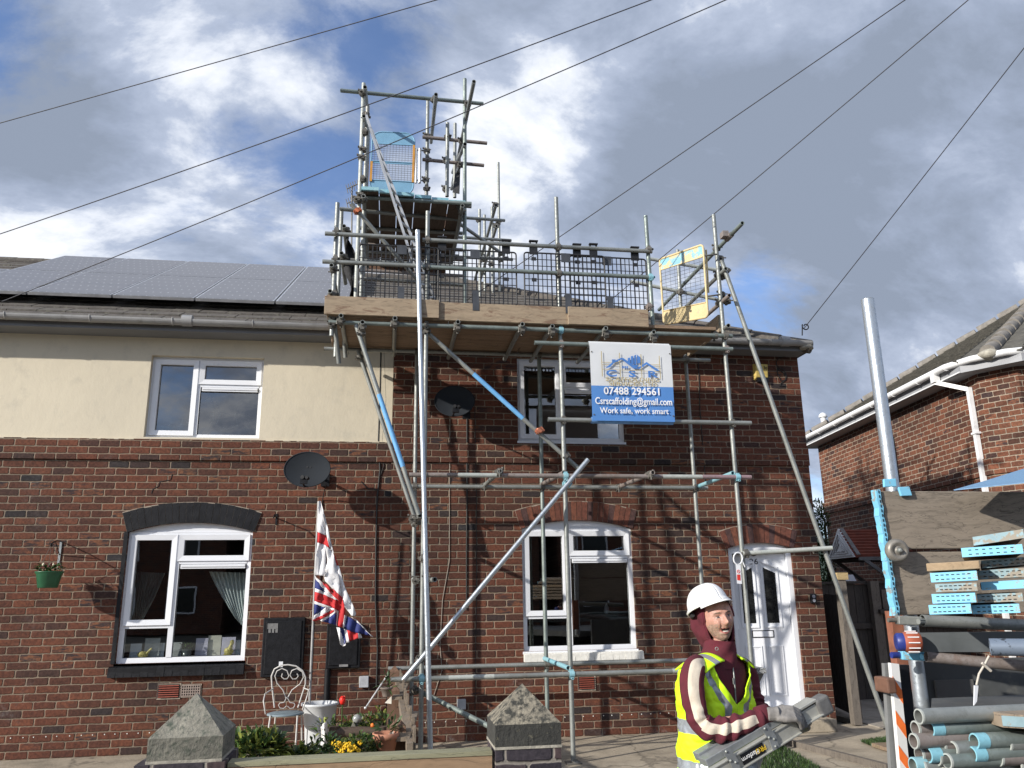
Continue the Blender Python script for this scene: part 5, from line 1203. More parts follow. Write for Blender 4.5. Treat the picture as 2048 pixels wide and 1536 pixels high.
q.prism([cn1, cn2, ap], (0, 0, -.02)); q.prism([c_fl, c_fr, ap], (0, 0, -.03)); q.prism([c_nr, c_fr, ap], (0, 0, -.03))
NROOF = mat('dark_green_brown_tile', (.085, .08, .068), .9, 0, .4, 7, .006, 40, alt=(.15, .145, .12), altcut=(.55, .7))
rfN = nb(q, 'roof', NROOF)
q = MB(); hp = (cn1+cn2)/2+Vector((0, 0, .03)); hl = ap-hp; n = int(hl.length/.42)
for k in range(n): q.tube([hp+hl*(k/n)+Vector((0, 0, .02)), hp+hl*((k+.97)/n)+Vector((0, 0, .0))], [.115, .105], 10)
hl = ap-c_fl; n = int(hl.length/.42)
for k in range(n): q.tube([c_fl+hl*(k/n)+Vector((0, 0, .02)), c_fl+hl*((k+.9)/n)], .10, 10)
nb(q, 'hip_tile', mat('grey_hip_tile', (.20, .185, .165), .9, 0, .3, 10, .004, 40), rfN)
q = MB(); q.blob(hp+Vector((.02, .0, -.02)), (.16, .16, .08), jit=.4); nb(q, 'mortar_bedding', mat('roof_mortar', (.33, .31, .26)), rfN)
q = MB(); q.tube([c_fl+Vector((.5, -.4, .1)), c_fl+Vector((.5, -.4, .5))], .06, 10); q.lathe(c_fl+Vector((.5, -.4, .5)), [(.09, 0), (.10, .03), (.07, .08), (.02, .11)], 10); nb(q, 'vent_pipe', WGUT)
# downpipe
q = MB(); g0 = Vector((-.36, .95, 4.90)); g1 = Vector((-.36, .95, 4.80)); g2 = Vector((-.045, .62, 4.60)); g3 = Vector((-.045, .62, .2))
q.box(g0.x-.05, g0.x+.05, g0.y-.05, g0.y+.05, 4.80, 4.93); q.bar(g1, g2, .065, .065); q.bar(g2+Vector((0, 0, .03)), g3, .065, .065, (0, 1, 0))
for z in (3.9, 2.6, 1.3): q.box(-.09, 0, .56, .68, z, z+.03)
nb(q, 'downpipe', WGUT)
q = MB(); q.box(-.05, -.005, 3.25, 3.5, 4.35, 4.42); nb(q, 'wall_vent', WGUT); q = MB(); q.tube([(-.02, 3.2, 4.35), (-.02, 3.2, 2.2)], .010, 6); nb(q, 'wire_run', BLACKP)
# gabled porch over the side door
def L(p): return Vector(p)
def loc(u, v, xl):
    """point on the neighbour's local plane x = xl seen at pixel u,v"""
    d = ray(u, v); a = (CAM-org).dot(e2); t = (xl-a)/d.dot(e2); p = CAM+d*t-org; return Vector((p.dot(e2), p.dot(e1), p.z))
xg = -1.0
A, B, C_ = loc(1688, 1060, xg), loc(1663, 1117, xg), loc(1718, 1116, xg); zb = (B.z+C_.z)/2; ym = (B.y+C_.y)/2; hy = abs(B.y-C_.y)/2
A = Vector((xg, ym, A.z)); B = Vector((xg, ym+hy, zb)); C_ = Vector((xg, ym-hy, zb))
po = []
q = MB(); q.prism([A+Vector((-.07, 0, .03)), B+Vector((-.07, 0, .0)), C_+Vector((-.07, 0, .0))], (.05, 0, 0)); 
for s_ in (.80, .55, .32):
    ce = (A+B+C_)/3; pts = [ce+(p-ce)*s_ for p in (A, B, C_)]; q.tube([p-Vector((.074, 0, 0)) for p in pts+[pts[0]]], .010, 4)
porch = nb(q, 'porch', WGUT, label='small gabled porch with white boarded front and red tiles')
q = MB(); RT_ = mat('red_porch_tile', (.20, .055, .035), .85, 0, .3, 10)
for (e_, s_) in ((B, 1), (C_, -1)):
    n = 9
    for i in range(n):
        p0 = e_.lerp(A, i/n); p1 = e_.lerp(A, (i+1.06)/n); 
        q.hexa([p0-Vector((.06, 0, .01)), Vector((0, p0.y, p0.z-.01)), Vector((0, p1.y, p1.z-.01)), p1-Vector((.06, 0, .01))], [p0+Vector((-.06, 0, .045)), Vector((0, p0.y, p0.z+.045)), Vector((0, p1.y, p1.z+.01)), p1+Vector((-.06, 0, .01))])
nb(q, 'porch_roof', RT_, porch)
q = MB(); 
for p in (B, C_): q.bar(p+Vector((.0, 0, .03)), A+Vector((.0, 0, .03)), .03, .07, (1, 0, 0)); q.bar(p+Vector((0, .0, -.03)), (0, p.y, zb-.03), .06, .06); q.bar(p+Vector((.1, 0, -.05)), (0, p.y, zb-.75), .05, .06)
nb(q, 'porch_bracket', mat('grey_timber', (.20, .20, .20), .7), porch)
q = MB(); q.box(-.02, .005, ym-.45, ym+.45, .1, zb-.1); nb(q, 'side_door', mat('dark_door', (.03, .03, .035), .4))
q = MB(); q.box(-.025, .0, ym-.55, ym-.45, .1, zb-.05); q.box(-.025, .0, ym+.45, ym+.55, .1, zb-.05); nb(q, 'side_door_frame', WGUT)

# ================================================================ SIDE GATE, FENCE, GREENERY BETWEEN THE HOUSES
FW = wood('weathered_fence_wood', (.145, .125, .105), 'Z', cracks=True); FD = wood('dark_fence_wood', (.055, .045, .038), 'Z', cracks=True)
def boards(mb, p0, p1, z0, z1, w=.10, th=.018, jit=.01, m=0):
    d = Vector((p1[0]-p0[0], p1[1]-p0[1], 0)); n = max(1, int(d.length/w)); nrm = Vector((-d.y, d.x, 0)).normalized()*th
    for i in range(n):
        a = Vector((*p0, 0))+d*(i/n)+d.normalized()*.004; b = Vector((*p0, 0))+d*((i+1)/n)-d.normalized()*.004; j = random.uniform(-jit, jit)
        mb.hexa([a+Vector((0, 0, z0)), b+Vector((0, 0, z0)), b+nrm+Vector((0, 0, z0)), a+nrm+Vector((0, 0, z0))], [a+Vector((0, 0, z1+j)), b+Vector((0, 0, z1+j)), b+nrm+Vector((0, 0, z1+j)), a+nrm+Vector((0, 0, z1+j))], m)
sg = thing('side_gate', (5.95, .1, 0), 'weathered board gate leaf standing open against the end of the house', 'gate')
zt_ = at(1668, 1185, .0).z
q = MB(); q.box(5.79, 5.89, -.10, .0, .012, at(1650, 1160, 0).z); q.build('gate_post', FW, sg); q = MB(); q.box(5.77, 5.92, -.115, .02, at(1650, 1160, 0).z, at(1650, 1146, 0).z); q.build('post_cap', wood('new_pale_wood', (.48, .36, .18), 'X', cracks=False), sg)
q = MB(); boards(q, (5.90, -.05), (6.12, .35), .05, zt_, .12, .03); q.build('gate_board', FW, sg)
q = MB(); boards(q, (6.03, .12), (6.30, 1.2), .05, zt_-.03, .12, .02); q.build('gate_board', FD, sg)
bf = thing('back_fence', (7.2, 1.9, 0), 'dark board fence with capped posts closing the gap between the houses', 'fence')
yf_ = 1.9; zf1 = at(1700, 1168, yf_).z; q = MB(); boards(q, (6.2, yf_), (9.2, yf_), .03, zf1, .14, .02); q.build('fence_board', FD, bf)
q = MB(); q.box(6.2, 9.2, yf_-.05, yf_+.06, zf1+.005, zf1+.04); q.box(6.2, 9.2, yf_-.045, yf_-.003, 1.05, 1.13); q.build('fence_rail', FD, bf)
for (u, mm) in [(1745, FW)]:
    p = at(u, 1170, yf_-.08); q = MB(); q.box(p.x-.07, p.x+.07, yf_-.14, yf_-.05, .015, p.z+.06); q.build('fence_post', mm, bf)
p = at(1790, 1178, yf_-.2); q = MB(); boards(q, (at(1762, 1178, yf_-.12).x, yf_-.12), (9.0, yf_-.12), at(1790, 1222, yf_-.1).z, at(1790, 1178, yf_-.1).z, .13, .02); q.build('fence_board', FW, bf)
q = MB(); q.box(at(1758, 1222, yf_-.16).x, 9.0, yf_-.2, yf_-.12, at(1790, 1226, yf_-.1).z, at(1790, 1218, yf_-.1).z); q.build('fence_rail', FD, bf)
q = MB(); a = at(1684, 1150, 2.3); q.prism([at(1684, 1162, 2.3), at(1713, 1162, 2.3), at(1706, 1149, 2.3), at(1686, 1150, 2.3)], (0, .2, 0)); q.build('flue_box', [UPVC], label='small white box seen just over the dark fence', cat='box')
rn = random.Random(5)
iv = thing('conifer', (at(1645, 1100, 5).x, 5.0, 0), 'narrow green conifer in the gap between the two houses', 'tree')
q = MB(); q.tube([(at(1645, 1100, 5).x, 5, -.02), (at(1645, 1000, 5).x, 5, 3.0)], [.07, .02], 8); q.build('trunk', FW, iv)
q = MB()
for k in range(16):
    z = .4+k*.185; x = at(1646, 1100, 5).x+.05*math.sin(k); foliage(q, (x, 5, z), (.34-.012*k, .34-.012*k, .2), 300, .09, .025, rn, (0, 0, 1), 1.0)
q.build('crown', [LF1, LF3], iv)
# grass patches
def grass(name, poly, n, hgt, label, z=.0):
    xs = [p[0] for p in poly]; ys = [p[1] for p in poly]; mb = MB(); rg = random.Random(4); k = 0
    def inside(x, y):
        c = False; j = len(poly)-1
        for i in range(len(poly)):
            if (poly[i][1] > y) != (poly[j][1] > y) and x < (poly[j][0]-poly[i][0])*(y-poly[i][1])/(poly[j][1]-poly[i][1])+poly[i][0]: c = not c
            j = i
        return c
    while k < n:
        x, y = rg.uniform(min(xs), max(xs)), rg.uniform(min(ys), max(ys))
        if not inside(x, y): continue
        k += 1; h_ = hgt*rg.uniform(.5, 1.3); a = rg.uniform(0, 6.28); w_ = .005; dx, dy = math.cos(a)*w_, math.sin(a)*w_; lx, ly = rg.uniform(-.5, .5)*h_, rg.uniform(-.5, .5)*h_
        mb.add([(x-dx, y-dy, z), (x+dx, y+dy, z), (x+lx, y+ly, z+h_)], [(0, 1, 2)], k % 2)
    mb.add([(p[0], p[1], z+.006) for p in poly], [list(range(len(poly)))], 2)
    mb.keepn = True
    return mb.build(name, [LF1, LF3, mat('soil', (.05, .04, .028), .95, 0, .4, 20, .01, 40)], label=label, cat='grass', kind='stuff')
gpz = [atz(u, v, .012) for u, v in [(1722, 1484), (1790, 1474), (1800, 1510), (1752, 1496)]]; grass('grass', [(p.x, p.y) for p in gpz], 2600, .035, 'small grass tuft beside the foot of the raking tube', .013)
gpz = [atz(u, v, 0) for u, v in [(1543, 1492), (1566, 1494), (1640, 1537), (1640, 1560), (1530, 1560), (1515, 1520)]]; grass('grass', [(p.x, p.y) for p in gpz], 3200, .04, 'dark weedy grass strip beside the concrete path behind the platform', .001)
p0, p1 = atz(1566, 1487, 0), atz(1640, 1532, 0); q = MB(); q.bar((p0.x, p0.y, .03), (p1.x+.5, p1.y-.35, .03), .05, .06); q.build('path_edging', FW, label='low timber edging along the concrete path', cat='edging')

# ================================================================ PIERS AND FRONT RAIL
PIERB = brick('dark_engineering_brick', seed=2.2, swap=True, mw=.010, mortar=(.30, .26, .22), white=0, w=.225, h=.075, cols=[(0, (.035, .03, .04)), (.5, (.06, .05, .06)), (.8, (.08, .06, .065)), (1, (.10, .06, .055))])
def stone(name, c, dark, cut):
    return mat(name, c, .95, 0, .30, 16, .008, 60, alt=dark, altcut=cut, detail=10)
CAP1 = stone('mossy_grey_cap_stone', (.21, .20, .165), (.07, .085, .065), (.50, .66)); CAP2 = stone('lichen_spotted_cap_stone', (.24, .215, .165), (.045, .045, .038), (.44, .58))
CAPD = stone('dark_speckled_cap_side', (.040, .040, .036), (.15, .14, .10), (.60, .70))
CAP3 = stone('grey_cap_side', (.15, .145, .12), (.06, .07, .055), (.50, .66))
def pier(name_label, ul, ur, vfront_top, vfront_bot, apex, y, capm, capside):
    a, b = at(ul, vfront_top, y), at(ur, vfront_top, y); zt = a.z*.5+b.z*.5; zb = at((ul+ur)/2, vfront_bot, y).z; w = b.x-a.x; cx_ = (a.x+b.x)/2; yc = y+w/2; za = zt
    lo, hi = zt, zt+.6
    for _ in range(40):
        md = (lo+hi)/2
        if pj((cx_, yc, md))[1] > apex: lo = md
        else: hi = md
    t = thing('gate_pier', (cx_, yc, 0), name_label, 'gate pier', 'brick piers with pointed stone caps'); h = w/2; wp = w*.985/2
    q = MB(); q.box(cx_-wp, cx_+wp, yc-wp, yc+wp, 0, zb-.012); q.build('pier_shaft', PIERB, t)
    q = MB(); q.box(cx_-wp-.004, cx_+wp+.004, yc-wp-.004, yc+wp+.004, zb-.012, zb); q.build('mortar_bed', MATS['roof_mortar'], t)
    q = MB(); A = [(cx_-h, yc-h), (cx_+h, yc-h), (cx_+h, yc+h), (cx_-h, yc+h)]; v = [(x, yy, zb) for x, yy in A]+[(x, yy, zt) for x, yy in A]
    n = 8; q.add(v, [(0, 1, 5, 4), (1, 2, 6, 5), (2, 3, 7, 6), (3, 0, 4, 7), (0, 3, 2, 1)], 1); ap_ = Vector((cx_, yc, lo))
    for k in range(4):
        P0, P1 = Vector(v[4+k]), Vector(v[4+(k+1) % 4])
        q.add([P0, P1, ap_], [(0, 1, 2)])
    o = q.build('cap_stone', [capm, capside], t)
    bm_ = bmesh.new(); bm_.from_mesh(o.data); bmesh.ops.remove_doubles(bm_, verts=bm_.verts, dist=.001); bmesh.ops.subdivide_edges(bm_, edges=bm_.edges, cuts=12, use_grid_fill=True)
    bmesh.ops.triangulate(bm_, faces=bm_.faces); bm_.to_mesh(o.data); bm_.free()
    for vv in o.data.vertices:
        pz = vv.co*9; vv.co += Vector((noise.noise(pz), noise.noise(pz+Vector((7, 0, 0))), noise.noise(pz+Vector((0, 9, 0)))))*.0022+Vector((0, 0, noise.noise(vv.co*40)*.0012))
    return t, cx_, yc, wp
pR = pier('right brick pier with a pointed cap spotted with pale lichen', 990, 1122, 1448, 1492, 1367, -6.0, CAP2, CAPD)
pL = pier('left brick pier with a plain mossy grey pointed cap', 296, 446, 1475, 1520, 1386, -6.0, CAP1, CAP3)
q = MB(); p = at(372, 1527, -6.005); q.box(p.x-.02, p.x+.05, pL[2]-pL[3]-.003, pL[2]-pL[3], p.z-.02, p.z+.03); q.build('blue_paint_mark', BLUEP, pL[0])
q = MB(); q.box(pL[1]-pL[3]-.045, pL[1]+pL[3]+.02, pL[2]-pL[3]-.02, pL[2]+pL[3]+.02, 0, at(300, 1529, -6).z); q.build('pier_foot', PIERB, pL[0])
rz0, rz1 = at(457, 1531, -5.95), at(983, 1507, -5.95)
fw = thing('front_fence', ((rz0.x+rz1.x)/2, -5.9, 0), 'low front wall with a flat timber rail between the two brick piers', 'fence')
q = MB(); q.hexa([(rz0.x, -5.97, rz0.z-.15), (rz1.x, -5.97, rz1.z-.15), (rz1.x, -5.94, rz1.z-.15), (rz0.x, -5.94, rz0.z-.15)], [(rz0.x, -5.97, rz0.z-.004), (rz1.x, -5.97, rz1.z-.004), (rz1.x, -5.94, rz1.z-.004), (rz0.x, -5.94, rz0.z-.004)]); q.build('rail_face', wood('front_rail_wood', (.30, .20, .12), 'X'), fw)
q = MB(); q.hexa([(rz0.x, -5.975, rz0.z-.003), (rz1.x, -5.975, rz1.z-.003), (rz1.x, -5.87, rz1.z-.003), (rz0.x, -5.87, rz0.z-.003)], [(rz0.x, -5.975, rz0.z+.016), (rz1.x, -5.975, rz1.z+.016), (rz1.x, -5.87, rz1.z+.016), (rz0.x, -5.87, rz0.z+.016)]); q.build('rail_top', wood('green_grey_rail', (.26, .25, .16), 'X'), fw)
q = MB(); q.box(rz0.x, rz1.x, -5.93, -5.82, 0, .72); q.build('low_wall', PIERB, fw)
q = MB(); q.box(-6.0, pL[1]-pL[3]-.05, -5.98, -5.82, 0, .72); q.build('garden_wall', PIERB, label='low dark brick garden wall left of the left pier', cat='wall')

# ================================================================ GARDEN
# timber fence running back to the party line
zt_ = .97
sf = thing('garden_fence', (at(796, 1451, -4).x, -3, 0), 'rough brown timber fence with square posts running back to the house', 'fence')
PW = wood('brown_post_wood', (.15, .085, .055), 'Z', cracks=True); RW_ = wood('grey_brown_rail_wood', (.20, .16, .12), 'Y', cracks=True)
pA = at(796, 1453, -4.1); pB = at(787, 1380, -2.1); pC_ = at(789, 1342, -.5)
for (p, w_) in ((pA, .105), (pB, .11), (pC_, .10)):
    q = MB(); h_ = w_/2; q.box(p.x-h_, p.x+h_, p.y-h_, p.y+h_, .0, p.z); q.hexa([(p.x-h_, p.y-h_, p.z), (p.x+h_, p.y-h_, p.z), (p.x+h_, p.y+h_, p.z), (p.x-h_, p.y+h_, p.z)], [(p.x-h_*.2, p.y-h_*.2, p.z+.05), (p.x+h_*.2, p.y-h_*.2, p.z+.05), (p.x+h_*.2, p.y+h_*.2, p.z+.05), (p.x-h_*.2, p.y+h_*.2, p.z+.05)]); q.build('fence_post', PW, sf)
nP = 17
for k in range(nP):
    t = k/nP; c_ = Vector((pA.x+.10, -4.4, 0)).lerp(Vector((pC_.x+.06, -.45, 0)), t); q = MB(); zz = .80+.10*math.sin(k*2.4)*.4
    q.box(c_.x-.009, c_.x+.009, c_.y-.05, c_.y+.05, .06, zz+.04); q.build('picket', RW_, sf)
for z in (.30, .72):
    q = MB(); q.bar(Vector((pA.x+.07, -4.5, z)), Vector((pC_.x+.03, -.45, z)), .04, .07); q.build('fence_rail', RW_, sf)
for (p, dx_) in ((pB, 0), (pA, 0)):
    q = MB(); q.bar((p.x+.03, p.y-.2, p.z-.05), (p.x+.12, p.y+.7, p.z-.01), .09, .025, (0, 0, 1)); q.build('cap_board', RW_, sf)
WHM = mat('white_reflector', (.75, .73, .66), .4)
for (u, v, y) in [(775, 1401, -2.15), (779, 1468, -4.15)]:
    q = MB(); p = at(u, v, y-.08); q.prism([at(u-5, v+5, y-.08), at(u+8, v-8, y-.08), at(u+8, v+7, y-.08)], (0, .02, 0)); q.build('fence_light', WHM, sf)
# terracotta pots fixed on the fence
TC = mat('terracotta', (.42, .19, .12), .85, 0, .12, 10)
def pot(u, v, y, r, h, label, m=TC, rot=0):
    p = at(u, v, y); t = thing('plant_pot', (p.x, p.y, p.z-h), label, 'plant pot'); q = MB(); q.lathe((p.x, p.y, p.z-h), [(r*.55, 0), (r*.6, .005), (r*.88, h*.78), (r*1.0, h*.79), (r*1.04, h), (r*.92, h), (r*.88, h*.85)], 20); q.build('pot_body', m, t)
    q = MB(); foliage(q, (p.x, p.y, p.z+.04), (r*.95, r*.95, .08), 60, .07, .02, rn, (0, 1)); q.build('plant', [LF1, LF3], t); return t
pot(772, 1465, -4.25, .085, .17, 'terracotta pot fixed to the nearest fence post'); pot(773, 1374, -2.3, .055, .08, 'grey brown pot tucked behind the middle fence post', mat('grey_brown_pot', (.17, .14, .12), .8))
# white bin
p = at(636, 1500, -.45); p.z = 0; binr = .185
q = MB(); q.lathe((p.x, p.y, .001), [(.135, 0), (.14, .01), (.155, .30), (.16, .31), (.165, .33), (binr, .50), (binr+.018, .51), (binr+.018, .53), (binr-.01, .53), (binr-.02, .50), (.13, .02)], 32); q.box(p.x-.008, p.x+.008, p.y-.175, p.y-.14, .28, .49); q.build('white_bin', mat('off_white_plastic', (.56, .58, .60), .45, 0, .06, 5), label='large off white plastic bin holding the flagpole', cat='bin')
# metal garden chair
CHM = mat('pale_grey_painted_iron', (.50, .49, .47), .5, .1, .15, 30)
chx = at(571, 1425, -.75); zs = chx.z; ch_ = thing('garden_chair', (chx.x, -.75, 0), 'ornate grey metal garden chair with a heart shaped back', 'chair')
q = MB(); r_ = .19
q.lathe((chx.x, -.75, zs-.018), [(0.001, .018), (r_*.9, .018), (r_, .012), (r_, .0), (r_*.9, -.002), (.001, -.002)], 28); q.build('seat', mat('blue_grey_seat', (.17, .22, .25), .5, 0, .15, 12), ch_)
def pxs(pts, y): return [at(u, v, y) for u, v in pts]
yb3 = -.56
q = MB(); q.tube(pxs([(549, 1415), (544, 1372), (543, 1352), (549, 1338), (562, 1331), (576, 1329.5), (592, 1332), (605, 1341), (611, 1354), (611, 1368), (596, 1415)], yb3), .009, 6); q.build('back_frame', CHM, ch_)
q = MB(); q.tube(pxs([(572, 1396), (566, 1380), (554, 1366), (550, 1352), (554, 1342), (564, 1337), (574, 1341), (578, 1352), (574, 1358), (568, 1358), (563, 1353), (565, 1347)], yb3-.004), .006, 6)
q.tube(pxs([(575, 1396), (584, 1380), (600, 1368), (607, 1355), (605, 1344), (594, 1337), (584, 1341), (580, 1350), (585, 1358), (592, 1358), (597, 1352), (594, 1347)], yb3-.004), .006, 6); q.build('heart_scroll', CHM, ch_)
q = MB(); q.tube(pxs([(574, 1394), (568, 1405), (560, 1406), (557, 1410), (560, 1416), (567, 1417), (573, 1412)], yb3-.004), .005, 6); q.tube(pxs([(574, 1394), (580, 1405), (588, 1406), (590, 1410), (587, 1416), (580, 1417), (575, 1412)], yb3-.004), .005, 6); q.build('lower_scroll', CHM, ch_)
for pts in ([(547, 1377), (530, 1388), (527, 1402), (531, 1428)], [(607, 1376), (618, 1380), (612, 1400), (605, 1420)]): q = MB(); q.tube([at(*pts[0], yb3), at(*pts[1], -.8), at(*pts[2], -.95), at(*pts[3], -.9)], .007, 6); q.build('arm', CHM, ch_)
for (u, v, y, du, dy) in [(541, 1431, -.9, -6, -.05), (595, 1431, -.9, 0, -.05), (552, 1425, -.6, -4, .05), (603, 1425, -.6, 4, .05)]:
    a = at(u, v, y); b = Vector((a.x+du*.006, y+dy, 0.002)); q = MB(); q.tube([a, b], .010, 6); q.build('leg', CHM, ch_)
# log planter
LOG = wood('black_brown_log', (.075, .052, .038), 'X', cracks=True)
pl = thing('log_planter', (at(715, 1480, -1.2).x, -1.2, 0), 'dark log planter by the wall holding a red tulip and greenery', 'planter')
for k, (v, r_) in enumerate([(1466, .052), (1485, .055), (1503, .055)]):
    a, b = at(672, v, -1.45), at(762, v-1, -1.45); q = MB(); q.tube([a, a.lerp(b, .5)+Vector((0, 0, .006)), b], r_, 12); q.build('log', LOG, pl)
a = at(668, 1453, -1.45); q = MB(); q.tube([(a.x, -1.45, 0.002), (a.x, -1.45, a.z)], .05, 12); q.build('corner_log', LOG, pl); b = at(765, 1453, -1.45); q = MB(); q.tube([(b.x, -1.45, 0.002), (b.x, -1.45, b.z)], .05, 12); q.build('corner_log', LOG, pl)
zs_ = at(715, 1458, -1.3).z; q = MB(); q.box(a.x, b.x, -1.44, -.75, 0.002, zs_-.02); q.build('planter_soil', mat('soil', (.05, .04, .028)), pl)
tu = thing('tulip', (at(685, 1440, -1.3).x, -1.3, zs_), 'single red tulip with broad leaves in the log planter', 'flower'); tp = at(685, 1403, -1.3)
q = MB(); q.tube([(tp.x+.0, -1.3, zs_-.02), tp], .007, 6); q.build('stem', LF1, tu)
q = MB(); q.blob(tp+Vector((0, 0, .01)), (.030, .030, .042), n=10, jit=.25)
for a_ in range(0, 360, 60): leaf(q, tp+Vector((0, 0, -.025)), (math.cos(RAD(a_))*.35, math.sin(RAD(a_))*.35, 1), (math.cos(RAD(a_)), math.sin(RAD(a_)), 0), .075, .045, 0, -.1)
q.build('petals', mat('red_petal', (.70, .02, .012), .5), tu)
q = MB()
for a_, l_ in [(200, .26), (330, .28), (20, .30), (150, .2), (250, .22), (300, .2), (60, .24), (350, .22)]: leaf(q, (tp.x, -1.3, zs_-.02), (math.cos(RAD(a_))*.9, math.sin(RAD(a_))*.6, .8), (0, 0, 1), l_, .075, 0, .5)
q.build('leaves', LF1, tu)
q = MB(); q.add([], []); 
for (u, v, y, ru, hh, n) in [(655, 1449, -1.3, .14, .10, 110), (712, 1445, -1.1, .2, .09, 160), (745, 1448, -1.2, .18, .12, 170), (760, 1436, -1.0, .12, .16, 90)]:
    p = at(u, v, y); foliage(q, (p.x, p.y, p.z-.03), (ru, .14, hh), n, .075, .026, rn, (0, 1, 2))
q.build('planter_greenery', [LF1, LF2, LF3], label='leafy greenery spilling over the log planter', cat='plants', kind='stuff')
of = thing('marigold', at(745, 1460, -1.42), 'single orange flower at the right of the log planter', 'flower'); q = MB(); p = at(745, 1451, -1.48); q.blob(p, (.021, .021, .020), jit=.4); q.build('petals', mat('orange_petal', (.62, .16, .02), .6, 0, .3, 60), of); q = MB(); q.tube([p, p+Vector((0, .05, -.12))], .005, 5); q.build('stem', LF1, of)
q = MB(); a, b = at(731, 1416, -1.3), at(773, 1353, -1.2); q.tube([a, b], .009, 8); q.blob(a, .016, jit=.2); q.build('solar_light_stick', mat('bright_tube_plain', (.6, .6, .6), .35, .4), label='thin silver garden stick leaning over the planter', cat='garden stick')
p = at(714, 1438, -1.35); q = MB(); q.blob(p, (.045, .045, .045), n=14); q.tube([p, p+Vector((0, 0, -.12))], .012, 6); q.build('glass_ball', mat('grey_glass_ball', (.35, .36, .35), .15, .2, .3, 20), label='grey glass ball ornament among the planter leaves', cat='ornament')
q = MB(); q.prism([at(700, 1457, -1.4), at(713, 1457, -1.4), at(707, 1444, -1.4)], (0, .05, 0)); q.build('stone_ornament', MATS['mossy_grey_cap_stone'], label='small pointed grey stone beside the glass ball', cat='ornament')
cw = at(650, 1485, -1.5); q = MB(); q.grid(lambda a, b: at(641+14*a+6*b-8*b*b, 1454+44*b-10*a*(1-b), -1.5-.10*math.sin(a*3.14)), 8, 10); o = q.build('ornament_goose', mat('black_and_white_ornament', (.66, .66, .64), .6, 0, .05, 9, alt=(.03, .03, .03), altcut=(.55, .58)), label='black and white painted ornament between bin and planter', cat='ornament'); md = o.modifiers.new('s', 'SOLIDIFY'); md.thickness = .03
# foreground shrubs and flowers
def shrub(name, label, parts, mats, L_, W__, y, extra=None):
    c0 = at(parts[0][0], parts[0][1], y); t = thing(name, (c0.x, y, 0), label, 'shrub'); q = MB(); q2 = MB()
    for (u, v, ru, rv, n) in parts:
        p = at(u, v, y+rn.uniform(-.15, .15)); s_ = (10+y)/1600; foliage(q, p, (ru*s_, ru*s_*.8, rv*s_), int(n*1.7), L_, W__, rn, tuple(range(len(mats)))); q2.tube([Vector((p.x*.8+c0.x*.2, y, 0)), Vector((p.x, y, p.z*.5))+Vector((.02, 0, 0)), p], [.010, .008, .003], 5)
    q.build('leaves', mats, t); q2.build('stem', LOG, t); return t
shrub('evergreen_shrub', 'glossy yellow green shrub behind the front rail beside the left pier', [(505, 1500, 36, 26, 300), (540, 1495, 26, 22, 240), (478, 1495, 18, 20, 120), (570, 1520, 30, 14, 200), (600, 1515, 25, 14, 160), (520, 1478, 14, 12, 60)], [LF1, LF2, LF3, LF2], .080, .022, -4.7)
shrub('low_green_plants', 'low dark leafed plants behind the middle of the front rail', [(622, 1522, 22, 10, 120), (650, 1510, 22, 14, 150), (660, 1490, 12, 16, 60), (628, 1492, 8, 14, 26)], [LF1, LF3], .06, .018, -4.5)
pr = shrub('yellow_flowered_plant', 'clump of bright yellow flowers behind the front rail', [(700, 1506, 34, 16, 320), (735, 1500, 30, 18, 260), (760, 1494, 20, 16, 160), (690, 1492, 22, 12, 120), (720, 1478, 26, 8, 70)], [LF1, LF3, LF2, LF1], .042, .018, -4.3)
YP = mat('yellow_petal', (.80, .50, .015), .6, 0, .15, 60); k = 0
for (u, v) in [(664, 1484), (669, 1486), (674, 1489), (678, 1487), (682, 1493), (690, 1489), (694, 1491), (698, 1487), (701, 1494), (705, 1491), (703, 1498), (699, 1500), (709, 1496), (688, 1495), (679, 1506), (684, 1503), (720, 1485), (670, 1502), (717, 1501)]:
    q = MB(); p = at(u, v, -4.45+rn.uniform(-.06, .06)); rr_ = rn.uniform(.012, .018)
    for a_ in range(5): an_ = RAD(72*a_+k*13); q.blob(p+Vector((math.cos(an_)*rr_*.7, -.004, math.sin(an_)*rr_*.7)), (rr_*.6, .006, rr_*.6), n=6)
    q.build('flower', YP, pr); k += 1
# pedestal by the door
pd = thing('pedestal_stand', (at(1508, 1400, -1.3).x, -1.3, 0), 'grey square pedestal with a paint spattered flared top behind the worker', 'pedestal')
PDM = mat('dull_dark_grey_plastic', (.13, .135, .14), .6, 0, .15, 10); PTM = mat('paint_spattered_grey', (.32, .33, .33), .6, 0, .3, 30, alt=(.08, .08, .08), altcut=(.5, .56))
a, b = at(1480, 1340, -1.45), at(1533, 1340, -1.45); xm_ = (a.x+b.x)/2; hw_ = (b.x-a.x)/2; zt_ = at(1507, 1337, -1.45).z; yc = -1.45+hw_
q = MB(); q.box(xm_-hw_, xm_+hw_, yc-hw_, yc+hw_, zt_-.055, zt_-.02); q.box(xm_-hw_*.97, xm_+hw_*.97, yc-hw_*.97, yc+hw_*.97, zt_-.018, zt_); bevel(q.build('top_plate', PTM, pd), .004)
q = MB(); s0, s1 = hw_*.45, hw_*.85; q.hexa([(xm_-s0, yc-s0, zt_-.20), (xm_+s0, yc-s0, zt_-.20), (xm_+s0, yc+s0, zt_-.20), (xm_-s0, yc+s0, zt_-.20)], [(xm_-s1, yc-s1, zt_-.056), (xm_+s1, yc-s1, zt_-.056), (xm_+s1, yc+s1, zt_-.056), (xm_-s1, yc+s1, zt_-.056)]); q.box(xm_-s0, xm_+s0, yc-s0, yc+s0, .05, zt_-.2); q.box(xm_-s1, xm_+s1, yc-s1, yc+s1, .003, .05)
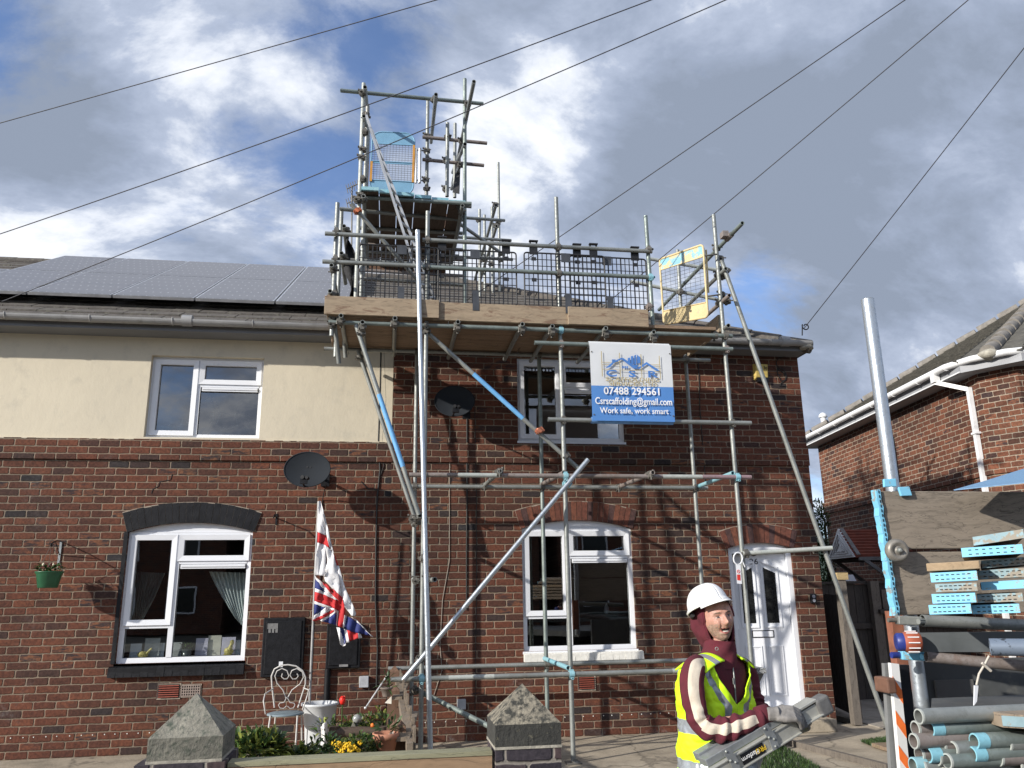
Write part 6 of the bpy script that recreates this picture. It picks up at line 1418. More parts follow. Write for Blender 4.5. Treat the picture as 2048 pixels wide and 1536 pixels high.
for k in range(5): q.box(xm_-s0+.03+k*s0*.33, xm_-s0+.045+k*s0*.33, yc-s0-.012, yc-s0, .05, zt_-.21)
q.build('column', PDM, pd)
# ================================================================ WINDOW SILL ITEMS
SHEER = mat('sheer_curtain', (.62, .68, .68), .9, 0, .08, 6)
def curtain(top, bot, y, label, m=SHEER, n=9):
    """top / bot = (uL, v, uR, v) in px"""
    q = MB(); q.keepn = True
    def f(a, b):
        u = (top[0]+(top[2]-top[0])*a)*(1-b)+(bot[0]+(bot[2]-bot[0])*a)*b; v = (top[1]+(top[3]-top[1])*a)*(1-b)+(bot[1]+(bot[3]-bot[1])*a)*b
        sag = math.sin(b*math.pi)*((top[0]+top[2])/2-(bot[0]+bot[2])/2)*.10
        return at(u+sag, v, y+.028*math.sin(a*n*2*math.pi)*(1-.5*b)+.01*math.sin(b*5+a*9))
    q.grid(f, 72, 14); return q.build('curtain', m, label=label, cat='curtain', group='pinned back sheer curtains')
curtain((262, 1143, 330, 1146), (256, 1241, 284, 1243), .34, 'sheer curtain drawn to the left behind the lower left window'); curtain((418, 1143, 500, 1146), (470, 1236, 500, 1268), .36, 'sheer curtain drawn to the right behind the lower left window')
CARDS = [mat('card_pale_blue', (.42, .47, .52), .8, 0, .1, 20), mat('card_cream', (.50, .48, .40), .8, 0, .1, 20), mat('card_lilac', (.46, .44, .54), .8, 0, .1, 20), mat('card_grey', (.33, .35, .35), .8, 0, .15, 20)]
sl_ = MB(); sl_.box(WLL[0], WLL[1], .13, .42, WLL[2]+.01, WLL[2]+.045); sl_.build('inner_sill', UPVC, hL)
z0c = WLL[2]+.046
names = ['plain pale card at the left end of the lower left window', 'tall grey card second from the left in the lower left window', 'pale blue card just left of the mullion', 'small card just right of the mullion with a dark print', 'pale lilac card in the middle of the large lower left pane', 'tallest cream card in the large lower left pane', 'lilac card behind the gold figure', 'narrow card half hidden at the right end of the sill']
for i, (a, b, c_, d) in enumerate([(222, 305, 1125, 0), (330, 440, 1085, 3), (425, 472, 1120, 0), (530, 600, 1115, 3), (702, 790, 1085, 2), (792, 888, 1065, 1), (892, 992, 1077, 2), (992, 1028, 1098, 0)]):
    u0, u1, v0 = 200+a*.2735, 200+b*.2735, 980+c_*.2735; y = .20+.03*(i % 3); p0, p1 = at(u0, v0, y), at(u1, v0, y); q = MB()
    q.hexa([(p0.x, y, z0c), (p1.x, y, z0c), (p1.x, y+.003, z0c), (p0.x, y+.003, z0c)], [(p0.x, y+.02, p0.z), (p1.x, y+.02, p0.z), (p1.x, y+.023, p0.z), (p0.x, y+.023, p0.z)])
    q.prism([(p0.x, y+.001, z0c), (p0.x, y+.023, p0.z), (p0.x+.03, y+.09, p0.z-.002), (p0.x+.03, y+.07, z0c)], (.002, 0, 0)); o = q.build('greeting_card', CARDS[d], label=names[i], cat='card', group='greeting cards on the window sill')
GOLD = mat('mottled_gold', (.42, .36, .12), .5, .2, .5, 40)
def figure(u0, u1, v0, v1, y, label, m, lying):
    a, b = at(u0, v0, y), at(u1, v1, y); q = MB(); w_, h_ = b.x-a.x, a.z-z0c; x0_ = a.x
    if lying: q.blob((x0_+w_*.4, y, z0c+h_*.35), (w_*.38, .025, h_*.34), jit=.3); q.tube([(x0_+w_*.65, y, z0c+h_*.4), (x0_+w_*.9, y, z0c+h_*.85), (x0_+w_*.98, y, z0c+h_*.9)], [.016, .012, .015], 8); q.tube([(x0_+w_*.2, y, z0c), (x0_+w_*.2, y, z0c+h_*.3)], .01, 6); q.tube([(x0_+w_*.6, y, z0c), (x0_+w_*.6, y, z0c+h_*.3)], .01, 6)
    else: q.blob((x0_+w_*.45, y, z0c+h_*.3), (w_*.4, .03, h_*.3), jit=.3); q.tube([(x0_+w_*.5, y, z0c+h_*.4), (x0_+w_*.65, y, z0c+h_*.75)], [.03, .018], 8); q.blob((x0_+w_*.68, y, z0c+h_*.85), (.024, .024, .028), jit=.3); q.tube([(x0_+w_*.2, y, z0c), (x0_+w_*.05, y, z0c+h_*.15)], .012, 6)
    q.build('figurine', m, label=label, cat='figurine')
figure(274, 303, 1296, 1312, .16, 'long mottled gold animal figurine in the small left pane', GOLD, True); figure(449, 470, 1280, 1307, .16, 'upright mottled gold figurine at the right of the large pane', GOLD, False)
pp = at(373, 1308, .17); t = thing('plant_pot', (pp.x, .17, z0c), 'small plant in a glass pot on the lower left window sill', 'plant pot'); q = MB(); q.lathe((pp.x, .17, z0c), [(.05, 0), (.055, .09), (.05, .09)], 14); q.build('pot_body', mat('dark_glass_pot', (.06, .07, .07), .2), t); q = MB(); foliage(q, (pp.x, .17, z0c+.11), (.06, .05, .05), 60, .05, .02, rn, (0,)); q.build('plant', LF1, t)
# rocking horses upstairs
def horse(S, x, y, z, label, m, mline, parts_saddle=True, flip=1):
    """small rocking horse toy, S = scale, facing -X * flip"""
    t = thing('rocking_horse', (x, y, z), label, 'toy horse'); P = lambda a, b, c=0: Vector((x-flip*a*S, y+c*S, z+b*S)); q = MB()
    q.tube([P(-.42, .50), P(-.30, .52), P(0, .48), P(.22, .52), P(.34, .60)], [.06*S, .12*S, .115*S, .12*S, .08*S], 12)
    q.tube([P(.26, .55), P(.38, .74), P(.42, .88)], [.10*S, .07*S, .05*S], 10); q.tube([P(.38, .90), P(.48, .84), P(.58, .74)], [.055*S, .05*S, .03*S], 10)
    q.tube([P(.40, .92, .03), P(.40, .99, .035)], [.02*S, .005*S], 6); q.tube([P(.40, .92, -.03), P(.40, .99, -.035)], [.02*S, .005*S], 6)
    for c in (-.07, .07):
        q.tube([P(.24, .46, c), P(.36, .30, c), P(.56, .10, c)], [.06*S, .035*S, .022*S], 8); q.tube([P(-.32, .46, c), P(-.40, .30, c), P(-.52, .10, c)], [.07*S, .04*S, .022*S], 8)
    q.build('horse_body', m, t)
    q = MB(); q.tube([P(-.44, .54), P(-.58, .50), P(-.64, .34), P(-.60, .2)], [.03*S, .045*S, .04*S, .01*S], 8); q.tube([P(.34, .95), P(.30, .8), P(.2, .62)], [.02*S, .035*S, .02*S], 8); q.build('mane_and_tail', m, t)
    for c in (-.10, .10): q = MB(); q.tube([P(.70*math.sin(a), .02+.30*(1-math.cos(a)), c) for a in [RAD(-62+12.4*k) for k in range(11)]], .018*S, 6); q.build('rocker', m, t)
    if parts_saddle:
        q = MB(); q.tube([P(.14, .60, -.13), P(.22, .34, -.13), P(0, .27, -.14), P(-.20, .34, -.13), P(-.14, .60, -.13)], .014*S, 6); q.tube([P(.30, .60, -.10), P(.28, .44, -.12)], .012*S, 6); q.build('saddle_trim', mline, t)
si = MB(); si.box(WUL[0], WUL[1], .15, .5, WUL[2]-.0, WUL[2]+.05); si.build('inner_sill', UPVC, hL)
hz_ = WUL[2]+.051; p = at(457, 850, .36)
horse(.62, p.x, .36, hz_-.06, 'large pale rocking horse with white saddle trim in the right upstairs pane', mat('pale_wood_horse', (.42, .32, .20), .6), mat('white_trim', (.8, .8, .75), .6)); p = at(351, 850, .28)
horse(.24, p.x, .28, hz_, 'small white toy horse in the left upstairs pane', mat('white_glazed_horse', (.62, .68, .66), .3), mat('white_trim', (.8, .8, .75), .6), False, -1)
q = MB(); a, b = at(1170, 862, .28), at(1240, 862, .28); q.box(at(1199, 862, .28).x, at(1237, 862, .28).x, .27, .275, WUR[2]+.02, WUR[2]+.35); q.build('window_blind', CARDS[0], label='pale blind panel at the right of the upper window behind the banner', cat='blind')
# things lying indoors behind the lower right window
q = MB(); p = at(1213, 1218, 1.2); q.lathe((p.x, 1.2, p.z-.06), [(.02, 0), (.04, .02), (.03, .09), (.008, .13)], 10); q.build('white_bottle', UPVC, label='small white bottle inside the lower right window', cat='bottle')

# ================================================================ OVERHEAD WIRES AND POLE
ptop = atz(2480, -462, 8.6)
polet = thing('telegraph_pole', (ptop.x+.1, ptop.y, 0), 'wooden pole carrying the overhead wires beyond the right edge', 'pole'); q = MB(); q.tube([(ptop.x+.12, ptop.y, 0), (ptop.x+.12, ptop.y, 9.0)], [.15, .11], 14); q.build('pole', wood('pole_wood', (.14, .10, .07), 'Z'), polet)
WIRE = mat('black_wire', (.03, .03, .04), .6)
for (u, v, y, sag, lb) in [(-700, 440, 1.5, .04, 'overhead wire crossing the upper left corner of the sky'), (-320, 574, -.3, .16, 'overhead wire passing over the solar panels to the far left'), (4, 603, -.3, .12, 'overhead wire ending on the left eaves by the solar panels'),
                        (905, 620, -.1, .01, 'overhead wire running down behind the mesh guards'), (1195, 622, -.1, .02, 'overhead wire passing behind the cream gate'), (1607, 658, YE, .02, 'overhead wire tied to the iron scroll at the house corner')]:
    A, B = ptop, at(u, v, y); n = 24; pts = [A.lerp(B, k/n)-Vector((0, 0, 4*sag*(k/n)*(1-k/n))) for k in range(n+1)]; q = MB(); q.tube(pts, .0055, 6); q.build('overhead_wire', WIRE, label=lb, cat='wire', group='overhead wires')
# TV aerial behind the tower
ta = thing('tv_aerial', (at(706, 480, 3.9).x, 3.9, roof_z(3.9)), 'small television aerials on a mast left of the tower', 'aerial')
q = MB(); q.tube([(at(706, 480, 3.9).x, 3.9, roof_z(3.9)), at(704, 372, 3.9)], .016, 6); q.build('mast', FIT, ta)
for (v, s_) in ((376, 1), (405, 1)):
    q = MB(); a, b = at(694, v+2, 3.9), at(716, v-8, 3.9); q.tube([a, b], .012, 5)
    for k in range(6): c = a.lerp(b, k/5); q.tube([c+Vector((.03, -.1, -.14)), c+Vector((-.03, .1, .14))], .008, 4)
    q.build('aerial_array', FIT, ta)
# houses across the street, seen only as reflections
for (x0_, x1_, lb) in [(-22, -7.5, 'brick terrace across the street to the left'), (-6.5, 7.5, 'brick terrace across the street facing the scaffold'), (8.5, 24, 'brick terrace across the street to the right')]:
    t = thing('terraced_house', ((x0_+x1_)/2, -30, 0), lb, 'house'); q = MB(); q.box(x0_, x1_, -37, -30, 0, 5.0); q.build('wall', BD, t)
    q = MB(); q.prism([(x0_-.3, -29.6, 4.9), (x0_-.3, -33.5, 7.4), (x0_-.3, -37.4, 4.9)], (x1_-x0_+.6, 0, 0)); q.build('roof', ROOFT, t)
    x = x0_+1.2
    while x < x1_-1.5:
        for z in (.9, 3.3):
            q = MB(); ring(q, x, x+1.3, z, z+1.25, .07, -29.98, -29.93); w_ = q.build('window', UPVC, t); q = MB(); q.box(x+.05, x+1.25, -29.99, -29.97, z+.05, z+1.2); q.build('pane', DG, w_)
        x += 2.7

# ================================================================ TRUCK WITH SCAFFOLD LOAD
TWOOD = wood('weathered_headboard_wood', (.255, .215, .17), 'X', cracks=True); DKP = mat('dark_grey_panel', (.075, .08, .082), .6, 0, .25, 3, alt=(.13, .13, .12), altcut=(.55, .7)); BLW = mat('chipped_light_blue_paint', (.20, .53, .74), .5, 0, .06, 8, alt=(.28, .33, .33), altcut=(.58, .61))
tk = thing('scaffold_truck', (3.6, -6.0, 0), 'flatbed truck side with timber headboard, tube posts and striped warning board', 'truck')
yT = -4.95
def tt(name, a, b, r, m, **k): return tube(name, at(*a), at(*b), m, r=r, par=tk, **k)
pb0 = at(1735, 600, yT+.1); tube('post', pb0, (pb0.x, yT+.1, .9), BRIGHT, r=.047, par=tk)
q = MB(); ctr = at(1735, 600, yT+.1); q.tube([ctr+Vector((0, 0, -.001)), ctr+Vector((0, 0, .002))], .047, 16); q.build('post_end', GALV, tk)
for (v0, v1, u0, v2, v3, dy) in [(982, 1098, 1763, 984, 1101, 0), (1104, 1230, 1784, 1106, 1240, .02)]:
    a, b, c, d = at(u0, v0, yT+dy), at(u0+18, v1, yT+dy), at(2150, v3, yT+dy-.05), at(2150, v2, yT+dy-.05)
    q = MB(); z0_, z1_ = b.z, a.z; q.box(a.x, c.x, yT+dy, yT+dy+.05, z0_, z1_); bevel(q.build('headboard', TWOOD, tk), .006)
pa, pb2 = at(1757, 979, yT-.02), at(1797, 1232, yT-.02); q = MB(); 
n = 14
for k in range(n):
    a, b = pa.lerp(pb2, k/n), pa.lerp(pb2, (k+1)/n); j = .006*math.sin(k*2.3); q.hexa([b+Vector((-.02+j, 0, 0)), b+Vector((.012+j, 0, 0)), b+Vector((.012+j, .06, 0)), b+Vector((-.02+j, .06, 0))], [a+Vector((-.02-j, 0, 0)), a+Vector((.012-j, 0, 0)), a+Vector((.012-j, .06, 0)), a+Vector((-.02-j, .06, 0))])
q.build('edge_strip', BLW, tk)
q = MB()
for k in range(26): p = pa.lerp(pb2, (k+.5)/26)+Vector((-.003, -.003, 0)); q.box(p.x-.003, p.x+.003, p.y-.002, p.y, p.z-.010, p.z+.010)
q.build('slot', BLACKP, tk)
for pts in ([(1768, 958), (1792, 957), (1794, 973), (1769, 974)], [(1797, 974), (1819, 973), (1825, 991), (1803, 992)]):
    q = MB(); q.prism([at(u, v, yT-.03) for u, v in pts][::-1], (0, .02, 0)); bevel(q.build('blue_bracket', BLW, tk), .004)
c = at(1794, 1101, yT-.06); q = MB(); nn_ = (CAM-c).normalized()*.6+Vector((.25, -.3, 0)); R_ = 24*5.2/1600
q.lathe(c, [(R_*.25, .03), (R_*.42, .015), (R_*.55, .03), (R_*.8, .032), (R_*.97, .012), (R_, -.01), (R_*.9, -.03), (R_*.3, -.03)], 28, ax=nn_); q.build('washer_disc', mat('worn_grey_disc', (.24, .225, .20), .5, .4, .25, 14), tk); q = MB(); q.lathe(c, [(R_*.20, .02), (R_*.2, .045), (R_*.1, .055)], 12, ax=nn_); q.build('disc_bolt', GALV, tk)
tt('cross_tube', (1845, 1241, yT-.12), (2150, 1255, yT-.2), .038, GALV); tt('cross_tube', (1852, 1313, yT-.2), (2150, 1342, yT-.4), .034, BROWN)
for (v, u, m, capm) in [(1242, 1815, GALV, FIT), (1312, 1822, BLW, mat('blue_plastic_cap', (.02, .035, .20), .4))]:
    a = at(u-22, v-2, yT-.06); b = at(u+26, v, yT-.1); q = MB(); q.bar(a, b, .08, .055); q.tube([b+Vector((-.05, -.05, 0)), b+Vector((.05, -.03, 0))], .018, 8); bevel(q.build('clamp', m, tk), .008)
    q = MB(); q.tube([a+Vector((-.06, 0, 0)), a], .020 if v > 1300 else .014, 8); q.build('clamp_bolt', capm, tk)
q = MB(); a, b = at(1838, 1266, yT-.2), at(2150, 1262, yT-.5); c, d = at(2150, 1304, yT-.5), at(1842, 1304, yT-.2); q.add([a, b, c, d]+[p+Vector((0, .06, 0)) for p in (a, b, c, d)], [(0, 3, 2, 1), (4, 5, 6, 7), (0, 1, 5, 4), (1, 2, 6, 5), (2, 3, 7, 6), (3, 0, 4, 7)]); q.build('side_rail', mat('slate_rail', (.085, .095, .10), .5, .1, .2, 4), tk)
c = at(1822, 1284, yT-.25); ax_ = Vector((1, -.35, 0)); RO = mat('orange_red_ratchet', (.33, .085, .045), .6, 0, .15, 10)
q = MB(); q.lathe(c, [(.055, -.045), (.063, -.03), (.063, .04), (.05, .055)], 24, ax=ax_)
q.build('ratchet_drum', RO, tk); q = MB()
for k in range(12): an_ = RAD(30*k); x_, y_ = q.frame(ax_); o_ = (x_*math.cos(an_)+y_*math.sin(an_))*.0645; q.bar(c+o_-ax_.normalized()*.03, c+o_+ax_.normalized()*.035, .008, .006)
q.build('ratchet_rib', UPVC, tk); q = MB(); q.lathe(c-ax_.normalized()*.07, [(.045, -.02), (.055, -.01), (.055, .03)], 18, ax=ax_); q.build('ratchet_cap', MATS['blue_plastic_cap'], tk)
q = MB(); a = at(1835, 1322, yT+.35); q.box(a.x, a.x+4, yT+.35, yT+.4, .62, a.z); q.build('cab_panel', DKP, tk)
q = MB(); a = at(1876, 1362, yT+.3); b = at(1960, 1410, yT+.3); q.box(a.x, b.x, yT+.33, yT+.349, b.z-.1, a.z); q.build('lighter_panel', mat('mid_grey_panel', (.13, .125, .12), .6, 0, .2, 4), tk)
# leaning blue grey tube with white tag
q = MB(); a = at(1980, 1294, -7.15); b = at(2150, 1296, -7.3); q.tube([a, b], .031, 16, hollow=True); q.build('side_tube', mat('scratched_slate_blue', (.16, .20, .26), .45, .2, .1, 8, alt=(.03, .035, .04), altcut=(.56, .6)), tk)
ty_ = -7.12; CRD = mat('pale_cord', (.50, .46, .40), .7); tgl = thing('cable_tag', at(1956, 1400, ty_), 'white strap tag hanging from the scratched tube on the truck', 'tag')
q = MB(); q.tube([at(1978, 1312, ty_), at(1970, 1328, ty_), at(1958, 1348, ty_), at(1953, 1370, ty_)], .004, 6); q.tube([at(1964, 1326, ty_-.02), at(1982, 1342, ty_-.02)], .0055, 6); q.build('cord', CRD, tgl)
q = MB(); q.prism([at(1949, 1371, ty_), at(1957, 1371, ty_), at(1954, 1403, ty_), at(1948, 1411, ty_)], (0, .004, 0)); q.build('tag_card', UPVC, tgl)
# striped warning board
yw = -7.0; ORG, WHT = mat('warning_orange', (.75, .16, .03), .5), mat('warning_white', (.70, .70, .68), .5, 0, .06, 8)
q = MB(); wl = [at(1782, 1326, yw), at(1798, 1328, yw)]; wb = [at(1806, 1600, yw), at(1826, 1600, yw)]
P = lambda a, b: wl[0].lerp(wl[1], a).lerp(wb[0].lerp(wb[1], a), b)
q.prism([P(0, 0), P(0, 1), P(1, 1), P(1, 0)], (0, .02, 0)); wbd = q.build('warning_board', WHT, tk)
q = MB()
for (a0, b0, a1, b1) in [(.10, .20, .20, .30), (.355, .455, .455, .555), (.61, .71, .71, .81), (.86, .95, .95, 1.0)]: q.prism([P(.01, a0), P(.01, b0), P(.99, b1), P(.99, a1)], (0, -.002, 0))
q.build('orange_stripe', ORG, wbd)
q = MB(); q.prism([at(1769, 1327, yw+.03), at(1786, 1600, yw+.03), at(1803, 1600, yw+.03), at(1781, 1327, yw+.03)], (0, .02, 0)); q.build('board_backing', mat('dull_grey_backing', (.17, .175, .175), .6, 0, .15, 8), tk)
q = MB(); q.prism([at(1798, 1330, yw+.05), at(1822, 1600, yw+.05), at(1846, 1600, yw+.05), at(1818, 1330, yw+.05)], (0, .02, 0)); q.build('board_backing', BLACKP, tk)
q = MB(); a = at(1775, 1370, yw+.0); q.box(a.x-.018, a.x+.018, yw-.03, yw+.06, a.z-.028, a.z+.028); bevel(q.build('lamp_bracket', mat('rust_brown', (.14, .07, .045), .7, 0, .3, 20), tk), .006)
q = MB(); a = at(1778, 1222, yT+.2); q.box(a.x-.02, a.x+.09, yT+.15, yT+.22, 1.0, at(1780, 1222, yT+.2).z); q.build('rust_post', mat('rust_red', (.22, .085, .05), .8, 0, .3, 14), tk)
# bed, chassis, wheels below the frame
def col_x(u, y): return at(u, 1300, y).x
bp = [(col_x(1850, -7.62), -7.62), (col_x(1850, -7.62)+3.6, -7.62), (col_x(1850, -4.9)+3.0, -4.9), (col_x(1850, -4.9), -4.9)]
q = MB(); q.prism([(x, y+(.12 if y < -7 else 0), .86) for x, y in bp], (0, 0, .10)); q.build('flatbed', DKP, tk); q = MB(); q.prism([(x+.25*(1 if i in (0, 3) else -1), y+(.25 if i < 2 else -.25), .60) for i, (x, y) in enumerate(bp)], (0, 0, .255)); q.build('chassis', BLACKP, tk)
for x_ in (3.9, 5.2):
    for y_ in (-7.35, -5.15):
        q = MB(); q.tube([(x_, y_-.13, .42), (x_, y_+.13, .42)], .42, 28); w_ = q.build('wheel', BLACKP, tk); q = MB(); q.lathe((x_, y_-.14, .42), [(.05, 0), (.22, .0), (.24, .02)], 20, ax=(0, -1, 0)); q.build('rim', GALV, w_)
# blue mesh sheet
q = MB(); q.keepn = True; q.prism([at(1908, 981, yT-.15), at(2052, 966, yT-.5), at(2150, 955, yT-.8), at(2150, 905, yT-.1), at(2052, 940, yT+.0)], (0, .004, .006)); q.build('mesh_sheet', mat('blue_mesh_sheet', (.13, .24, .38), .7, 0, .2, 90), label='blue mesh sheet draped over the top of the truck headboard', cat='sheet')
# boards stacked on the truck, ends towards the camera
BEND = mat('board_end_blue_paint', (.22, .56, .78), .5, 0, .06, 8, alt=(.33, .34, .31), altcut=(.60, .64)); BENG = mat('board_end_worn_blue', (.26, .38, .42), .6, 0, .2, 12, alt=(.30, .27, .22), altcut=(.50, .56)); BWD = wood('board_side_wood', (.26, .205, .15), 'Y'); BPL = wood('bare_board_end', (.33, .24, .15), 'X', cracks=False)
BL_ = [((1945, 1075), (2046, 1059), 16, BENG, 'tilted topmost board of the stack on the truck'), ((1922, 1097), (2044, 1089), 17, BEND, 'bright blue ended board sticking out under the tilted top board'), ((1852, 1127), (1958, 1121), 16, BPL, 'bare wooden board end on the upper left of the stack'), ((1962, 1122), (2064, 1113), 14, BENG, 'worn blue board end right of the bare board'),
       ((1860, 1147), (1953, 1142), 17, BEND, 'bright blue board end directly below the bare board'), ((1955, 1142), (2055, 1136), 16, BENG, 'faded slotted board end right of the bright blue one in the fourth row'), ((1870, 1169), (1953, 1166), 14, BENG, 'dull grey slotted board end in the middle left of the stack'), ((1961, 1165), (2052, 1160), 15, BEND, 'plain blue board end in the middle right of the stack'),
       ((1863, 1189), (1950, 1186), 17, BEND, 'chipped blue board end second row from the bottom left'), ((1953, 1190), (2044, 1186), 15, BENG, 'worn speckled board end second row from the bottom right'), ((1857, 1211), (1941, 1208), 17, BEND, 'blue board end at the bottom left of the stack'), ((1943, 1211), (2038, 1208), 16, BEND, 'blue board end at the bottom right of the stack')]
yb4 = -6.05; BA = RAD(38)
for i, (a, b, h_, em, lb) in enumerate(BL_):
    yy = yb4-.06*(i in (0, 1))+.015*(i % 3)-.12*(a[0] > 1935)*0; A = at(*a, yy); fd = Vector((math.cos(BA), -math.sin(BA), 0)); d_ = ray(*b); kk = ((A-CAM).x*fd.y-(A-CAM).y*fd.x)/(d_.x*fd.y-d_.y*fd.x); B = CAM+d_*kk; dz = Vector((0, 0, -h_*(10+yy)/1600*1.04)); L_ = Vector((math.sin(BA), math.cos(BA), 0))*.85; t = thing('scaffold_board', (A+B)/2+dz, lb, 'board', 'scaffold boards stacked on the truck')
    q = MB(); q.hexa([A+dz, B+dz, B+dz+L_, A+dz+L_], [A, B, B+L_, A+L_]); bevel(q.build('plank', BWD if em is not BPL else BPL, t), .003, 1)
    if em is not BPL:
        q = MB(); e_ = -L_.normalized()*.003; w_ = L_.normalized()*.03; f_ = Vector((0, 0, .002)); q.hexa([A+dz+e_-f_, B+dz+e_-f_, B+dz+w_-f_, A+dz+w_-f_], [A+e_+f_, B+e_+f_, B+w_+f_, A+w_+f_])
        if i not in (7, 0):
            for r_ in (.25, .75):
                for k in range(7): p = A.lerp(B, .14+.115*k)+dz*r_+e_*1.4; q.bar(p-fd*.007, p+fd*.007, .002, .004, (0, 0, 1), 1)
        q.build('end_band', [em, BLACKP], t)
# pile of tubes, open ends to the left
TP = [(447, 1065, 68, 'g'), (415, 1175, 62, 'r'), (550, 1180, 62, 'c'), (602, 1197, 60, 'c'), (400, 1290, 62, 'r'), (493, 1293, 63, 'g'), (575, 1315, 58, 'l'), (648, 1330, 65, 'r'), (755, 1363, 68, 'g'), (828, 1386, 72, 'g'), (955, 1290, 75, 'c'), (1073, 1308, 72, 'v'), (1245, 1320, 74, 'g'), (450, 1410, 60, 'r'), (530, 1417, 62, 'c'), (610, 1443, 68, 'g'), (705, 1475, 72, 'v'), (795, 1500, 62, 'g'), (933, 1412, 74, 'c'), (905, 1512, 62, 'g'), (1070, 1430, 70, 'r'), (1168, 1447, 78, 'r'), (1340, 1510, 70, 'r'), (395, 1510, 62, 'c'), (470, 1527, 58, 'g'), (560, 1540, 55, 'r'), (990, 1540, 62, 'g'), (1120, 1560, 60, 'g'), (640, 1575, 60, 'r'), (1230, 1580, 62, 'g'), (850, 1600, 62, 'g')]
words = ['topmost tube of the pile on the truck', 'brown tube at the left edge below the top tube', 'blue ended tube half hidden under the top tube', 'blue painted tube in front of the half hidden one', 'left edge tube with a fitting inside its end', 'plain tube just right of the fitting tube', 'pale short tube end near the left of the pile', 'brownish tube in the third row left', 'grey tube left of the middle of the pile', 'rimmed grey tube in the middle of the pile', 'bright blue ended tube in the middle upper row', 'greenish tube right of the bright blue end', 'lone tube at the upper right of the pile', 'brown tube second row from the bottom at the left', 'blue mouthed tube near the left bottom', 'grey tube right of the blue mouthed one', 'greenish tube low in the pile left of the middle', 'grey tube at the bottom edge left of the middle', 'blue ringed tube below the bright blue end', 'tube below the blue ringed one at the bottom edge', 'brown tube right of the blue ringed tube', 'wide brown tube overlapping its neighbour', 'brown tube at the bottom right of the pile', 'blue tube at the bottom left corner of the pile', 'grey tube beside the bottom left corner', 'rusty tube third along the bottom edge', 'grey tube at the bottom edge right of the middle', 'grey tube low at the right half of the pile', 'buried brown tube under the left half', 'buried grey tube under the right half', 'buried grey tube under the middle']
INB = mat('tube_inside_blue', (.14, .33, .50), .7)
for i, (cx_, cy_, rr_, mm) in enumerate(TP):
    u, v = 1740+cx_*.21875, 1200+cy_*.21875; rp = rr_*.21875; y = -10+.0242*FPX/rp/ .985*1.0; y = -7.42+.25*((68-rr_)/68) + (.02 if i % 2 else 0)
    A = at(u, v, y); B = A+Vector((2.6+.3*(i % 4), .06+.01*(i % 5), .0)); q = MB(); q.tube([A, B], .0243, 18, hollow=True); o = q.build('scaffold_tube', TUBES[mm if mm != 'c' else 'v'], label=words[i], cat='tube', group='scaffold tubes piled on the truck')
    q = MB(); q.tube([A+Vector((-.001, 0, 0)), A+Vector((.006 if mm != 'c' else .04, 0, 0))], .0247, 18, cap=False); 
    n = 18; x_, y_ = q.frame(B-A); rg = [A+Vector((-.001, 0, 0))+(x_*math.cos(2*math.pi*k/n)+y_*math.sin(2*math.pi*k/n))*.0247 for k in range(n)]; inn = [A+Vector((-.001, 0, 0))+(p-A)*.80 for p in rg]; q.add(rg+inn, [(k, (k+1) % n, n+(k+1) % n, n+k) for k in range(n)]); q.build('tube_end', CYAN if mm == 'c' else PALE, o)
q = MB(); p0 = at(2003, 1435, -7.48); q.hexa([p0+Vector(v) for v in [(0, 0, -.03), (.5, -.25, -.05), (.62, .1, -.03), (.02, .12, -.03)]], [p0+Vector(v) for v in [(0, 0, .012), (.5, -.25, -.008), (.62, .1, .012), (.02, .12, .012)]]); o = q.build('short_board', BWD, label='short blue edged board lying on the tube pile', cat='board'); q = MB(); q.hexa([p0+Vector(v) for v in [(-.002, -.003, -.025), (.5, -.253, -.045), (.5, -.25, -.045), (0, 0, -.025)]], [p0+Vector(v) for v in [(-.002, -.003, .006), (.5, -.253, -.014), (.5, -.25, -.014), (0, 0, .006)]]); q.build('board_edge', BENG, o)
# ================================================================ WORKER
YM = -5.78
fh = Vector((math.sin(YAW), math.cos(YAW), 0)); rh = Vector((math.cos(YAW), -math.sin(YAW), 0)); S_ = .00268
def dirn(deg): return (rh*math.sin(RAD(deg))-fh*math.cos(RAD(deg))).normalized()     # 0 = towards the camera, + = towards picture right
bf = dirn(36); brt = bf.cross(ZA)                                                     # chest direction, his right-hand side
person = thing('person', (at(1432, 1500, YM).x, YM, 0), 'worker in white helmet, maroon hooded top and yellow vest holding a folding aluminium platform', 'person')
SKIN = mat('skin', (.46, .25, .19), .5, 0, .22, 26, .0025, 90, alt=(.50, .20, .15), altcut=(.55, .7)); SKIN.node_tree.nodes['Principled BSDF'].inputs['Subsurface Weight'].default_value = .12; SKIN.node_tree.nodes['Principled BSDF'].inputs['Subsurface Radius'].default_value = (.01, .004, .002)
BEARD = mat('stubble', (.33, .215, .165), .8, 0, .35, 90, .001, 120); LIP = mat('lips', (.42, .14, .12), .45); MOUTH = mat('mouth_dark', (.03, .010, .010), .7); TEETH = mat('teeth', (.66, .60, .52), .3); EYEW = mat('eye_white', (.50, .47, .44), .25); IRIS = mat('iris_dark', (.03, .03, .035), .15); BROW_AND_SHADE = mat('eyebrow_and_lid_shade', (.13, .085, .06), .9)
MAR = mat('maroon_fabric', (.095, .012, .022), .92, 0, .25, 18, .003, 34); CRE = mat('cream_fabric', (.60, .53, .43), .9, 0, .10, 16, .003, 34); HIV = mat('high_visibility_yellow', (.60, .98, .012), .7, 0, .06, 6, .002, 16); REF = mat('reflective_grey', (.33, .36, .39), .35, .35, .10, 30); LIN = mat('hood_lining', (.035, .035, .04), .9, 0, .3, 20)
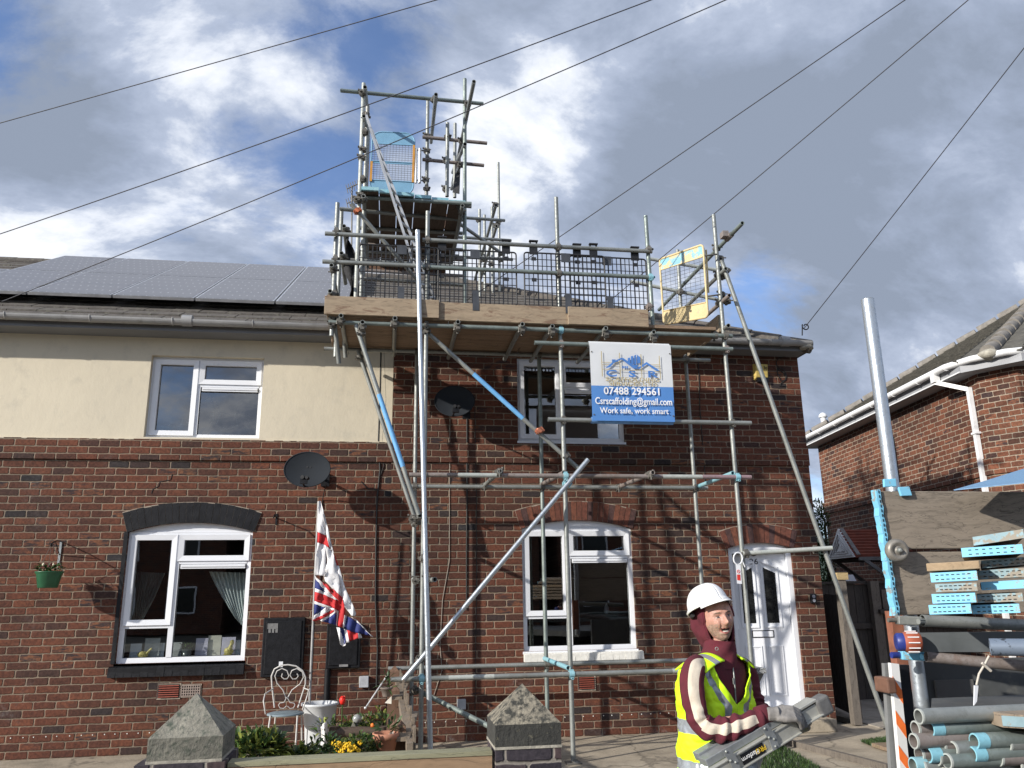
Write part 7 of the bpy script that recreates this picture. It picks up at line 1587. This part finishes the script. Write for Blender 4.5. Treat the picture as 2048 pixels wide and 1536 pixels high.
TRO = mat('dark_work_trousers', (.028, .03, .035), .9, 0, .3, 14, .003, 30); GLV = mat('grey_work_glove', (.20, .19, .18), .85, 0, .3, 26, .003, 60); BOOT = mat('worn_boot', (.06, .045, .035), .8, 0, .3, 14)
pel = Vector((*(at(1434, 1500, YM).xy), .84)); J = {}
def px(u, v, d=0.0): return at(u, v, YM+d)
neck = px(1441, 1303, .02); head = px(1437, 1243, .0); chest = px(1430, 1385, .02)
shR = px(1386, 1343, -.13); elR = px(1403, 1446, -.20); wrR = px(1528, 1433, -.24)
shL = px(1488, 1342, .16); elL = px(1513, 1418, .10); wrL = px(1560, 1440, -.10)
# --- body: one continuous skin under the clothes
chain = [('pel', pel, .11), ('spine', (pel+chest)/2, .10), ('chest', chest, .12), ('nb', px(1436, 1330, .04), .05), ('neck', neck, .052), ('hd', px(1438, 1268, .0), .055)]
vs, es, rs = [], [], []
def V(p, r): vs.append(Vector(p)); rs.append(r); return len(vs)-1
ids = {n: V(p, r) for n, p, r in chain}; nm = [n for n, _, _ in chain]; es += [(ids[a], ids[b]) for a, b in zip(nm, nm[1:])]
for sh, el, wr in ((shR, elR, wrR), (shL, elL, wrL)):
    a = V(sh+ZA*-.03, .04); b = V(el+ZA*-.01, .032); c = V(wr, .022); d = V(wr+(wr-el).normalized()*.06, .03); es += [(ids['nb'], a), (a, b), (b, c), (c, d)]
for s_ in (1, -1):
    hp_ = pel+brt*(.09*s_)+Vector((0, 0, -.06)); kn = Vector((hp_.x, hp_.y, .47))+bf*.03; ak = Vector((kn.x, kn.y, .09))-bf*.02; to = ak+bf*.13+Vector((0, 0, -.05))
    a, b, c, d = V(hp_, .085), V(kn, .055), V(ak, .038), V(to, .035); es += [(ids['pel'], a), (a, b), (b, c), (c, d)]; J[s_] = (hp_, kn, ak, to)
me = bpy.data.meshes.new('b'); me.from_pydata(vs, es, []); tmp = bpy.data.objects.new('tmp', me); col.objects.link(tmp)
sm_ = tmp.modifiers.new('s', 'SKIN'); sm_.use_smooth_shade = True
for i, r in enumerate(rs): me.skin_vertices[0].data[i].radius = (r, r); me.skin_vertices[0].data[i].use_root = (i == 0)
tmp.modifiers.new('d', 'SUBSURF').levels = 1; bpy.context.view_layer.update()
me2 = bpy.data.meshes.new_from_object(tmp.evaluated_get(bpy.context.evaluated_depsgraph_get())); bpy.data.objects.remove(tmp)
B_ = MB(); B_.add([v.co for v in me2.vertices], [list(p.vertices) for p in me2.polygons], 0, True)
# --- head: sculpted grid
hf = dirn(11); hu = (ZA*1.0-rh*.13+fh*.03+hf*(-.02)).normalized(); hr = hf.cross(hu).normalized(); hf = hu.cross(hr).normalized()   # hr = his right
hc = px(1433, 1236, .015)
def gs(x, s): return math.exp(-x*x/(2*s*s))
def face(dx, dy, dz):
    """unit direction -> head surface point in head coordinates (x his left, y forward, z up)"""
    x, y, z = dx*.080, dy*.100, dz*.126
    if z < 0: k = 1-.30*min(1, -z/.118)**1.5; x *= k; y *= 1-.06*(-z/.118)
    f = max(0, dy)
    if f > 0:
        y = .100*(abs(dy)**.80)*(1-.04*(-z/.118 if z < 0 else 0))
        y += f*(.030*gs(x, .0085)*gs(z+.028, .012)*1.0+.016*gs(x, .008)*gs(z+.006, .016))                  # nose
        y += f*(.007*(gs(x-.012, .006)+gs(x+.012, .006))*gs(z+.034, .006))                                  # nostril wings
        y += f*(.008*gs(abs(x)-.026, .016)*gs(z-.026, .008))                                                # brow ridge
        y -= f*(.0105*gs(abs(x)-.030, .012)*gs(z-.004, .0085))                                               # eye sockets
        y += f*(.006*gs(abs(x)-.030, .010)*gs(z-.003, .006))                                                # eyelids
        y += f*(.009*gs(abs(x)-.042, .014)*gs(z+.028, .014))                                                # cheek bones
        y -= f*(.007*gs(abs(x)-.047, .010)*gs(z+.062, .014))                                                # hollow cheek
        y -= f*(.0065*gs(abs(x)-.024-.25*max(0, -z-.045), .0035)*gs(z+.048, .017)); y -= f*.0012*(gs(z-.045, .0022)+gs(z-.055, .0022))*gs(x, .03); y += f*(.005*gs(abs(x)-.034, .010)*gs(z+.040, .009))                                                # smile folds
        y += f*(.007*gs(x, .022)*gs(z+.055, .006)+.008*gs(x, .018)*gs(z+.079, .006))                        # lips
        y -= f*(.012*gs(x, .022)*gs(z+.067, .007))                                                         # open mouth
        y += f*(.012*gs(x, .020)*gs(z+.104, .014)); y -= f*.004*gs(x, .02)*gs(z+.090, .005)                  # chin
    if z < -.09: z -= .004*f
    return x, y, z
nu_, nv_ = 132, 96
def hpnt(a, b):
    th = math.pi*b; ph = 2*math.pi*a-math.pi/2+math.pi
    x, y, z = face(math.sin(th)*math.cos(ph), math.sin(th)*math.sin(ph), math.cos(th)); return hc-hr*x+hf*y+hu*z
def hmat(a, b):
    th = math.pi*b; ph = 2*math.pi*a-math.pi/2+math.pi; dx, dy, dz = math.sin(th)*math.cos(ph), math.sin(th)*math.sin(ph), math.cos(th)
    if dy < .1: return 0
    x, y, z = face(dx, dy, dz); ax = abs(x)
    m = (x/.026)**2+((z+.0675-.012*(ax/.026)**2)/.0095)**2
    if m < 1: return 4 if (z > -.0735 and z < -.0655 and ax < .017) else 3
    if (x/.031)**2+((z+.0685-.010*(ax/.031)**2)/.0145)**2 < 1: return 2
    e = ((ax-.031)/.0140)**2+((z-.0030)/.0033)**2
    if e < 1: return 6 if abs(ax-.031+.002) < .0070 else 5
    if ((ax-.031)/.019)**2+((z-.0225-.003*(1-abs(ax-.031)/.02))/.0035)**2 < 1: return 7
    if ((ax-.031)/.0165)**2+((z-.0085)/.0022)**2 < 1: return 7  # under-brow shade put into the colour as a dark band over the eye
    jaw = (z < -.047-.9*max(0, .02-ax) or (ax > .040 and z < -.030)) and z > -.135
    if jaw and dy > .12 and noise.noise(Vector((x, z, 0))*160) > -.35: return 1
    return 0
B_.grid(hpnt, nu_, nv_, mfn=hmat)
for s_ in (1, -1): # ears
    B_.blob(hc-hr*(.074*s_)+hf*.0+hu*(-.005), (.012, .022, .032), n=10, rot=Matrix((-hr, hf, hu)).transposed())
B_.build('body', [SKIN, BEARD, LIP, MOUTH, TEETH, EYEW, IRIS, BROW_AND_SHADE], person)
# --- hood
def hoodp(a, b):
    """a round the face opening, b from the rim backwards"""
    an_ = 2*math.pi*a; ox, oz = math.cos(an_), math.sin(an_)
    rx = .080+.022*math.sin(b*math.pi*.60); rz = .124+.018*math.sin(b*math.pi*.6)
    cz = -.004-.012*b
    if oz < 0: rz += .030*(1-b)
    sh_ = 1.0 if b < .75 else max(.02, math.cos((b-.75)/.25*math.pi/2)); yb = .030-.162*b-(.02*(1-b) if oz < 0 else 0)
    w = .003*math.sin(an_*7+b*6)+.004*noise.noise(Vector((ox*3, oz*3, b*5)))
    return hc-hr*(ox*(rx+w)*sh_)+hu*(cz+oz*(rz+w)*sh_)+hf*yb
q = MB(); q.grid(hoodp, 64, 26); o = q.build('hood', [MAR, LIN], person); md = o.modifiers.new('t', 'SOLIDIFY'); md.thickness = .010; md.offset = 1
q = MB(); q.tube([hoodp(k/48, 0) for k in range(49)], .0065, 8); q.build('hood_rim', MAR, person)
# collar of the hood running to the shoulders, dark lined opening at the throat
def collar(a, b):
    an_ = 2*math.pi*a; top = hc+hu*(-.105)+hf*(-.018); bot = px(1437, 1335, .02); c_ = top.lerp(bot, b)
    rx, ry = .078+.055*b*b, .084+.02*b*b; p = brt*(math.cos(an_)*rx)+bf*(math.sin(an_)*ry); f = .006*math.sin(an_*5+b*9)
    return c_+p*(1+f*6)+ZA*(.012*math.sin(an_)*(1-b)*-1)
q = MB(); q.grid(collar, 56, 14); o = q.build('hood_collar', MAR, person)
q = MB(); e_ = px(1433.5, 1297.5, -.135); q.tube([e_+rh*.008*math.cos(RAD(45*k))+ZA*.008*math.sin(RAD(45*k)) for k in range(9)], .0022, 6); q.build('eyelet', GALV, person)
# --- torso and vest
RG = [(1310, 1438, .070, .065), (1318, 1435, .130, .088), (1328, 1432, .175, .106), (1346, 1430, .190, .120), (1385, 1430, .190, .130), (1430, 1431, .186, .132), (1475, 1434, .188, .136), (1520, 1437, .196, .140), (1570, 1439, .20, .143), (1600, 1440, .20, .14)]
def torso(th, v, off=0.0):
    for (a, b) in zip(RG, RG[1:]):
        if a[0] <= v <= b[0]: t = (v-a[0])/(b[0]-a[0]); t = t*t*(3-2*t)*.5+t*.5; break
    else: t, a, b = 1, RG[-2], RG[-1]
    u = a[1]+(b[1]-a[1])*t; ra = a[2]+(b[2]-a[2])*t+off; rb = a[3]+(b[3]-a[3])*t+off; c_ = px(u, v, .03)
    ex = .82; cx_, sy = math.cos(th), math.sin(th); x = math.copysign(abs(cx_)**ex, cx_)*ra; y = math.copysign(abs(sy)**ex, sy)*rb
    return c_+brt*x+bf*y
q = MB(); q.grid(lambda a, b: torso(2*math.pi*a, 1312+b*286), 64, 40); q.build('hooded_top', MAR, person)
q = MB(); a_ = [torso(RAD(90), v, .004) for v in (1322, 1345, 1370, 1400)]; q.tube(a_, .004, 6); q.build('zip', GALV, person); q = MB(); p = torso(RAD(88), 1352, .01); q.bar(p, p+ZA*-.03, .008, .004, bf); q.build('zip_pull', GALV, person)
def vest(a, b):
    # a: around from one front edge to the other; b from shoulder to hem
    v = 1320+b*272; gap = RAD(46*max(0, 1-(v-1316)/88.0)**.9) if v < 1404 else 0.0
    th = RAD(90)+gap+(2*math.pi-2*gap)*a; off = .016+.004*math.sin(th*3+v*.03)+.012*max(0, (v-1450)/140)*(1+.6*math.sin(th*5+1))
    wr = .016*noise.noise(Vector((math.cos(th)*3.2, math.sin(th)*3.2, v*.034)))+.008*abs(noise.noise(Vector((math.cos(th)*6, math.sin(th)*6, v*.07))))+.006*math.sin(v*.07+th*4)*(1 if v > 1400 else .3)
    return torso(th, v, off+wr)
def vmat(a, b):
    v = 1320+b*272; gap = RAD(46*max(0, 1-(v-1316)/88.0)**.9) if v < 1404 else 0.0; th = math.degrees(RAD(90)+gap+(2*math.pi-2*gap)*a) % 360; tilt = .0
    if 1434 < v < 1458 or 1510 < v < 1535: return 1
    if v < 1434:
        gd = math.degrees(gap); d1 = abs(((th-(90+gd+17))+180) % 360-180); d2 = abs(((th-(90-gd-17))+180) % 360-180)
        if d1 < 6.5 or d2 < 6.5 or abs(th-238) < 8 or abs(th-302) < 8: return 1
    return 0
q = MB(); q.grid(vest, 168, 110, mfn=vmat); o = q.build('high_visibility_vest', [HIV, REF], person); md = o.modifiers.new('t', 'SOLIDIFY'); md.thickness = .006; md.offset = 1
# shoulder yoke of the vest
for s_ in (1, -1):
    q = MB()
    def yoke(a, b, s_=s_):
        th = RAD(90)+s_*RAD(18+ (62-10*abs(b-.5))*a)*(1 if s_ < 0 else -1)*-1
        x = .070+(.15 if s_ > 0 else .095)*a; yv = -.105+.21*b; arch = .032*math.cos((b-.5)*math.pi); c_ = px(1436, 1321, .02); return c_+brt*(x*s_)+bf*yv+ZA*(arch-.050*(a**1.6)+.012)
    def ymat(a, b): return 1 if .22 < a < .48 else 0
    q.grid(yoke, 12, 14, mfn=ymat); o = q.build('vest_shoulder', [HIV, REF], person); md = o.modifiers.new('t', 'SOLIDIFY'); md.thickness = .008
# --- sleeves
def sleeve(pts, rad, stripe, name, n=40, m=90, amp=1.0):
    P = [Vector(p) for p in pts]; L_ = [0]
    for a, b in zip(P, P[1:]): L_.append(L_[-1]+(b-a).length)
    def pos(t):
        d = t*L_[-1]
        for i in range(len(P)-1):
            if d <= L_[i+1]+1e-9: f = (d-L_[i])/(L_[i+1]-L_[i]); break
        g = lambda k: P[max(0, min(len(P)-1, k))]
        p0, p1, p2, p3 = g(i-1), g(i), g(i+1), g(i+2); return .5*((2*p1)+(p2-p0)*f+(2*p0-5*p1+4*p2-p3)*f*f+(3*p1-p0-3*p2+p3)*f**3), rad[i]+(rad[i+1]-rad[i])*f
    def fn(a, b):
        c_, r = pos(b); c2, _ = pos(min(1, b+.01)); c1, _ = pos(max(0, b-.01)); d = (c2-c1).normalized(); tc_ = (CAM-c_).normalized(); x = (tc_-d*tc_.dot(d)).normalized(); y = d.cross(x); an_ = 2*math.pi*a
        fold = max(0, min(1, (b-.30)*4)); w = amp*fold*(.0065*math.sin(b*62+2.2*math.sin(an_+b*8))+.004*math.sin(b*97+an_*2))+.006*noise.noise(Vector((math.cos(an_)*1.5, math.sin(an_)*1.5, b*9)))
        if b > .93: w = .003*math.sin(an_*20)*.4
        return c_+(x*math.cos(an_)+y*math.sin(an_))*(r+w)
    def mf(a, b):
        an_ = (a*360+180) % 360-180; ce = stripe[0]+(stripe[1]-stripe[0])*b
        return 1 if (abs(an_-ce) < stripe[2] and b < .88) else 0
    q = MB(); q.grid(fn, n, m, mfn=mf); return q.build(name, [MAR, CRE], person)
sleeve([px(1398, 1330, -.04), shR, px(1385, 1390, -.17), elR, px(1440, 1459, -.24), px(1480, 1451, -.25), wrR, px(1538, 1431, -.245)], [.052, .060, .058, .057, .055, .050, .043, .042], (-14, 4, 27), 'sleeve')
sleeve([px(1470, 1330, .08), shL, px(1500, 1378, .15), elL, px(1534, 1436, .0), wrL], [.05, .062, .058, .054, .048, .042], (52, 60, 22), 'sleeve')
q = MB(); q.lathe(wrR+(wrR-elR).normalized()*-.035, [(.0465, 0), (.048, .02), (.0475, .06), (.041, .064)], 28, ax=(px(1538, 1431, -.245)-px(1478, 1450, -.23))); q.build('cuff', MAR, person)
# --- trousers, boots
for s_ in (1, -1):
    hp_, kn, ak, to = J[s_]; q = MB(); q.tube([pel+brt*.05*s_+ZA*.04, hp_+ZA*-.02, hp_.lerp(kn, .5), kn, kn.lerp(ak, .5), ak+ZA*.02], [.11, .11, .095, .078, .072, .075], 24); q.build('trouser_leg', TRO, person)
    q = MB(); q.tube([ak+ZA*.06, ak+ZA*.0, ak+bf*.02+ZA*-.04], [.055, .055, .05], 16); q.blob(ak+bf*.07+ZA*-.045, (.05, .05, .045)); q.blob(to+ZA*-.0+bf*.02, (.052, .052, .038)); q.bar(ak-bf*.06+ZA*(-.09+.012), to+bf*.07+ZA*(-.04+.012), .095, .022); q.build('boot', BOOT, person)
# --- gloved hands
def hand(name, wrist, palm_dir, back_dir, curl, mirror=1, tgt=None):
    """palm + five separate fingers, remeshed into one glove"""
    d = Vector(palm_dir).normalized(); bk = Vector(back_dir); bk = (bk-d*bk.dot(d)).normalized(); sd = d.cross(bk)*mirror; q = MB(); w = Vector(wrist)
    q.tube([w-d*.035, w, w+d*.02], [.034, .033, .036], 14)
    for k, o_ in enumerate((-.030, -.010, .010, .030)): q.tube([w+d*.01+sd*o_*.7, w+d*.05+sd*o_, w+d*.095+sd*o_], [.019, .0195, .0155], 10)
    for k, (o_, L0) in enumerate(zip((-.033, -.011, .011, .032), (.036, .041, .040, .031))):
        p = w+d*.092+sd*o_; dd = d.copy(); pts = [p-d*.015, p]; 
        for j, l_ in enumerate((L0, L0*.75, L0*.62)):
            an_ = RAD(curl[j]+4*k); dd = (dd*math.cos(an_)-bk*math.sin(an_)).normalized(); bk2 = bk; p = p+dd*l_; pts.append(p)
        q.tube(pts, [.0135, .0135, .0125, .0115, .0095], 10); q.blob(pts[-1], .0095, n=8)
    p = w+d*.03+sd*-.034-bk*.006; pts = [p, p+(d*.5-sd*.6-bk*.35).normalized()*.038, p+(d*.5-sd*.6-bk*.35).normalized()*.038+(d*.75-sd*.15-bk*.6).normalized()*.034]; q.tube(pts, [.017, .014, .011], 10); q.blob(pts[-1], .011, n=8)
    o = q.build(name, GLV, person); md = o.modifiers.new('r', 'REMESH'); md.mode = 'VOXEL'; md.voxel_size = .0042; md.use_smooth_shade = True; s2 = o.modifiers.new('sm', 'SMOOTH'); s2.iterations = 3; s2.factor = .5; return o
hand('glove', px(1549, 1428, -.275), rh*1.0+ZA*.02-fh*.12, ZA*.75-fh*.65, (34, 46, 40), 1)
hand('glove', px(1566, 1452, -.08), rh*.8+ZA*.15-fh*.3, -ZA*.3+fh*.9, (30, 45, 35), -1)
# --- helmet
hfw = (dirn(22)*math.cos(RAD(20))+ZA*math.sin(RAD(20))).normalized(); hrt = hfw.cross(ZA).normalized(); hrt = (hrt+ZA*-.10).normalized(); hup = hrt.cross(hfw).normalized(); hcn = px(1417, 1214, .02); HEL = mat('white_helmet', (.80, .80, .80), .28, 0, .03, 14)
def hel(a, b):
    an_ = 2*math.pi*a; el_ = b*math.pi/2; c_, s_ = math.cos(el_), math.sin(el_); x, y = math.sin(an_), math.cos(an_)
    rx, ry, rz = .103, .122, .120; k = c_**.80; r = 1+.018*gs(x, .16)*s_*(1-b*.2)+.008*gs(abs(x)-.45, .10)*s_
    fl = .012*max(0, 1-b*14)
    return hcn+hrt*(x*(rx*k*r+fl))+hfw*(y*(ry*k*r+fl))+hup*(rz*(s_**.95)*r-.016*(1-b)*0)
q = MB(); q.grid(hel, 80, 32); o = q.build('helmet', HEL, person); md = o.modifiers.new('t', 'SOLIDIFY'); md.thickness = .004
q = MB()
def peak(a, b):
    an_ = RAD(-62+124*a); x, y = math.sin(an_), math.cos(an_); e = .036*math.cos(RAD(-62+124*a)*1.3)*b; return hcn+hrt*(x*(.108+e*.3))+hfw*(y*(.127+e))+hup*(-.002-.018*b*b)
q.grid(peak, 30, 6); o = q.build('helmet_peak', HEL, person); md = o.modifiers.new('t', 'SOLIDIFY'); md.thickness = .004
q = MB(); q.tube([hcn+hrt*(math.sin(RAD(10*k))*.108)+hfw*(math.cos(RAD(10*k))*.127)-hup*.004 for k in range(37)], .005, 6); q.build('helmet_rim', HEL, person)
q = MB(); q.tube([hcn+hrt*(math.sin(RAD(t))*.092)+hfw*(math.cos(RAD(t))*.110)-hup*.020 for t in range(110, 255, 12)], .012, 6); q.build('helmet_harness', mat('dark_harness', (.03, .03, .03), .7), person)
# ================================================================ FOLDING PLATFORM IN HIS HANDS
pf = thing('folding_platform', px(1500, 1500, -.28), 'folded aluminium work platform held by the worker', 'work platform')
PAL = mat('dull_aluminium', (.47, .47, .43), .45, .5, .12, 12); PAG = mat('grey_steel_plate', (.30, .32, .33), .45, .5, .15, 14); RUB = mat('grey_rubber_foot', (.12, .12, .12), .8, 0, .2, 30)
A0, A1 = px(1425, 1556, -.34), px(1597, 1452, -.28); ax_ = (A1-A0).normalized(); dn_ = (-ZA-ax_*(-ZA).dot(ax_)).normalized(); fr_ = ax_.cross(dn_); fr_ = fr_ if fr_.dot(-fh) > 0 else -fr_
def PB3(t, d, f=0): return A0.lerp(A1, t)+dn_*d+fr_*f
def pbox(mb, t0, t1, d0, d1, f0, f1): mb.hexa([PB3(t0, d1, f0), PB3(t1, d1, f0), PB3(t1, d1, f1), PB3(t0, d1, f1)], [PB3(t0, d0, f0), PB3(t1, d0, f0), PB3(t1, d0, f1), PB3(t0, d0, f1)])
q = MB(); pbox(q, -.02, 1, -.032, .030, -.02, .0); pbox(q, -.02, 1, -.038, -.030, -.03, .006); pbox(q, -.02, 1, .028, .036, -.03, .008); bevel(q.build('front_beam', PAL, pf), .002)
q = MB(); pbox(q, .04, .86, -.085, -.045, -.16, -.10); pbox(q, .02, .92, -.075, -.040, -.10, -.022); bevel(q.build('deck_frame', PAG, pf), .003)
q = MB(); pbox(q, .99, 1.32, -.040, .014, -.07, -.02); pbox(q, .99, 1.30, -.062, -.05, -.09, -.01); pbox(q, .99, 1.3, .012, .020, -.08, .0); bevel(q.build('folding_leg', PAL, pf), .002)
q = MB(); pbox(q, .985, 1.10, -.050, .028, -.05, .002); bevel(q.build('hinge_block', mat('dark_hinge', (.13, .13, .13), .5, .3), pf), .006)
q = MB(); c_ = PB3(1.36, -.014, -.045); pbox(q, 1.28, 1.43, -.058, .034, -.075, -.0); bevel(q.build('rubber_foot', RUB, pf), .014, 3)
for t0 in (.155, .60):
    q = MB(); q.prism([PB3(t0+.02, -.088, .010), PB3(t0+.10, -.088, .010), PB3(t0+.13, -.02, .010), PB3(t0+.115, .032, .010), PB3(t0+.045, .032, .010), PB3(t0+.05, -.02, .010)], fr_*.004); q.build('hinge_plate', PAG, pf)
    for (a, d) in [(.055, -.075), (.06, -.03), (.10, -.012), (.085, .02)]: q = MB(); p = PB3(t0+a, d, .014); q.lathe(p, [(.007, 0), (.006, .004), (.002, .006)], 10, ax=fr_); q.build('rivet', GALV, pf)
q = MB(); pbox(q, .33, .585, -.024, .024, .001, .003); q.build('sticker', BLACKP, pf)
MS = lambda t: plane_matrix(PB3(t, 0, .0036), -ax_, dn_)
text('sticker_lettering', 'PRO', mat('sticker_yellow', (.75, .50, .02), .5), .034, MS(.545), pf, .0004, .95); text('sticker_lettering', 'Platform', mat('sticker_white', (.8, .8, .8), .5), .032, MS(.425), pf, .0004, .92)
